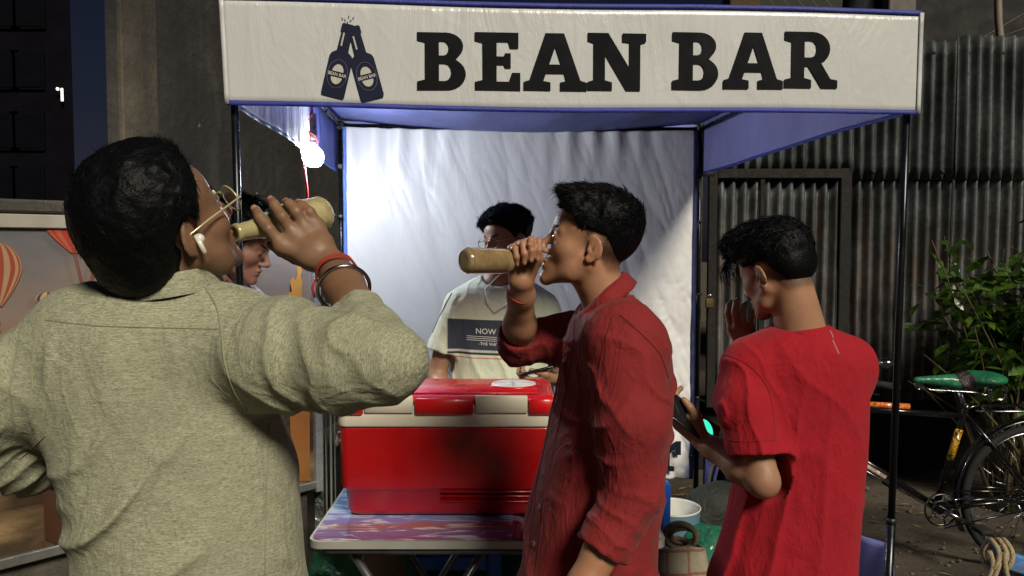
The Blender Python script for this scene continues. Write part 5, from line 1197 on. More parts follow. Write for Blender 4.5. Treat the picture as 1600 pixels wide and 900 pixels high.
def person_crimson():
    R0 = thing('person', 'young man in crimson button shirt standing in profile, drinking from a brown bottle', 'person', tuple(at(940, 800, 1.68) * V(1, 1, 0)))
    sk = skin_mat('skin_crimson', (176, 132, 102), (148, 106, 80))
    fr = head_frame(177, 12, 0); hc = at(920, 388, 1.70); HS = 0.91; frh = fr * HS; R32 = (fr / HS).astype(np.float32); h32 = hc.astype(np.float32)
    fw = V(math.cos(math.radians(188)), math.sin(math.radians(188)), 0); yw = V(-fw[1], fw[0], 0); yw = yw / np.linalg.norm(yw); yn = fw
    nb = at(952, 478, 1.70); nt = hc + frh @ V(-.022, 0, -.05)
    sL, eL, wL = at(985, 540, 1.52), at(985, 775, 1.50), at(893, 950, 1.44)      # near arm
    sR, eR, wR = at(930, 520, 1.86), at(811, 538, 1.86), at(815, 439, 1.685)
    HR = hand_pose(wR, V(.03, -.06, 1), V(-.20, 1, .05), True, [(72, 72, 40), (76, 72, 40), (80, 72, 42), (84, 74, 44)], [(.6, .2, .3), (.8, -.3, .7), (.5, -.8, .6)], .86)
    HL = hand_pose(wL, V(-.15, -.05, -1), V(.2, -1, 0), False, [(20, 30, 20)] * 4, [(.8, .5, .3), (.9, .2, .3), (1, 0, .2)], 1)
    # profile trunk: image width is its front-to-back depth
    rows = [(462, 930, 985), (474, 908, 1003), (492, 896, 1024), (520, 888, 1038), (560, 878, 1045), (620, 868, 1046), (690, 852, 1040), (760, 836, 1030), (830, 824, 1024), (900, 812, 1022), (960, 806, 1024)]
    bl_ = [.07, .11, .155, .185, .19, .185, .175, .165, .165, .17, .17]
    S0 = secs_px(rows, 1.70, bl_, yn); S = smooth_secs([(z, cx, cy, b, a) for z, cx, cy, a, b in S0])
    def skin(P):
        d = near(P, hc, .19, lambda Q: HS * head_sdf((Q - h32) @ R32))
        d = smin(d, cone(P, nt, nb, .052, .050), .018)
        d = smin(d, cone(P, at(955, 540, 1.70), at(935, 820, 1.70), .075, .075), .05)
        d = smin(d, chain(P, [at(950, 550, 1.70), sL, eL], [.04, .034, .036], .02), .02); d = smin(d, forearm(P, eL, wL, .040, .027), .015)
        d = smin(d, chain(P, [at(950, 550, 1.70), sR, eR], [.04, .034, .036], .02), .02); d = smin(d, forearm(P, eR, wR, .0345, .0250), .015)
        d = smin(d, hand_sdf(P, HR), .008); d = smin(d, hand_sdf(P, HL), .008); return d
    lo, hi = bbox([hc, sR, eR, wR, HR['c'], sL, eL, wL, HL['c']], .16); lo[2] = min(lo[2], .62)
    body_ = sdf_obj('body', skin, lo, hi, .0030, sk, R0)
    nR = unit(wR - eR); cuffR = eR + nR * .045; nL = unit(wL - eL); cuffL = eL + nL * .115
    def shirt(P):
        d = loft(P, S, yw, P, yn, 2.3)
        d = smin(d, ell(P, at(972, 530, 1.55), (.075, .06, .075)), .05)
        aL = chain(P, [at(978, 545, 1.54), at(988, 660, 1.50), eL], [.066, .066, .054], .03); fL = chain(P, [eL, cuffL + nL * .02], [.055, .049], .02)
        aR = chain(P, [at(945, 515, 1.83), at(880, 528, 1.86), eR], [.058, .052, .046], .03); fR = chain(P, [eR, cuffR + nR * .02], [.047, .043], .01)
        w_ = vnoise(P, 14, 2); tL = P[:, 2]
        aL = aL - .010 * (1 - sabs(np.sin(tL * 30 + w_ * 2.2 + P[:, 0] * 26))) ** 2.2 * np.clip(vnoise(P, 7, 4) + .55, 0, 1)
        tR = P[:, 0]; aR = aR - .006 * (1 - sabs(np.sin(tR * 46 + w_ * 2.0 + P[:, 2] * 16))) ** 1.8
        fR = fR - .003 * (1 - sabs(np.sin(P[:, 2] * 90 + w_ * 2))) ** 2
        fL = fL - .005 * (1 - sabs(np.sin(P[:, 2] * 70 + w_ * 2.4 + P[:, 0] * 40))) ** 2
        d = smin(d, smin(smax(smin(aL, fL, .015), plane(P, cuffL, nL), .003), smax(smin(aR, fR, .015), plane(P, cuffR, nR), .003), .01), .028)
        q = P; g1 = vnoise(q, (6, 5, 4.5), 1); x = q[:, 0] - S[10][1]; z = q[:, 2]
        lowm = np.clip((1.40 - z) / .15, 0, 1)
        dia = (1 - sabs(np.sin(z * 17 + x * 17 + g1 * 2.6))) ** 2.8 * np.clip(vnoise(q, (6, 5, 5), 8) * 1.6 + .3, 0, 1)
        dib = (1 - sabs(np.sin(z * 24 - x * 22 + g1 * 2.6))) ** 3 * np.clip(vnoise(q, (6, 5, 5), 17) * 1.6 + .15, 0, 1)
        d = d - lowm * (.015 * dia + .011 * dib) - .008 * (1 - sabs(vnoise(q, (15, 12, 13), 21))) ** 3 * np.clip(vnoise(q, 4, 30) + .5, 0, 1)
        d = smax(d, -cone(P, nb - (nt - nb) * .3, nt, .054, .058), .006)
        d = smax(d, -cone(P, cuffR - nR * .02, cuffR + nR * .06, .040, .043), .002); d = smax(d, -cone(P, cuffL - nL * .02, cuffL + nL * .06, .042, .046), .002)
        return smax(d, .70 + .05 * np.abs(P[:, 0] - S[3][1]) - P[:, 2], .004)
    lo, hi = bbox([sR, eR, sL, eL, cuffL, at(930, 450, 1.7), at(812, 900, 1.7), at(1035, 700, 1.75)], .10); lo[2] = .68
    sm_ = cotton('crimson_cotton', (132, 38, 40), (112, 30, 34), None, .8, 800, .45)
    bones = [(at(950, 480, 1.7), at(930, 900, 1.7), .15, .16, 0), (sL, eL, .06, .05, 1), (eL, cuffL, .05, .05, 1), (at(900, 520, 1.86), eR, .05, .05, 1), (eR, cuffR, .05, .05, 1)]
    sh = sdf_obj('shirt', shirt, lo, hi, .0038, sm_, R0, cloth_uv(bones, yw))
    collar_flaps(sh, nb + (nt - nb) * .10 + V(0, 0, -.004), (nt - nb) + V(-.035, 0, .02), fw + V(0, 0, -.2), sm_, .061, .073, .034, .034, 18)
    # rolled cuffs
    def cuffroll(c_, n_, r_, L, label=None):
        x, y, d_ = frame_of(n_); m = MB(True); rr = []
        for a_, z in ((r_ - .006, 0), (r_ - .001, .0035), (r_ + .0035, .001), (r_ + .005, -.006), (r_ + .0045, -L * .5), (r_ + .006, -L + .006), (r_ + .003, -L), (r_ - .002, -L + .002)):
            rr.append([np.asarray(c_) + d_ * (z + .003 * math.sin(t_ * 2 + 1)) + (a_ + .0022 * math.sin(t_ * 5 + z * 130)) * (math.cos(t_) * x + math.sin(t_) * y) for t_ in [2 * math.pi * k_ / 40 for k_ in range(40)]])
        m.rings(rr, True, False, False); me = m.mesh(); at2 = me.attributes.new('fuv', 'FLOAT_VECTOR', 'POINT'); at2.data.foreach_set('vector', np.array(m.v, np.float32).ravel()); obj('rolled_cuff', me, sm_, sh)
    cuffroll(cuffR, nR, .0435, .030); cuffroll(cuffL, nL, .0475, .050)
    bv_ = snap(sh); st = plain('crimson_thread', (98, 20, 26), .9, bump=0)
    seam(bv_, [at(884, 505, 1), at(878, 560, 1), at(866, 620, 1), at(853, 690, 1), at(838, 760, 1), at(833, 830, 1), at(822, 898, 1)], st, sh, .0011)
    seam(bv_, [at(898, 500, 1), at(893, 560, 1), at(882, 620, 1), at(868, 690, 1), at(853, 760, 1), at(846, 830, 1), at(836, 898, 1)], st, sh, .0009)
    seam(bv_, [at(968, 492, 1), at(1000, 520, 1), at(1030, 552, 1), at(1044, 590, 1)], st, sh, .0011)
    seam(bv_, [at(960, 490, 1), at(946, 530, 1), at(936, 580, 1), at(930, 640, 1), at(934, 700, 1)], st, sh, .0012)
    pearl = plain('button_shell', (120, 84, 74), .25, bump=0, coat=.6)
    for px, py in ((886, 548), (882, 563), (871, 625), (861, 673), (847, 740), (842, 792), (834, 850)):
        o = Vector((0, 0, CAM_Z)); q = Vector(at(px, py, 1.0)); h_ = bv_.ray_cast(o, (q - o).normalized())
        if h_[0] is not None: m = MB(True); button(m, np.array(h_[0]), np.array(h_[1]), .0062); obj('button', m, pearl, sh)
    hp = dict(zx=([-.08, -.02, 0, .02, .04, .06, .08, .12], [-.05, -.01, .014, .028, .036, .055, .082, .10]), tz=([-.07, -.04, .0, .03, .05, .08, .11, .14], [.0006, .0012, .002, .004, .009, .015, .018, .020]), tx=([-.12, -.05, .02, .07, .1], [.7, .9, 1, 1.1, 1.1]), extra=[((.042, 0, .090), (.054, .055, .022)), ((-.03, 0, .092), (.06, .06, .028))], temple=.05, nape=-.055, zlow=([-.12, -.07, -.03, .03, .06], [-.035, -.02, .036, .042, .03]), fade=.95, beard=.22, seed=6, rag=.014, n=22000, mess=.4, len=.9, lift=.4, w=.0006,
              comb=lambda l: V(.8 if l[2] > .05 else -.25, l[1] * 2, -.8 if l[2] < .05 else .15))
    make_hair('hair', fr, hc, hp, hm, R0, .003, HS); add_stub(body_, fr, hc, hp, HS); brows(frh, hc, hm, R0); eyes(frh, hc, R0, eye_w, eye_i, (1, .1, -.25))
    ax = nR
    p0 = eR + (wR - eR) * .84; m = MB(True); m.torus(p0, unit(ax + V(.25, 0, 0)), .0305, .0016, 32, 6); obj('wrist_thread', m, plain('thread_scarlet', (190, 40, 30), .7), R0)
    trousers(R0, (S[3][1], 1.70), yw, darkp, hw=.125, z_top=.88, fwd=fw)
    return dict(mouth=hc + frh @ V(.101, 0, -.054), hand=HR, root=R0)

# ------------------------------------------------------------------ boy in the red T-shirt (right), from behind
def person_red():
    R0 = thing('person', 'young man in plain red T-shirt seen from behind, head bowed, phone in hand', 'person', tuple(at(1240, 800, 1.95) * V(1, 1, 0)))
    sk = skin_mat('skin_red', (172, 134, 106), (146, 110, 86))
    fr = head_frame(124, -20, -4); hc = at(1214, 428, 1.98); HS = 0.93; frh = fr * HS; R32 = (fr / HS).astype(np.float32); h32 = hc.astype(np.float32)
    yw = unit(V(math.cos(math.radians(-2)), math.sin(math.radians(-2)), 0)); yn = V(-yw[1], yw[0], 0)
    nb = at(1252, 522, 1.955); nt = hc + frh @ V(-.030, 0, -.035)
    sL, eL, wL = at(1163, 575, 1.93), at(1192, 752, 1.85), at(1098, 690, 2.02)
    sR, eR, wR = at(1335, 580, 1.97), at(1290, 700, 2.16), at(1170, 548, 2.10)
    HLf = at(1052, 652, 2.05) - wL
    HL = hand_pose(wL, HLf, V(-.30, -.75, -.9), False, [(28, 40, 30), (26, 40, 30), (24, 42, 30), (22, 46, 30)], [(.7, .7, .2), (.9, .35, .1), (.98, .1, .2)], .95)
    HR = hand_pose(wR, at(1150, 492, 2.04) - wR, V(-.5, -.75, -.1), True, [(25, 45, 35), (25, 48, 35), (28, 50, 35), (30, 50, 35)], [(.8, .45, .4), (.9, .1, .4), (.9, -.1, .4)], .92)
    rows = [(506, 1212, 1292), (513, 1190, 1312), (524, 1164, 1330), (542, 1146, 1346), (570, 1140, 1352), (620, 1142, 1354), (690, 1148, 1354), (760, 1146, 1347), (820, 1134, 1342), (880, 1116, 1337), (930, 1110, 1336), (980, 1112, 1336)]
    S = smooth_secs(secs_px(rows, 1.96, [.05, .07, .09, .105, .115, .12, .12, .12, .12, .125, .125, .125], yw))
    def skin(P):
        d = near(P, hc, .19, lambda Q: HS * head_sdf((Q - h32) @ R32))
        d = smin(d, cone(P, nt, nb, .051, .060), .02)
        d = smin(d, cone(P, at(1250, 570, 1.97), at(1245, 820, 1.97), .07, .07), .05)
        d = smin(d, chain(P, [at(1250, 570, 1.97), sL, eL], [.04, .034, .037], .02), .02); d = smin(d, forearm(P, eL, wL, .038, .0255), .015)
        d = smin(d, chain(P, [at(1250, 570, 1.97), sR, eR], [.04, .034, .037], .02), .02); d = smin(d, forearm(P, eR, wR, .037, .025), .015)
        d = smin(d, hand_sdf(P, HR), .008); d = smin(d, hand_sdf(P, HL), .008); return d
    lo, hi = bbox([hc, sR, eR, wR, HR['c'], sL, eL, wL, HL['c'], at(1245, 820, 1.97)], .15)
    body_ = sdf_obj('body', skin, lo, hi, .0033, sk, R0)
    axL = unit(eL - sL); hemL = sL + axL * .205; axR = unit(eR - sR); hemR = sR + axR * .20
    def tee(P):
        d = loft(P, S, yw, P, yn, 2.3)
        d = smin(d, ell(P, at(1168, 568, 1.945), (.055, .06, .06)), .04); d = smin(d, ell(P, at(1328, 566, 1.965), (.06, .06, .06)), .04)
        aL = chain(P, [at(1172, 580, 1.93), at(1166, 630, 1.91), hemL + axL * .02], [.062, .067, .070], .03); aR = chain(P, [at(1325, 585, 1.97), hemR + axR * .02], [.060, .064], .03)
        w_ = vnoise(P, 12, 2)
        aL = aL - .009 * (1 - sabs(np.sin(P[:, 0] * 44 + w_ * 2.4 + P[:, 2] * 10))) ** 2.4
        sl = smin(smax(aL, plane(P, hemL, axL + V(0, 0, -.35)), .003), smax(aR, plane(P, hemR, axR), .003), .01); d = smin(d, sl, .026)
        q = P; g1 = vnoise(q, (5, 5, 3.5), 1); x = q[:, 0] - S[12][1]; z = q[:, 2]
        d = d - .013 * (1 - sabs(np.sin(z * 5 - x * 30 + g1 * 2.2))) ** 3 * np.clip(vnoise(q, (5, 5, 3), 8) * 1.5 + .35 - x * 2, 0, 1) * np.clip((1.28 - z) / .2, 0, 1)
        d = d - .007 * (1 - sabs(np.sin(z * 16 + x * 20 + g1 * 2.6))) ** 3 * np.clip(vnoise(q, (5, 5, 4), 18) * 1.5 + .1, 0, 1)
        d = d - .004 * (1 - sabs(vnoise(q, (14, 12, 10), 21))) ** 3 * np.clip(vnoise(q, 4, 30) + .4, 0, 1)
        d = smax(d, -cone(P, nb - (nt - nb) * .3, nt, .061, .064), .004)
        d = smax(d, -cone(P, hemL - axL * .015, hemL + axL * .06, .060, .066), .002); d = smax(d, -cone(P, hemR - axR * .015, hemR + axR * .06, .054, .06), .002)
        return smax(d, .64 - P[:, 2], .004)
    lo, hi = bbox([sR, hemR, sL, hemL, at(1250, 500, 1.96), at(1110, 880, 1.96), at(1340, 880, 1.96)], .12); lo[2] = .62
    sm_ = cotton('red_jersey', (160, 24, 38), (142, 20, 34), None, .85, 1100, .35)
    bones = [(at(1250, 520, 1.96), at(1240, 900, 1.96), .13, .15, 0), (sL, hemL, .06, .065, 1), (sR, hemR, .06, .06, 1)]
    sh = sdf_obj('t_shirt', tee, lo, hi, .0042, sm_, R0, cloth_uv(bones, yw))
    cp = nb + (nt - nb) * .05; nax = unit(unit(nt - nb) * .8 + V(.0, .1, .6)); x, y, d_ = frame_of(nax); m = MB(True); rr = []
    for r_, z in ((.074, -.014), (.0675, .006), (.065, .009), (.062, .005), (.064, -.016)): rr.append([cp + d_ * z + r_ * (math.cos(t_) * x + math.sin(t_) * y) for t_ in [2 * math.pi * k_ / 48 for k_ in range(48)]])
    m.rings(rr, True, False, False); me = m.mesh(); a_ = me.attributes.new('fuv', 'FLOAT_VECTOR', 'POINT'); a_.data.foreach_set('vector', np.array(m.v, np.float32).ravel()); obj('neck_rib', me, sm_, sh)
    bv_ = snap(sh); st = plain('red_thread', (128, 18, 28), .9, bump=0)
    seam(bv_, [at(1128, 552, 1), at(1168, 570, 1), at(1196, 600, 1), at(1208, 640, 1), at(1210, 690, 1)], st, sh, .0012)
    seam(bv_, [at(1124, 684, 1), at(1160, 690, 1), at(1208, 688, 1)], st, sh, .0010)
    lp = plain('grey_print', (150, 120, 124), .7, bump=0)
    for pts in ([at(1297, 516, 1), at(1300, 522, 1), at(1302, 528, 1)], [at(1301, 531, 1), at(1306, 542, 1), at(1311, 553, 1)]): seam(bv_, pts, lp, sh, .0022, 'neck_print', 12, -.0012)
    hp = dict(zx=([-.08, -.02, 0, .02, .04, .06, .08, .12], [-.05, -.012, .012, .026, .040, .062, .090, .11]), tz=([-.07, -.04, .0, .03, .05, .08, .11, .14], [.0008, .0015, .003, .006, .012, .018, .021, .022]), tx=([-.12, .02, .07, .1], [.9, 1, 1.05, 1.1]), temple=.05, nape=-.070, zlow=([-.12, -.07, -.03, .03, .06], [-.062, -.05, .030, .040, .03]), extra=[((.05, 0, .10), (.055, .06, .030)), ((-.065, 0, .004), (.040, .060, .045))], fade=.97, seed=12, rag=.012, n=20000, mess=.4, len=1.0, lift=.45, w=.0007,
              comb=lambda l: V(.9 if l[2] > .05 else -.2, l[1] * 3, -.8 if l[2] < .05 else -.05))
    make_hair('hair', fr, hc, hp, hm, R0, .003, HS); add_stub(body_, fr, hc, hp, HS); brows(frh, hc, hm, R0); eyes(frh, hc, R0, eye_w, eye_i)
    # loose fringe hanging over the brow
    m = MB(True)
    for k_ in range(60):
        y0 = random.uniform(-.02, .055); a0 = hc + frh @ V(.088, y0, .085 + random.uniform(-.01, .01)); a1 = hc + frh @ V(.128 + random.uniform(-.008, .010), y0 * 1.1 + .004, .058 + random.uniform(-.01, .01)); a2 = hc + frh @ V(.128 + random.uniform(-.008, .012), y0 * 1.25, .022 + random.uniform(-.016, .014))
        m.tube([a0, a1, a2], [.0011, .0009, .0003], 4)
    obj('hair_fringe', m, hm, R0)
    trousers(R0, (S[3][1], 1.96), yw, darkp, hw=.12, z_top=.80, fwd=yn)
    return dict(hand=HL, root=R0)

# ------------------------------------------------------------------ seller in the pale green T-shirt (behind the cooler)
def person_seller():
    R0 = thing('person', 'bearded seller in pale green T-shirt with navy chest band, behind the cooler', 'person', tuple(at(785, 800, 3.0) * V(1, 1, 0)))
    sk = skin_mat('skin_seller', (162, 124, 98), (136, 102, 80))
    fr = head_frame(224, -7, 3); hc = at(792, 378, 3.0); HS = 0.93; frh = fr * HS; R32 = (fr / HS).astype(np.float32); h32 = hc.astype(np.float32)
    yw = unit(V(1, .10, 0)); yn = V(-yw[1], yw[0], 0)
    nb = at(776, 444, 3.02); nt = hc + frh @ V(-.022, 0, -.05)
    sR, eR, wR = at(708, 480, 3.0), at(682, 590, 2.98), at(706, 655, 2.80)
    sL, eL, wL = at(860, 488, 3.02), at(884, 590, 2.98), at(872, 592, 2.76)
    HR = hand_pose(wR, V(.4, -.7, -.3), V(0, -.2, 1), True, [(20, 25, 20)] * 4, [(.8, .5, .3), (.9, .2, .3), (1, 0, .2)], .95)
    HL = hand_pose(wL, V(-.85, -.25, -.12), V(.1, -.3, -1), False, [(25, 45, 40)] * 4, [(.8, .5, .3), (.9, .2, .4), (1, 0, .5)], .95)
    rows = [(431, 750, 806), (438, 726, 832), (449, 710, 856), (470, 702, 866), (500, 700, 868), (545, 706, 866), (600, 708, 862), (670, 708, 862), (760, 708, 862)]
    S = smooth_secs(secs_px(rows, 3.03, [.05, .075, .095, .11, .115, .115, .115, .12, .12], yw))
    def skin(P):
        d = near(P, hc, .19, lambda Q: HS * head_sdf((Q - h32) @ R32))
        d = smin(d, cone(P, nt, nb, .053, .060), .018); d = smin(d, cone(P, at(785, 500, 3.04), at(785, 700, 3.04), .07, .07), .05)
        for s_, e_, w_ in ((sR, eR, wR), (sL, eL, wL)):
            d = smin(d, chain(P, [at(785, 505, 3.04), s_, e_], [.04, .034, .036], .02), .02); d = smin(d, forearm(P, e_, w_, .039, .026), .015)
        d = smin(d, hand_sdf(P, HR), .008); d = smin(d, hand_sdf(P, HL), .008); return d
    lo, hi = bbox([hc, sR, eR, wR, HR['c'], sL, eL, wL, HL['c']], .15)
    body_ = sdf_obj('body', skin, lo, hi, .0036, sk, R0)
    aR_ = unit(eR - sR); hR = sR + aR_ * .17; aL_ = unit(eL - sL); hL = sL + aL_ * .17
    def tee(P):
        d = loft(P, S, yw, P, yn, 2.3)
        for s_, a_, h_ in ((sR, aR_, hR), (sL, aL_, hL)):
            a = chain(P, [s_ + (at(785, 480, 3.0) - s_) * .15, h_ + a_ * .02], [.060, .062], .02); a = a - .004 * (1 - sabs(np.sin(P[:, 0] * 60 + vnoise(P, 12, 3) * 2))) ** 2; d = smin(d, smax(a, plane(P, h_, a_), .003), .028)
        g1 = vnoise(P, (6, 5, 4), 1); x = P[:, 0]; z = P[:, 2]
        d = d - .008 * (1 - sabs(np.sin(x * 34 + g1 * 2.4 + z * 4))) ** 2.6 * np.clip((1.25 - z) / .2, .1, 1) - .004 * (1 - sabs(vnoise(P, (13, 12, 10), 21))) ** 3
        d = smax(d, -cone(P, nb - (nt - nb) * .4 + V(0, -.012, 0), nt, .062, .066), .004)
        for h_, a_ in ((hR, aR_), (hL, aL_)): d = smax(d, -cone(P, h_ - a_ * .015, h_ + a_ * .05, .052, .058), .002)
        return smax(d, .80 - P[:, 2], .004)
    lo, hi = bbox([sR, hR, sL, hL, at(785, 430, 3.0), at(785, 660, 3.0)], .14); lo[2] = .78
    t = NT('seller_jersey'); u = t.sep(t.map()); z = u[2]; z0, z1 = at(785, 499, 2.92)[2], at(785, 560, 2.92)[2]; zz = t.math('ADD', z, t.math('MULTIPLY', t.math('SUBTRACT', u[0], -.15), .03))
    f = t.math('DIVIDE', t.math('SUBTRACT', zz, z1), z0 - z1); pale = lin((206, 213, 190)); nv = lin((28, 36, 66))
    col = t.ramp(f, [(0, pale), (.0, lin((190, 90, 80))), (.03, pale), (.10, lin((20, 20, 26))), (.16, lin((190, 194, 190))), (.22, nv), (1.0, pale)], 'CONSTANT')
    n = t.noise(t.map(), 5); col = t.mix(t.math('MULTIPLY', n, .3), col, t.mix(.5, col, lin((150, 160, 130))))
    arm = t.ramp(t.math('ABSOLUTE', t.math('ADD', u[0], -at(785, 500, 3.0)[0])), BW(.200, .204)); col = t.mix(arm, col, pale)
    t.set(Base_Color=col, Roughness=.85, Sheen_Weight=.2); t.nrm(t.bump(t.noise(t.map((10, 10, 5)), 1.5, 4, .5, 1.8), .4, .02)); 
    sh = sdf_obj('t_shirt', tee, lo, hi, .0055, t.m, R0)
    m = MB(True); x, y, d_ = frame_of(unit(unit(nt - nb) + V(0, -.45, .2))); cp = nb + V(-.004, -.012, -.006); rr = []
    for r_, zq in ((.076, -.008), (.0705, .004), (.066, .004), (.066, -.010)): rr.append([cp + d_ * zq + r_ * (math.cos(t_) * x + math.sin(t_) * y) for t_ in [2 * math.pi * k_ / 40 for k_ in range(40)]])
    m.rings(rr, True, False, False); obj('neck_rib', m, plain('pale_rib', (200, 210, 176), .85), sh)
    bv_ = snap(sh); wh = plain('white_print', (225, 225, 222), .6, bump=0)
    def decal(txt, px, py, hpx, Y=2.9):
        me = text_mesh(txt, 1.0, 0, .012); n_ = len(me.vertices); co = np.empty(n_ * 3, np.float32); me.vertices.foreach_get('co', co); co = co.reshape(-1, 3); out = []
        o = Vector((0, 0, CAM_Z))
        for c_ in co:
            q = Vector(at(px + c_[0] * hpx / .70, py - c_[1] * hpx / .70 + (c_[0] * hpx / .70) * .06, Y)); h_ = bv_.ray_cast(o, (q - o).normalized()); out.append(np.array(h_[0]) - np.array((q - o).normalized()) * .003 if h_[0] is not None else np.array(q))
        me.vertices.foreach_set('co', np.array(out, np.float32).ravel()); me.update(); obj('printed_words', me, wh, sh)
    decal('NOW HERE', 743, 521, 8.5); decal('-THE WAVES-', 748, 539, 4.6)
    for yy in (524.5, 527.5, 530.5): seam(bv_, [at(729, yy, 1), at(760, yy + 2, 1), at(830, yy + 5.5, 1)], wh, sh, .0012, 'printed_line', 30, .0)
    seam(bv_, [at(706, 458, 1), at(690, 488, 1), at(676, 520, 1)], plain('navy_piping', (30, 36, 60), .8), sh, .0022, 'sleeve_piping', 30, 0)
    m = MB(True); lc = [hc + frh @ V(.02, .070, -.06), at(758, 452, 2.93), at(762, 470, 2.90), at(776, 484, 2.89), at(800, 470, 2.90), at(800, 446, 2.96)]
    m.tube([lc[0] * (1 - k_) + lc[1] * k_ for k_ in (0, .5)] + lc[1:], .0028, 6); obj('neck_cord', m, plain('cord_white', (205, 205, 200), .6), R0)
    hp = dict(zx=([-.08, -.02, 0, .02, .04, .06, .08, .12], [-.05, -.01, .014, .028, .044, .062, .084, .10]), tz=([-.07, -.04, .0, .03, .05, .08, .11, .14], [.002, .004, .006, .010, .016, .026, .028, .026]), temple=.05, nape=-.055, seed=22, rag=.014, n=14000, mess=.6, len=.6, lift=.5, w=.0009, comb=lambda l: V(.6 if l[2] > .05 else -.2, l[1] * 2, -.6 if l[2] < .05 else .2))
    make_hair('hair', fr, hc, hp, hm, R0, .0036, HS); add_stub(body_, fr, hc, hp, HS); brows(frh, hc, hm, R0); eyes(frh, hc, R0, eye_w, eye_i, (1, 0, -.3))
    def beard(P):
        p = (P - h32) @ R32; d = head_sdf(p) * HS - .0045 - .002 * vnoise(p, 180, 3); s = np.abs(p[:, 1])
        lowz = p[:, 2] - (-.050 - (p[:, 0] - .03) * .25 + np.clip(.03 - p[:, 0], 0, .05) * 1.4); r = smax(lowz, -(p[:, 0] - .008), .004)
        mo = smax(np.abs(p[:, 2] + .042) - .004, s - .024, .003); r = np.where(p[:, 0] > .08, np.minimum(r, mo), r)
        r = smax(r, -(ell(p, (.100, 0, -.054), (.018, .021, .0085))), .002); return smax(d, r, .003)
    sdf_obj('beard', beard, hc - .16, hc + .16, .0034, hm2, R0)
    gl = plain('spectacle_wire', (150, 120, 110), .2, .8, bump=0); gg = MB(True)
    def hp_(x, y, z): return hc + frh @ V(x, y, z)
    for s in (-1, 1):
        gg.tube([hp_(.110 - .010 * abs(s * .034 + .025 * math.cos(t_)) / .06, s * .034 + .026 * math.cos(t_), .006 + .019 * math.sin(t_)) for t_ in [2 * math.pi * k_ / 24 for k_ in range(25)]], .0013, 6, False); gg.tube([hp_(.10, s * .060, .013), hp_(.03, s * .082, .014), hp_(-.012, s * .083, .008)], .0013, 6)
    gg.tube([hp_(.108, .009, .010), hp_(.110, 0, .013), hp_(.108, -.009, .010)], .0013, 6); obj('glasses', gg, gl, R0)
    trousers(R0, (S[3][1], 3.03), yw, denim, hw=.15, z_top=.93, fwd=-yn)
    ph = MB(); phone_at(ph, at(843, 579, 2.74), V(.95, .1, .16), V(-.1, .6, -.65)); return None
def phone_at(*a): pass
def make_phone(c, xd, nd, label, lit=False):
    """flat phone: long side xd, screen normal nd"""
    x = unit(xd); n = unit(np.asarray(nd) - x * np.dot(nd, x)); y = np.cross(n, x); R = np.stack([x, y, n], 1); t_ = thing('phone', label, 'phone', tuple(c))
    m = MB(True); m.box(c, (.158, .076, .008), R, .0035); obj('phone_case', m, plain('phone_black', (16, 16, 18), .3, bump=0, coat=.5), t_)
    m = MB(); m.box(np.asarray(c) + n * .0044, (.150, .069, .0006), R); s = NT('phone_glass'); s.set(Base_Color=(.01, .012, .014, 1), Roughness=.06)
    so_ = obj('screen', m, s.m, t_)
    if lit:
        e = bpy.data.materials.new('screen_glow'); e.use_nodes = True; b = e.node_tree.nodes['Principled BSDF']; b.inputs['Base Color'].default_value = (.02, .1, .08, 1); b.inputs['Emission Color'].default_value = (.05, .78, .50, 1); b.inputs['Emission Strength'].default_value = 1.0
        m = MB(); cc = np.asarray(c) + n * .0050 + x * lit[0] + y * lit[1]; m.add([cc + x * .024 * math.cos(q) * lit[2] + y * .024 * math.sin(q) * lit[3] for q in [math.pi * k_ / 16 for k_ in range(17)]], [tuple(range(17))]); obj('screen_icon', m, e, t_)
    return t_

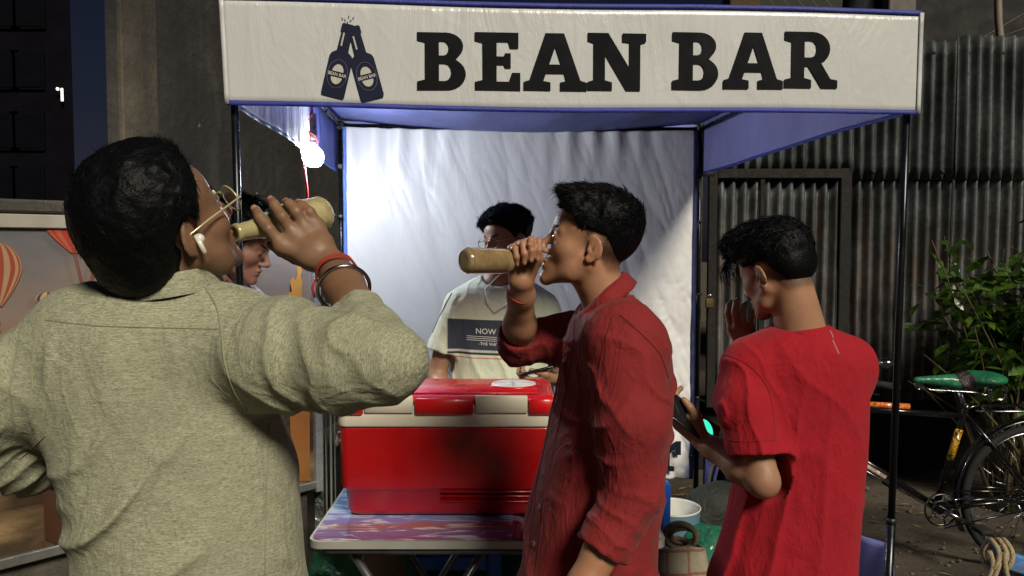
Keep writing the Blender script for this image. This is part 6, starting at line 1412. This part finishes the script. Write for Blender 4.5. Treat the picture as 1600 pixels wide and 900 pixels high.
# ------------------------------------------------------------------ man half hidden behind the left pole
def person_bowed():
    R0 = thing('person', 'man with bowed head in pale mauve shirt, half hidden behind the left tent pole', 'person', tuple(at(385, 800, 2.48) * V(1, 1, 0)))
    sk = skin_mat('skin_bowed', (150, 116, 100), (124, 92, 78))
    fr = head_frame(-2, -24, 0); hc = at(374, 384, 2.46); HS = 0.93; frh = fr * HS; R32 = (fr / HS).astype(np.float32); h32 = hc.astype(np.float32)
    yw = unit(V(.35, 1, 0)); yn = V(yw[1], -yw[0], 0)
    nb = at(350, 450, 2.48); nt = hc + frh @ V(-.022, 0, -.05)
    sN, eN, wN = at(338, 500, 2.32), at(345, 640, 2.30), at(370, 790, 2.36); sF, eF, wF = at(360, 500, 2.66), at(360, 640, 2.66), at(365, 780, 2.66)
    H1 = hand_pose(wN, V(.1, .1, -1), V(0, -1, 0), False, [(25, 30, 25)] * 4, [(.8, .5, .3), (.9, .2, .3), (1, 0, .2)], .95); H2 = hand_pose(wF, V(.1, .1, -1), V(0, 1, 0), True, [(25, 30, 25)] * 4, [(.8, .5, .3), (.9, .2, .3), (1, 0, .2)], .95)
    def skin(P):
        d = near(P, hc, .19, lambda Q: HS * head_sdf((Q - h32) @ R32, {'cheek': .004})); d = smin(d, cone(P, nt, nb, .053, .060), .02); d = smin(d, cone(P, at(350, 520, 2.48), at(350, 700, 2.48), .07, .07), .05)
        for s_, e_, w_ in ((sN, eN, wN), (sF, eF, wF)): d = smin(d, chain(P, [at(350, 500, 2.48), s_, e_], [.05, .046, .038], .02), .02); d = smin(d, forearm(P, e_, w_, .039, .026), .015)
        return smin(smin(d, hand_sdf(P, H1), .008), hand_sdf(P, H2), .008)
    lo, hi = bbox([hc, sN, eN, wN, sF, eF, wF, H1['c'], H2['c']], .15); body_ = sdf_obj('body', skin, lo, hi, .0036, sk, R0)
    S = smooth_secs([(at(0, p_, 2.48)[2], at(350, 500, 2.48)[0], 2.48, a, b) for p_, a, b in ((436, .06, .06), (448, .10, .08), (465, .16, .10), (500, .19, .115), (600, .18, .12), (720, .17, .12), (800, .17, .12))])
    def tee(P):
        d = loft(P, S, yw, P, yn, 2.3)
        for s_, e_ in ((sN, eN), (sF, eF)): a_ = unit(e_ - s_); a = chain(P, [s_, s_ + a_ * .20], [.060, .062], .02); d = smin(d, smax(a, plane(P, s_ + a_ * .18, a_), .003), .03)
        d = d - .006 * (1 - sabs(vnoise(P, (10, 10, 8), 21))) ** 3; d = smax(d, -cone(P, nb - (nt - nb) * .4, nt, .062, .066), .004)
        return smax(d, .80 - P[:, 2], .004)
    lo, hi = bbox([sN, sF, at(350, 430, 2.48), at(350, 700, 2.48)], .16); lo[2] = .78
    sm_ = cotton('mauve_cotton', (176, 160, 166), (150, 136, 144), None, .85, 900, .4); sh = sdf_obj('t_shirt', tee, lo, hi, .006, sm_, R0, cloth_uv([(S[0][1:4], S[-1][1:4], .1, .1, 0)], yw))
    collar_flaps(sh, nb + (nt - nb) * .05, nt - nb, yn, sm_, .064, .084, .03, .02, 18)
    hp = dict(zx=([-.08, -.02, 0, .02, .04, .06, .08, .12], [-.05, -.01, .014, .030, .046, .062, .084, .10]), tz=([-.07, -.04, .0, .03, .05, .08, .11, .14], [.003, .006, .010, .014, .022, .030, .034, .034]), tx=([-.12, .02, .07, .1], [1, 1, 1.1, 1.3]), temple=.05, nape=-.06, seed=32, rag=.012, n=12000, mess=.4, len=.9, lift=.4, w=.0009, comb=lambda l: V(.7 if l[2] > .05 else -.2, l[1] * 2, -.6 if l[2] < .05 else .1))
    make_hair('hair', fr, hc, hp, hm, R0, .0036, HS); add_stub(body_, fr, hc, hp, HS); brows(frh, hc, hm, R0); eyes(frh, hc, R0, eye_w, eye_i, (1, 0, -.3))
    m = MB(True); m.tube([at(355, 428, 2.40), at(366, 440, 2.38), at(376, 456, 2.37)], .004, 6); obj('bag_strap', m, plain('strap_black', (24, 24, 26), .6), R0)
    trousers(R0, (S[0][1], 2.48), yw, darkp, hw=.15, z_top=.93, fwd=yn)

# ------------------------------------------------------------------ glass bottles of the brown drink
def bottle(mouth, base, label, c1, c2, rs=1.0, mouthn=None):
    mouth = np.asarray(mouth); base = np.asarray(base); ax = unit(base - mouth); L = np.linalg.norm(base - mouth); b = thing('glass_bottle', label, 'bottle', tuple(base))
    t = NT('drink_filled_glass'); v = t.map(); n = t.noise(v, 30, 5, .6, .5); t.set(Base_Color=t.ramp(n, [(.35, lin(c1)), (.6, lin(c2))]), Roughness=.16, Coat_Weight=1.0, Coat_Roughness=.03, Transmission_Weight=.2, IOR=1.4); t.nrm(t.bump(t.noise(v, 60, 3), .08, .001)); liq = t.m
    t = NT('frosted_neck'); v = t.map(); t.set(Base_Color=lin(tuple(.5 * a_ + .5 * b_ for a_, b_ in zip(c1, c2))), Roughness=.12, Transmission_Weight=.25, IOR=1.35, Coat_Weight=1.0); nk = t.m
    t = NT('clear_glass'); t.set(Base_Color=(.93, .97, .90, 1), Roughness=t.ramp(t.noise(t.map(), 40, 4), BW(.45, .7, .02, .12)), Transmission_Weight=1.0, IOR=1.45); gls = t.m
    k = L / .20
    prof_n = [(.0098, .0), (.0132, .001), (.0138, .006), (.0120, .011), (.0122, .030), (.0140, .052), (.0180, .070)]
    m = MB(True); m.lathe([(r * (1 + (rs - 1) * z / .07), z * k) for r, z in prof_n], mouth, ax, 32); thicken(obj('neck', m, nk, b), .0016, 1)
    prof = [(.0180, .0702), (.0232, .081), (.0258, .094), (.0262, .105), (.0262, .182), (.0250, .193), (.0215, .1985), (.012, .1975), (.0005, .196)]
    m = MB(True); m.lathe([(r * rs, z * k) for r, z in prof], mouth, ax, 40); sh_ = obj('bottle_body', m, liq, b)
    m = MB(True); m.torus(mouth + ax * .188 * k, ax, .0262 * rs, .0007, 36, 6); obj('base_ring', m, nk, b)
    return b

A_ = person_olive(); B_ = person_crimson(); C_ = person_red(); nm_ = plain('nail', (160, 118, 96), .3, bump=0, coat=.4)
for q_ in (A_, B_, C_): nails(q_['hand'], nm_, q_['root'])
person_seller(); person_bowed()
bottle(A_['mouth'] + V(.004, .004, -.002), at(507, 333, 1.41), 'glass bottle of pale coffee tipped to the lips of the man in the olive shirt', (168, 156, 108), (206, 196, 150), 1.18)
bottle(B_['mouth'] + V(-.008, 0, .001), at(724, 407, 1.60), 'glass bottle of brown drink held level at the lips of the man in crimson', (128, 106, 74), (160, 138, 100))
make_phone(at(845, 579, 2.72), V(.95, .1, .22), V(-.15, .25, .9), 'black phone in the hand of the seller above the red cooler')
make_phone(at(1086, 660, 2.02), V(.55, .10, -.42), V(.30, -.72, .62), 'black phone with teal circle on its screen, held by the man in red T-shirt', (.030, -.006, 1.15, 1.3))

# ================================================================== BICYCLE (faces left, between the right tent pole and the fence)
BY = 3.62
def bicycle():
    b = thing('bicycle', 'old black roadster bicycle with green saddle and rear carrier beside the right tent pole', 'bicycle', (1.8, BY, 0))
    blkp = plain('black_enamel', (14, 14, 16), .25, .2, bump=.03, coat=.6); chrome = plain('chrome_plate', (150, 150, 154), .2, 1.0, vs=20, bump=.04); rub = plain('tyre_rubber', (22, 22, 22), .85, bump=.3)
    R = .335; rc = V(at(1614, 790, BY)[0], BY, .345); fc = rc + V(-1.10, .10, 0); bb = V(at(1462, 803, BY)[0], BY, .30)
    st = V(at(1508, 640, BY)[0], BY, at(1508, 640, BY)[2]); hd = V(rc[0] - .93, BY + .07, st[2] + .02); hb = hd + V(-.045, .005, -.16)
    def tubeo(name, pts, r, mat=blkp, par=b, n=10): m = MB(True); m.tube(pts, r, n); return obj(name, m, mat, par)
    f = tubeo('seat_tube', [bb, st, st + unit(st - bb) * .03], .0155)
    tubeo('top_tube', [st - unit(st - bb) * .03, hd + V(.01, 0, -.02)], .0135); tubeo('down_tube', [bb, hb + V(.01, 0, .02)], .0155); tubeo('head_tube', [hd + V(0, 0, .03), hb], .018)
    for s in (-1, 1):
        o = V(0, s * .035, 0); tubeo('chain_stay', [bb + o * .7, rc + o], .009); tubeo('seat_stay', [st + o * .4 - V(0, 0, .02), rc + o], .0075)
        m = MB(True); m.tube([hb + V(0, s * .02, -.02), hb + V(-.03, s * .045, -.12), fc + V(0, s * .05, 0)], [.012, .011, .008], 8); obj('fork_blade', m, blkp, b)
    # decorated sleeves on the frame tubes
    def deco(a, c, c1, c2, r, sc=70):
        t = NT('frame_transfer'); v = t.map(); n = t.noise(v, sc, 4, .7, 1); t.set(Base_Color=t.ramp(n, [(.45, lin(c1)), (.55, lin(c2))]), Roughness=.3, Coat_Weight=.5); m = MB(True); m.tube([a, c], r, 12); obj('transfer_band', m, t.m, b)
    q = lambda a, c, f_: a + (c - a) * f_
    deco(q(st, hd, .40), q(st, hd, .72), (190, 70, 30), (226, 150, 70), .0141, 90); deco(q(bb, st, .48), q(bb, st, .80), (20, 18, 14), (214, 160, 34), .0165, 60); deco(q(bb, hb, .42), q(bb, hb, .75), (150, 120, 110), (220, 200, 196), .0165, 60)
    def wheel(c, back):
        w = bpy.data.objects.new('wheel', None); SC.collection.objects.link(w); w.parent = b; w.matrix_parent_inverse = Matrix.Translation(b.location).inverted(); w.location = tuple(c)
        m = MB(True); m.torus((0, 0, 0), (0, 1, 0), R - .018, .019, 72, 10); ty = obj_l('tyre', m, rub, w)
        m = MB(True); m.lathe([(R - .036, -.012), (R - .030, -.014), (R - .032, 0), (R - .030, .014), (R - .036, .012), (R - .042, 0), (R - .036, -.012)], (0, 0, 0), (0, 1, 0), 72); obj_l('rim', m, chrome, w)
        m = MB(True); m.lathe([(.010, -.05), (.026, -.032), (.026, -.028), (.012, -.024), (.012, .024), (.026, .028), (.026, .032), (.010, .05)], (0, 0, 0), (0, 1, 0), 24, True, True); obj_l('hub', m, chrome, w)
        sp = MB(); sp.tube([(0, 0, 0), (0, 0, R - .058)], .0013, 5); sme = sp.mesh('spoke'); sme.materials.append(chrome)
        for k in range(36):
            a = 2 * math.pi * k / 36; s = 1 if k % 2 else -1; off = .9 * (1 if (k // 2) % 2 else -1); h = V(.024 * math.cos(a + off), s * .03, .024 * math.sin(a + off)); e = V((R - .038) * math.cos(a), 0, (R - .038) * math.sin(a)); d = Vector(e - h)
            o = bpy.data.objects.new('spoke', sme); SC.collection.objects.link(o); o.parent = w; o.location = Vector(h); o.rotation_euler = d.to_track_quat('Z', 'Y').to_euler(); o.scale = (1, 1, d.length / (R - .058))
        m = MB(True)
    def obj_l(name, m, mat, par):
        me = m.mesh(name); me.materials.append(mat); o = bpy.data.objects.new(name, me); SC.collection.objects.link(o); o.parent = par; return o
    wheel(rc, True); wheel(fc, False)
    for c, a0, a1 in ((rc, -25, 205), (fc, 20, 200)):
        m = MB(True); rr = []
        for k in range(41):
            a = math.radians(a0 + (a1 - a0) * k / 40); e = V(math.cos(a), 0, math.sin(a)); rr.append([c + e * (R + .022 + .014 * math.cos(u)) + V(0, .030 * math.sin(u), 0) for u in [math.radians(-78 + 156 * j / 8) for j in range(9)]])
        m.rings(rr, False, False, False); mg = obj('mudguard', m, blkp, b); thicken(mg, .0015)
        m = MB(True); m.tube([c + V(math.cos(math.radians(150)) * (R + .02), .03, math.sin(math.radians(150)) * (R + .02)), c + V(0, .045, 0)], .002, 6); obj('mudguard_stay', m, chrome, b)
    tubeo('brake_rod', [q(bb, hb, .1) + V(0, -.03, -.02), q(bb, hb, .95) + V(.0, -.03, -.03)], .0028, chrome); tubeo('brake_rod', [bb + V(-.03, -.04, .035), rc + V(-.28, -.04, .01)], .0030, chrome)
    # saddle
    sc_ = V(at(1492, 600, BY)[0], BY, at(1492, 597, BY)[2]); gs = clothm('green_cover', (18, 118, 78), .55, .2); bs = clothm('dark_patch', (44, 32, 34), .5)
    def sadf(P):
        d = cone(P, sc_ + V(-.175, 0, .010), sc_ + V(.07, 0, .004), .014, .040); d = smin(d, ell(P, sc_ + V(.13, 0, .016), (.095, .10, .034)), .04); d = smin(d, ell(P, sc_ + V(.02, 0, -.012), (.055, .045, .022)), .02); return smax(d, -(P[:, 2] - sc_[2] + .016 + np.abs(P[:, 1]) * .12 - .10 * np.clip(P[:, 0] - sc_[0], -.05, .1) * 0), .008)
    sadf2 = lambda P: smax(sadf(P) - .003 + .0015 * vnoise(P, 60, 2), .028 - np.abs(P[:, 0] - sc_[0] - .030), .003)
    sa = sdf_obj('saddle', sadf, sc_ - V(.22, .13, .07), sc_ + V(.26, .13, .08), .004, gs, b); sdf_obj('saddle_patch', lambda P: smax(sadf(P) - .003, np.abs(P[:, 0] - sc_[0] - .035 + .25 * (P[:, 2] - sc_[2])) - .030, .003), sc_ - V(.22, .13, .07), sc_ + V(.26, .13, .08), .004, bs, sa)
    for s in (-1, 1):
        tubeo('saddle_rail', [sc_ + V(-.165, s * .012, -.012), sc_ + V(-.12, s * .02, -.032), sc_ + V(.06, s * .035, -.040), sc_ + V(.13, s * .05, -.045)], .0032, chrome, sa, 6)
        m = MB(True); n = 60; m.tube([sc_ + V(.16 + .036 * math.cos(k / n * 2 * math.pi * 3), s * .06 + .025 * (k / n - .5), -.036 + .036 * math.sin(k / n * 2 * math.pi * 3)) for k in range(n + 1)], .0030, 6); obj('coil_spring', m, chrome, sa)
    m = MB(True); m.torus(sc_ + V(-.165, 0, -.016), (0, 1, 0), .017, .003, 20, 6); obj('nose_spring', m, chrome, sa)
    tubeo('seat_post', [st, sc_ + V(.02, 0, -.035)], .0125, chrome)
    # carrier
    cz = rc[2] + R + .075
    for s in (-1, 1): tubeo('carrier_rail', [V(st[0] + .03, BY + s * .03, cz - .005), V(st[0] + .10, BY + s * .07, cz), V(rc[0] + .25, BY + s * .07, cz)], .0048, chrome)
    for k in range(5): x = st[0] + .10 + k * .085; tubeo('carrier_bar', [V(x, BY - .07, cz + .001), V(x, BY + .07, cz + .001)], .0040, blkp)
    for s in (-1, 1): tubeo('carrier_stay', [V(rc[0] + .05, BY + s * .07, cz), rc + V(.01, s * .055, 0)], .005, blkp)
    tubeo('carrier_top_rail', [V(st[0] + .09, BY - .02, cz + .022), V(rc[0] + .22, BY - .02, cz + .026)], .0042, blkp)
    # drive
    m = MB(True); m.lathe([(.070, -.003), (.078, 0), (.070, .003)], bb + V(0, -.045, 0), (0, 1, 0), 48); m.torus(bb + V(0, -.045, 0), (0, 1, 0), .040, .004, 32, 6)
    for k in range(5): a = k * 2 * math.pi / 5; m.tube([bb + V(.03 * math.cos(a), -.045, .03 * math.sin(a)), bb + V(.074 * math.cos(a), -.045, .074 * math.sin(a))], .004, 6)
    obj('chainring', m, plain('dull_steel', (74, 72, 70), .35, .9), b)
    m = MB(True); m.tube([bb + V(0, -.045, .088), rc + V(0, -.045, .035)], .004, 6); obj('chain', m, blkp, b); m = MB(True); m.tube([bb + V(0, -.045, -.088), rc + V(0, -.045, -.035)], .004, 6); obj('chain', m, blkp, b)
    if 0: m.rings([[V(p[0], BY - .052 + y, p[1]) for p in [(bb[0] + .11 * math.cos(t_), bb[2] + .11 * math.sin(t_)) for t_ in [math.radians(60 + 240 * k / 20) for k in range(21)]] + [(rc[0] + .06 * math.cos(t_), rc[2] + .06 * math.sin(t_)) for t_ in [math.radians(-60 + 120 * k / 10) for k in range(11)]]] for y in (0, .006)], True, True, True, False)
    for s, a in ((-1, 25), (1, 205)):
        a = math.radians(a); e = V(math.cos(a), 0, math.sin(a) * -1); p = bb + V(0, s * .065, 0); m = MB(True); m.tube([p, p + e * .165], [.011, .008], 8); cr = obj('crank', m, chrome, b)
        m = MB(True); m.box(p + e * .165 + V(0, s * .05, 0), (.06, .085, .022), None, .004); obj('pedal', m, rub, cr)
    m = MB(True); m.lathe([(.024, -.04), (.024, .04)], bb, (0, 1, 0), 20, True, True); obj('bottom_bracket', m, blkp, b)
    # handlebar
    h0 = hd + V(-.005, 0, .05)
    tubeo('stem', [hd + V(0, 0, .0), h0 + V(-.01, 0, .08)], .011, chrome)
    for s in (-1, 1):
        hbp = h0 + V(-.02, 0, .08); tubeo('handlebar', [hbp, hbp + V(-.03, s * .12, .01), hbp + V(.03, s * .25, .02), hbp + V(.16, s * .28, .0)], .011, chrome); tubeo('grip', [hbp + V(.10, s * .275, .01), hbp + V(.22, s * .285, -.01)], .016, rub)
        tubeo('brake_lever', [hbp + V(-.01, s * .22, -.03), hbp + V(.15, s * .26, -.045)], .004, chrome)
    m = MB(True); m.sphere(at(1384, 567, BY - .25), .032, 16, 8, (1, 1, .7)); obj('bell', m, chrome, b)
    m = MB(True); m.box(rc + V(.04, -.05, R - .06), (.05, .012, .03), None, .004); obj('reflector', m, plain('amber_reflector', (200, 70, 30), .2, bump=0, coat=.6), b)
    tubeo('prop_stand', [rc + V(-.04, .08, -.02), rc + V(.12, .10, -.335)], .008, chrome)
bicycle()

# ================================================================== LEAFY BUSH
def bush():
    bs = thing('leafy_bush', 'broad leaved green bush growing against the corrugated fence at the right edge', 'bush', (2.75, 4.5, 0)); rs = random.Random(21)
    stems = MB(True); LV = []; LF = []; big = []
    t = NT('leaf_green'); v = t.map(); n = t.noise(v, 5, 3); oi = t.n.new('ShaderNodeObjectInfo'); c = t.ramp(n, [(.3, lin((38, 62, 20))), (.55, lin((66, 98, 28))), (.75, lin((112, 136, 46)))])
    t.set(Base_Color=c, Roughness=.38, Coat_Weight=.2); t.nrm(t.bump(t.noise(v, 80, 3), .3, .002))
    tb_ = t.n.new('ShaderNodeBsdfTranslucent'); tb_.inputs[0].default_value = lin((70, 100, 28)); mx = t.n.new('ShaderNodeMixShader'); mx.inputs[0].default_value = .18; t.l.new(t.b.outputs[0], mx.inputs[1]); t.l.new(tb_.outputs[0], mx.inputs[2]); t.l.new(mx.outputs[0], t.n['Material Output'].inputs[0]); lm_ = t.m
    def leafmesh():
        prof = [(0, 0), (.18, .16), (.4, .25), (.62, .22), (.82, .12), (1, 0)]; vs = []; fs = []
        for x, w in prof: vs += [V(x, w, .10 * w + -.12 * x * x), V(x, 0, -.12 * x * x), V(x, -w, .10 * w - .12 * x * x)]
        for i in range(len(prof) - 1): a = i * 3; fs += [(a, a + 1, a + 4, a + 3), (a + 1, a + 2, a + 5, a + 4)]
        return vs, fs
    lv, lf = leafmesh(); lme = np_mesh('leaf', np.array(lv), faces=lf, smooth=True); lme.materials.append(lm_)
    count = 0
    rest = MB(True)
    tips = []
    for k in range(90):
        base = V(3.0 + rs.uniform(-.25, .35), 4.5 + rs.uniform(-.15, .15), 0); ang = rs.uniform(-math.pi, math.pi); rad = rs.uniform(.15, .95)
        top = V(2.98 + rad * math.cos(ang) * .85, 4.5 + rad * math.sin(ang) * .45, rs.uniform(.75, 1.72) * (1 - .10 * rad)); mid = (base + top) / 2 + V(rs.uniform(-.1, .1), rs.uniform(-.1, .1), .1)
        pts = [base * (1 - t_) ** 2 + 2 * mid * t_ * (1 - t_) + top * t_ * t_ for t_ in [i / 8 for i in range(9)]]; stems.tube(pts, [.010 - .0009 * i for i in range(9)], 6)
        tips.append(pts)
    allp = []
    for pts in tips:
        for j in range(40):
            t_ = rs.uniform(.35, 1.0); i = min(7, int(t_ * 8)); p = pts[i] + (pts[i + 1] - pts[i]) * (t_ * 8 - i); sc = rs.uniform(.06, .14); yaw = rs.uniform(0, 6.28); pit = rs.uniform(-.9, .25); rol = rs.uniform(-.8, .8)
            p = p + V(rs.gauss(0, .045), rs.gauss(0, .045), rs.gauss(0, .045))
            if p[2] < .62 + .25 * rs.random() or p[0] < 2.36 + .18 * rs.random(): continue
            allp.append((p, sc, yaw, pit, rol))
    vis = [a for a in allp if 1450 < 800 + a[0][0] / a[0][1] * F_PX < 1640 and a[0][2] > .4]; vis.sort(key=lambda a: a[0][1] - a[1] * 3); keep = set(id(a) for a in vis[:290])
    for a in allp:
        p, sc, yaw, pit, rol = a; M = Matrix.Rotation(yaw, 3, 'Z') @ Matrix.Rotation(-pit, 3, 'Y') @ Matrix.Rotation(rol, 3, 'X')
        if id(a) in keep:
            o = bpy.data.objects.new('leaf', lme); SC.collection.objects.link(o); o.parent = bs; o.matrix_parent_inverse = Matrix.Translation(bs.location).inverted(); o.location = Vector(p); o.rotation_euler = M.to_euler(); o.scale = (sc, sc, sc)
        else:
            Mn = np.array(M); rest.add([p + Mn @ (v_ * sc) for v_ in lv], lf)
    obj('stem', stems, plain('green_stem', (74, 66, 40), .7), bs).__setitem__('kind', 'stuff'); obj('foliage', rest, lm_, bs)['kind'] = 'stuff'
bush()

# ================================================================== HAND CART WITH ROPE (lower right corner)
def cart():
    c = thing('hand_cart', 'blue painted wooden hand cart reaching in at the lower right corner of the picture', 'cart', (1.9, 2.75, 0))
    t = NT('blue_paint_worn'); v = t.map(); n = t.noise(t.map((2, 8, 8)), 4, 6, .65); t.set(Base_Color=t.ramp(n, [(.36, lin((120, 78, 44))), (.46, lin((60, 104, 158))), (.7, lin((84, 130, 184)))]), Roughness=.7); t.nrm(t.bump(n, .5, .006)); bp = t.m
    a = at(1552, 868, 2.72); d = unit(V(.86, .12, -.30)); 
    for k, off in enumerate((V(0, 0, 0), V(.60, .55, -.40))):
        y, z = np.cross(d, V(0, 0, 1)), None; y = unit(np.cross(V(0, 0, 1), d)); z = np.cross(d, y); R = np.stack([d, y, z], 1); m = MB(); m.box(a + off + d * .55, (1.1, .055, .060), R, .006); obj('shaft', m, bp, c)
    for k in range(4): p = a + d * (.80 + k * .17) + V(0, .275, .035); y = unit(np.cross(V(0, 0, 1), d)); R = np.stack([d, y, np.cross(d, y)], 1); m = MB(); m.box(p, (.09, .62, .02), R, .004); obj('slat', m, bp, c)
    wc = V(a[0] + .75, 3.02, .26); m = MB(True); m.torus(wc, (0, 1, 0), .24, .02, 48, 8); wh = obj('wheel', m, plain('cart_tyre', (26, 26, 26), .85), c)
    m = MB(True)
    for k in range(8): q = k * math.pi / 4; m.tube([wc, wc + V(.23 * math.cos(q), 0, .23 * math.sin(q))], .006, 6)
    obj('wheel_spokes', m, plain('cart_steel', (110, 110, 110), .4, .8), wh)
    m = MB(); m.box(V(a[0] + .06, 2.80, .21), (.04, .04, .42), None, .005); obj('prop_leg', m, bp, c)
    rp = NT('jute_rope'); v = rp.map((1, 1, 1)); s_ = rp.noise(v, 150, 3, .6, 2); rp.set(Base_Color=rp.ramp(s_, [(.35, lin((116, 102, 76))), (.65, lin((190, 172, 136)))]), Roughness=.9); rp.nrm(rp.bump(s_, .8, .004))
    r = thing('rope', 'pale jute rope looped and hanging over the end of the blue cart shaft', 'rope', tuple(a))
    for k, (x0, w) in enumerate(((-.016, .024), (.008, .028), (.030, .022))):
        p = a + V(x0, -.01, 0); m = MB(True); m.tube([p + V(w * math.sin(q) * .5 + .004 * math.sin(q * 3), .040 * math.cos(q), .048 * math.sin(q + .3) + .006) for q in [i / 20 * 2 * math.pi for i in range(21)]], .0085, 8, False); obj('rope_loop', m, rp.m, r)
    for k, (x0, l) in enumerate(((-.035, .26), (-.008, .32), (.02, .28))):
        p = a + V(x0, -.035 - .01 * k, .03); m = MB(True); m.tube([p + V(.014 * math.sin(i * .8 + k * 2) - .03 * i / 10, -.01 * math.sin(i * .5), -l * i / 10) for i in range(11)], .0085, 8); obj('rope_end', m, rp.m, r)
cart()
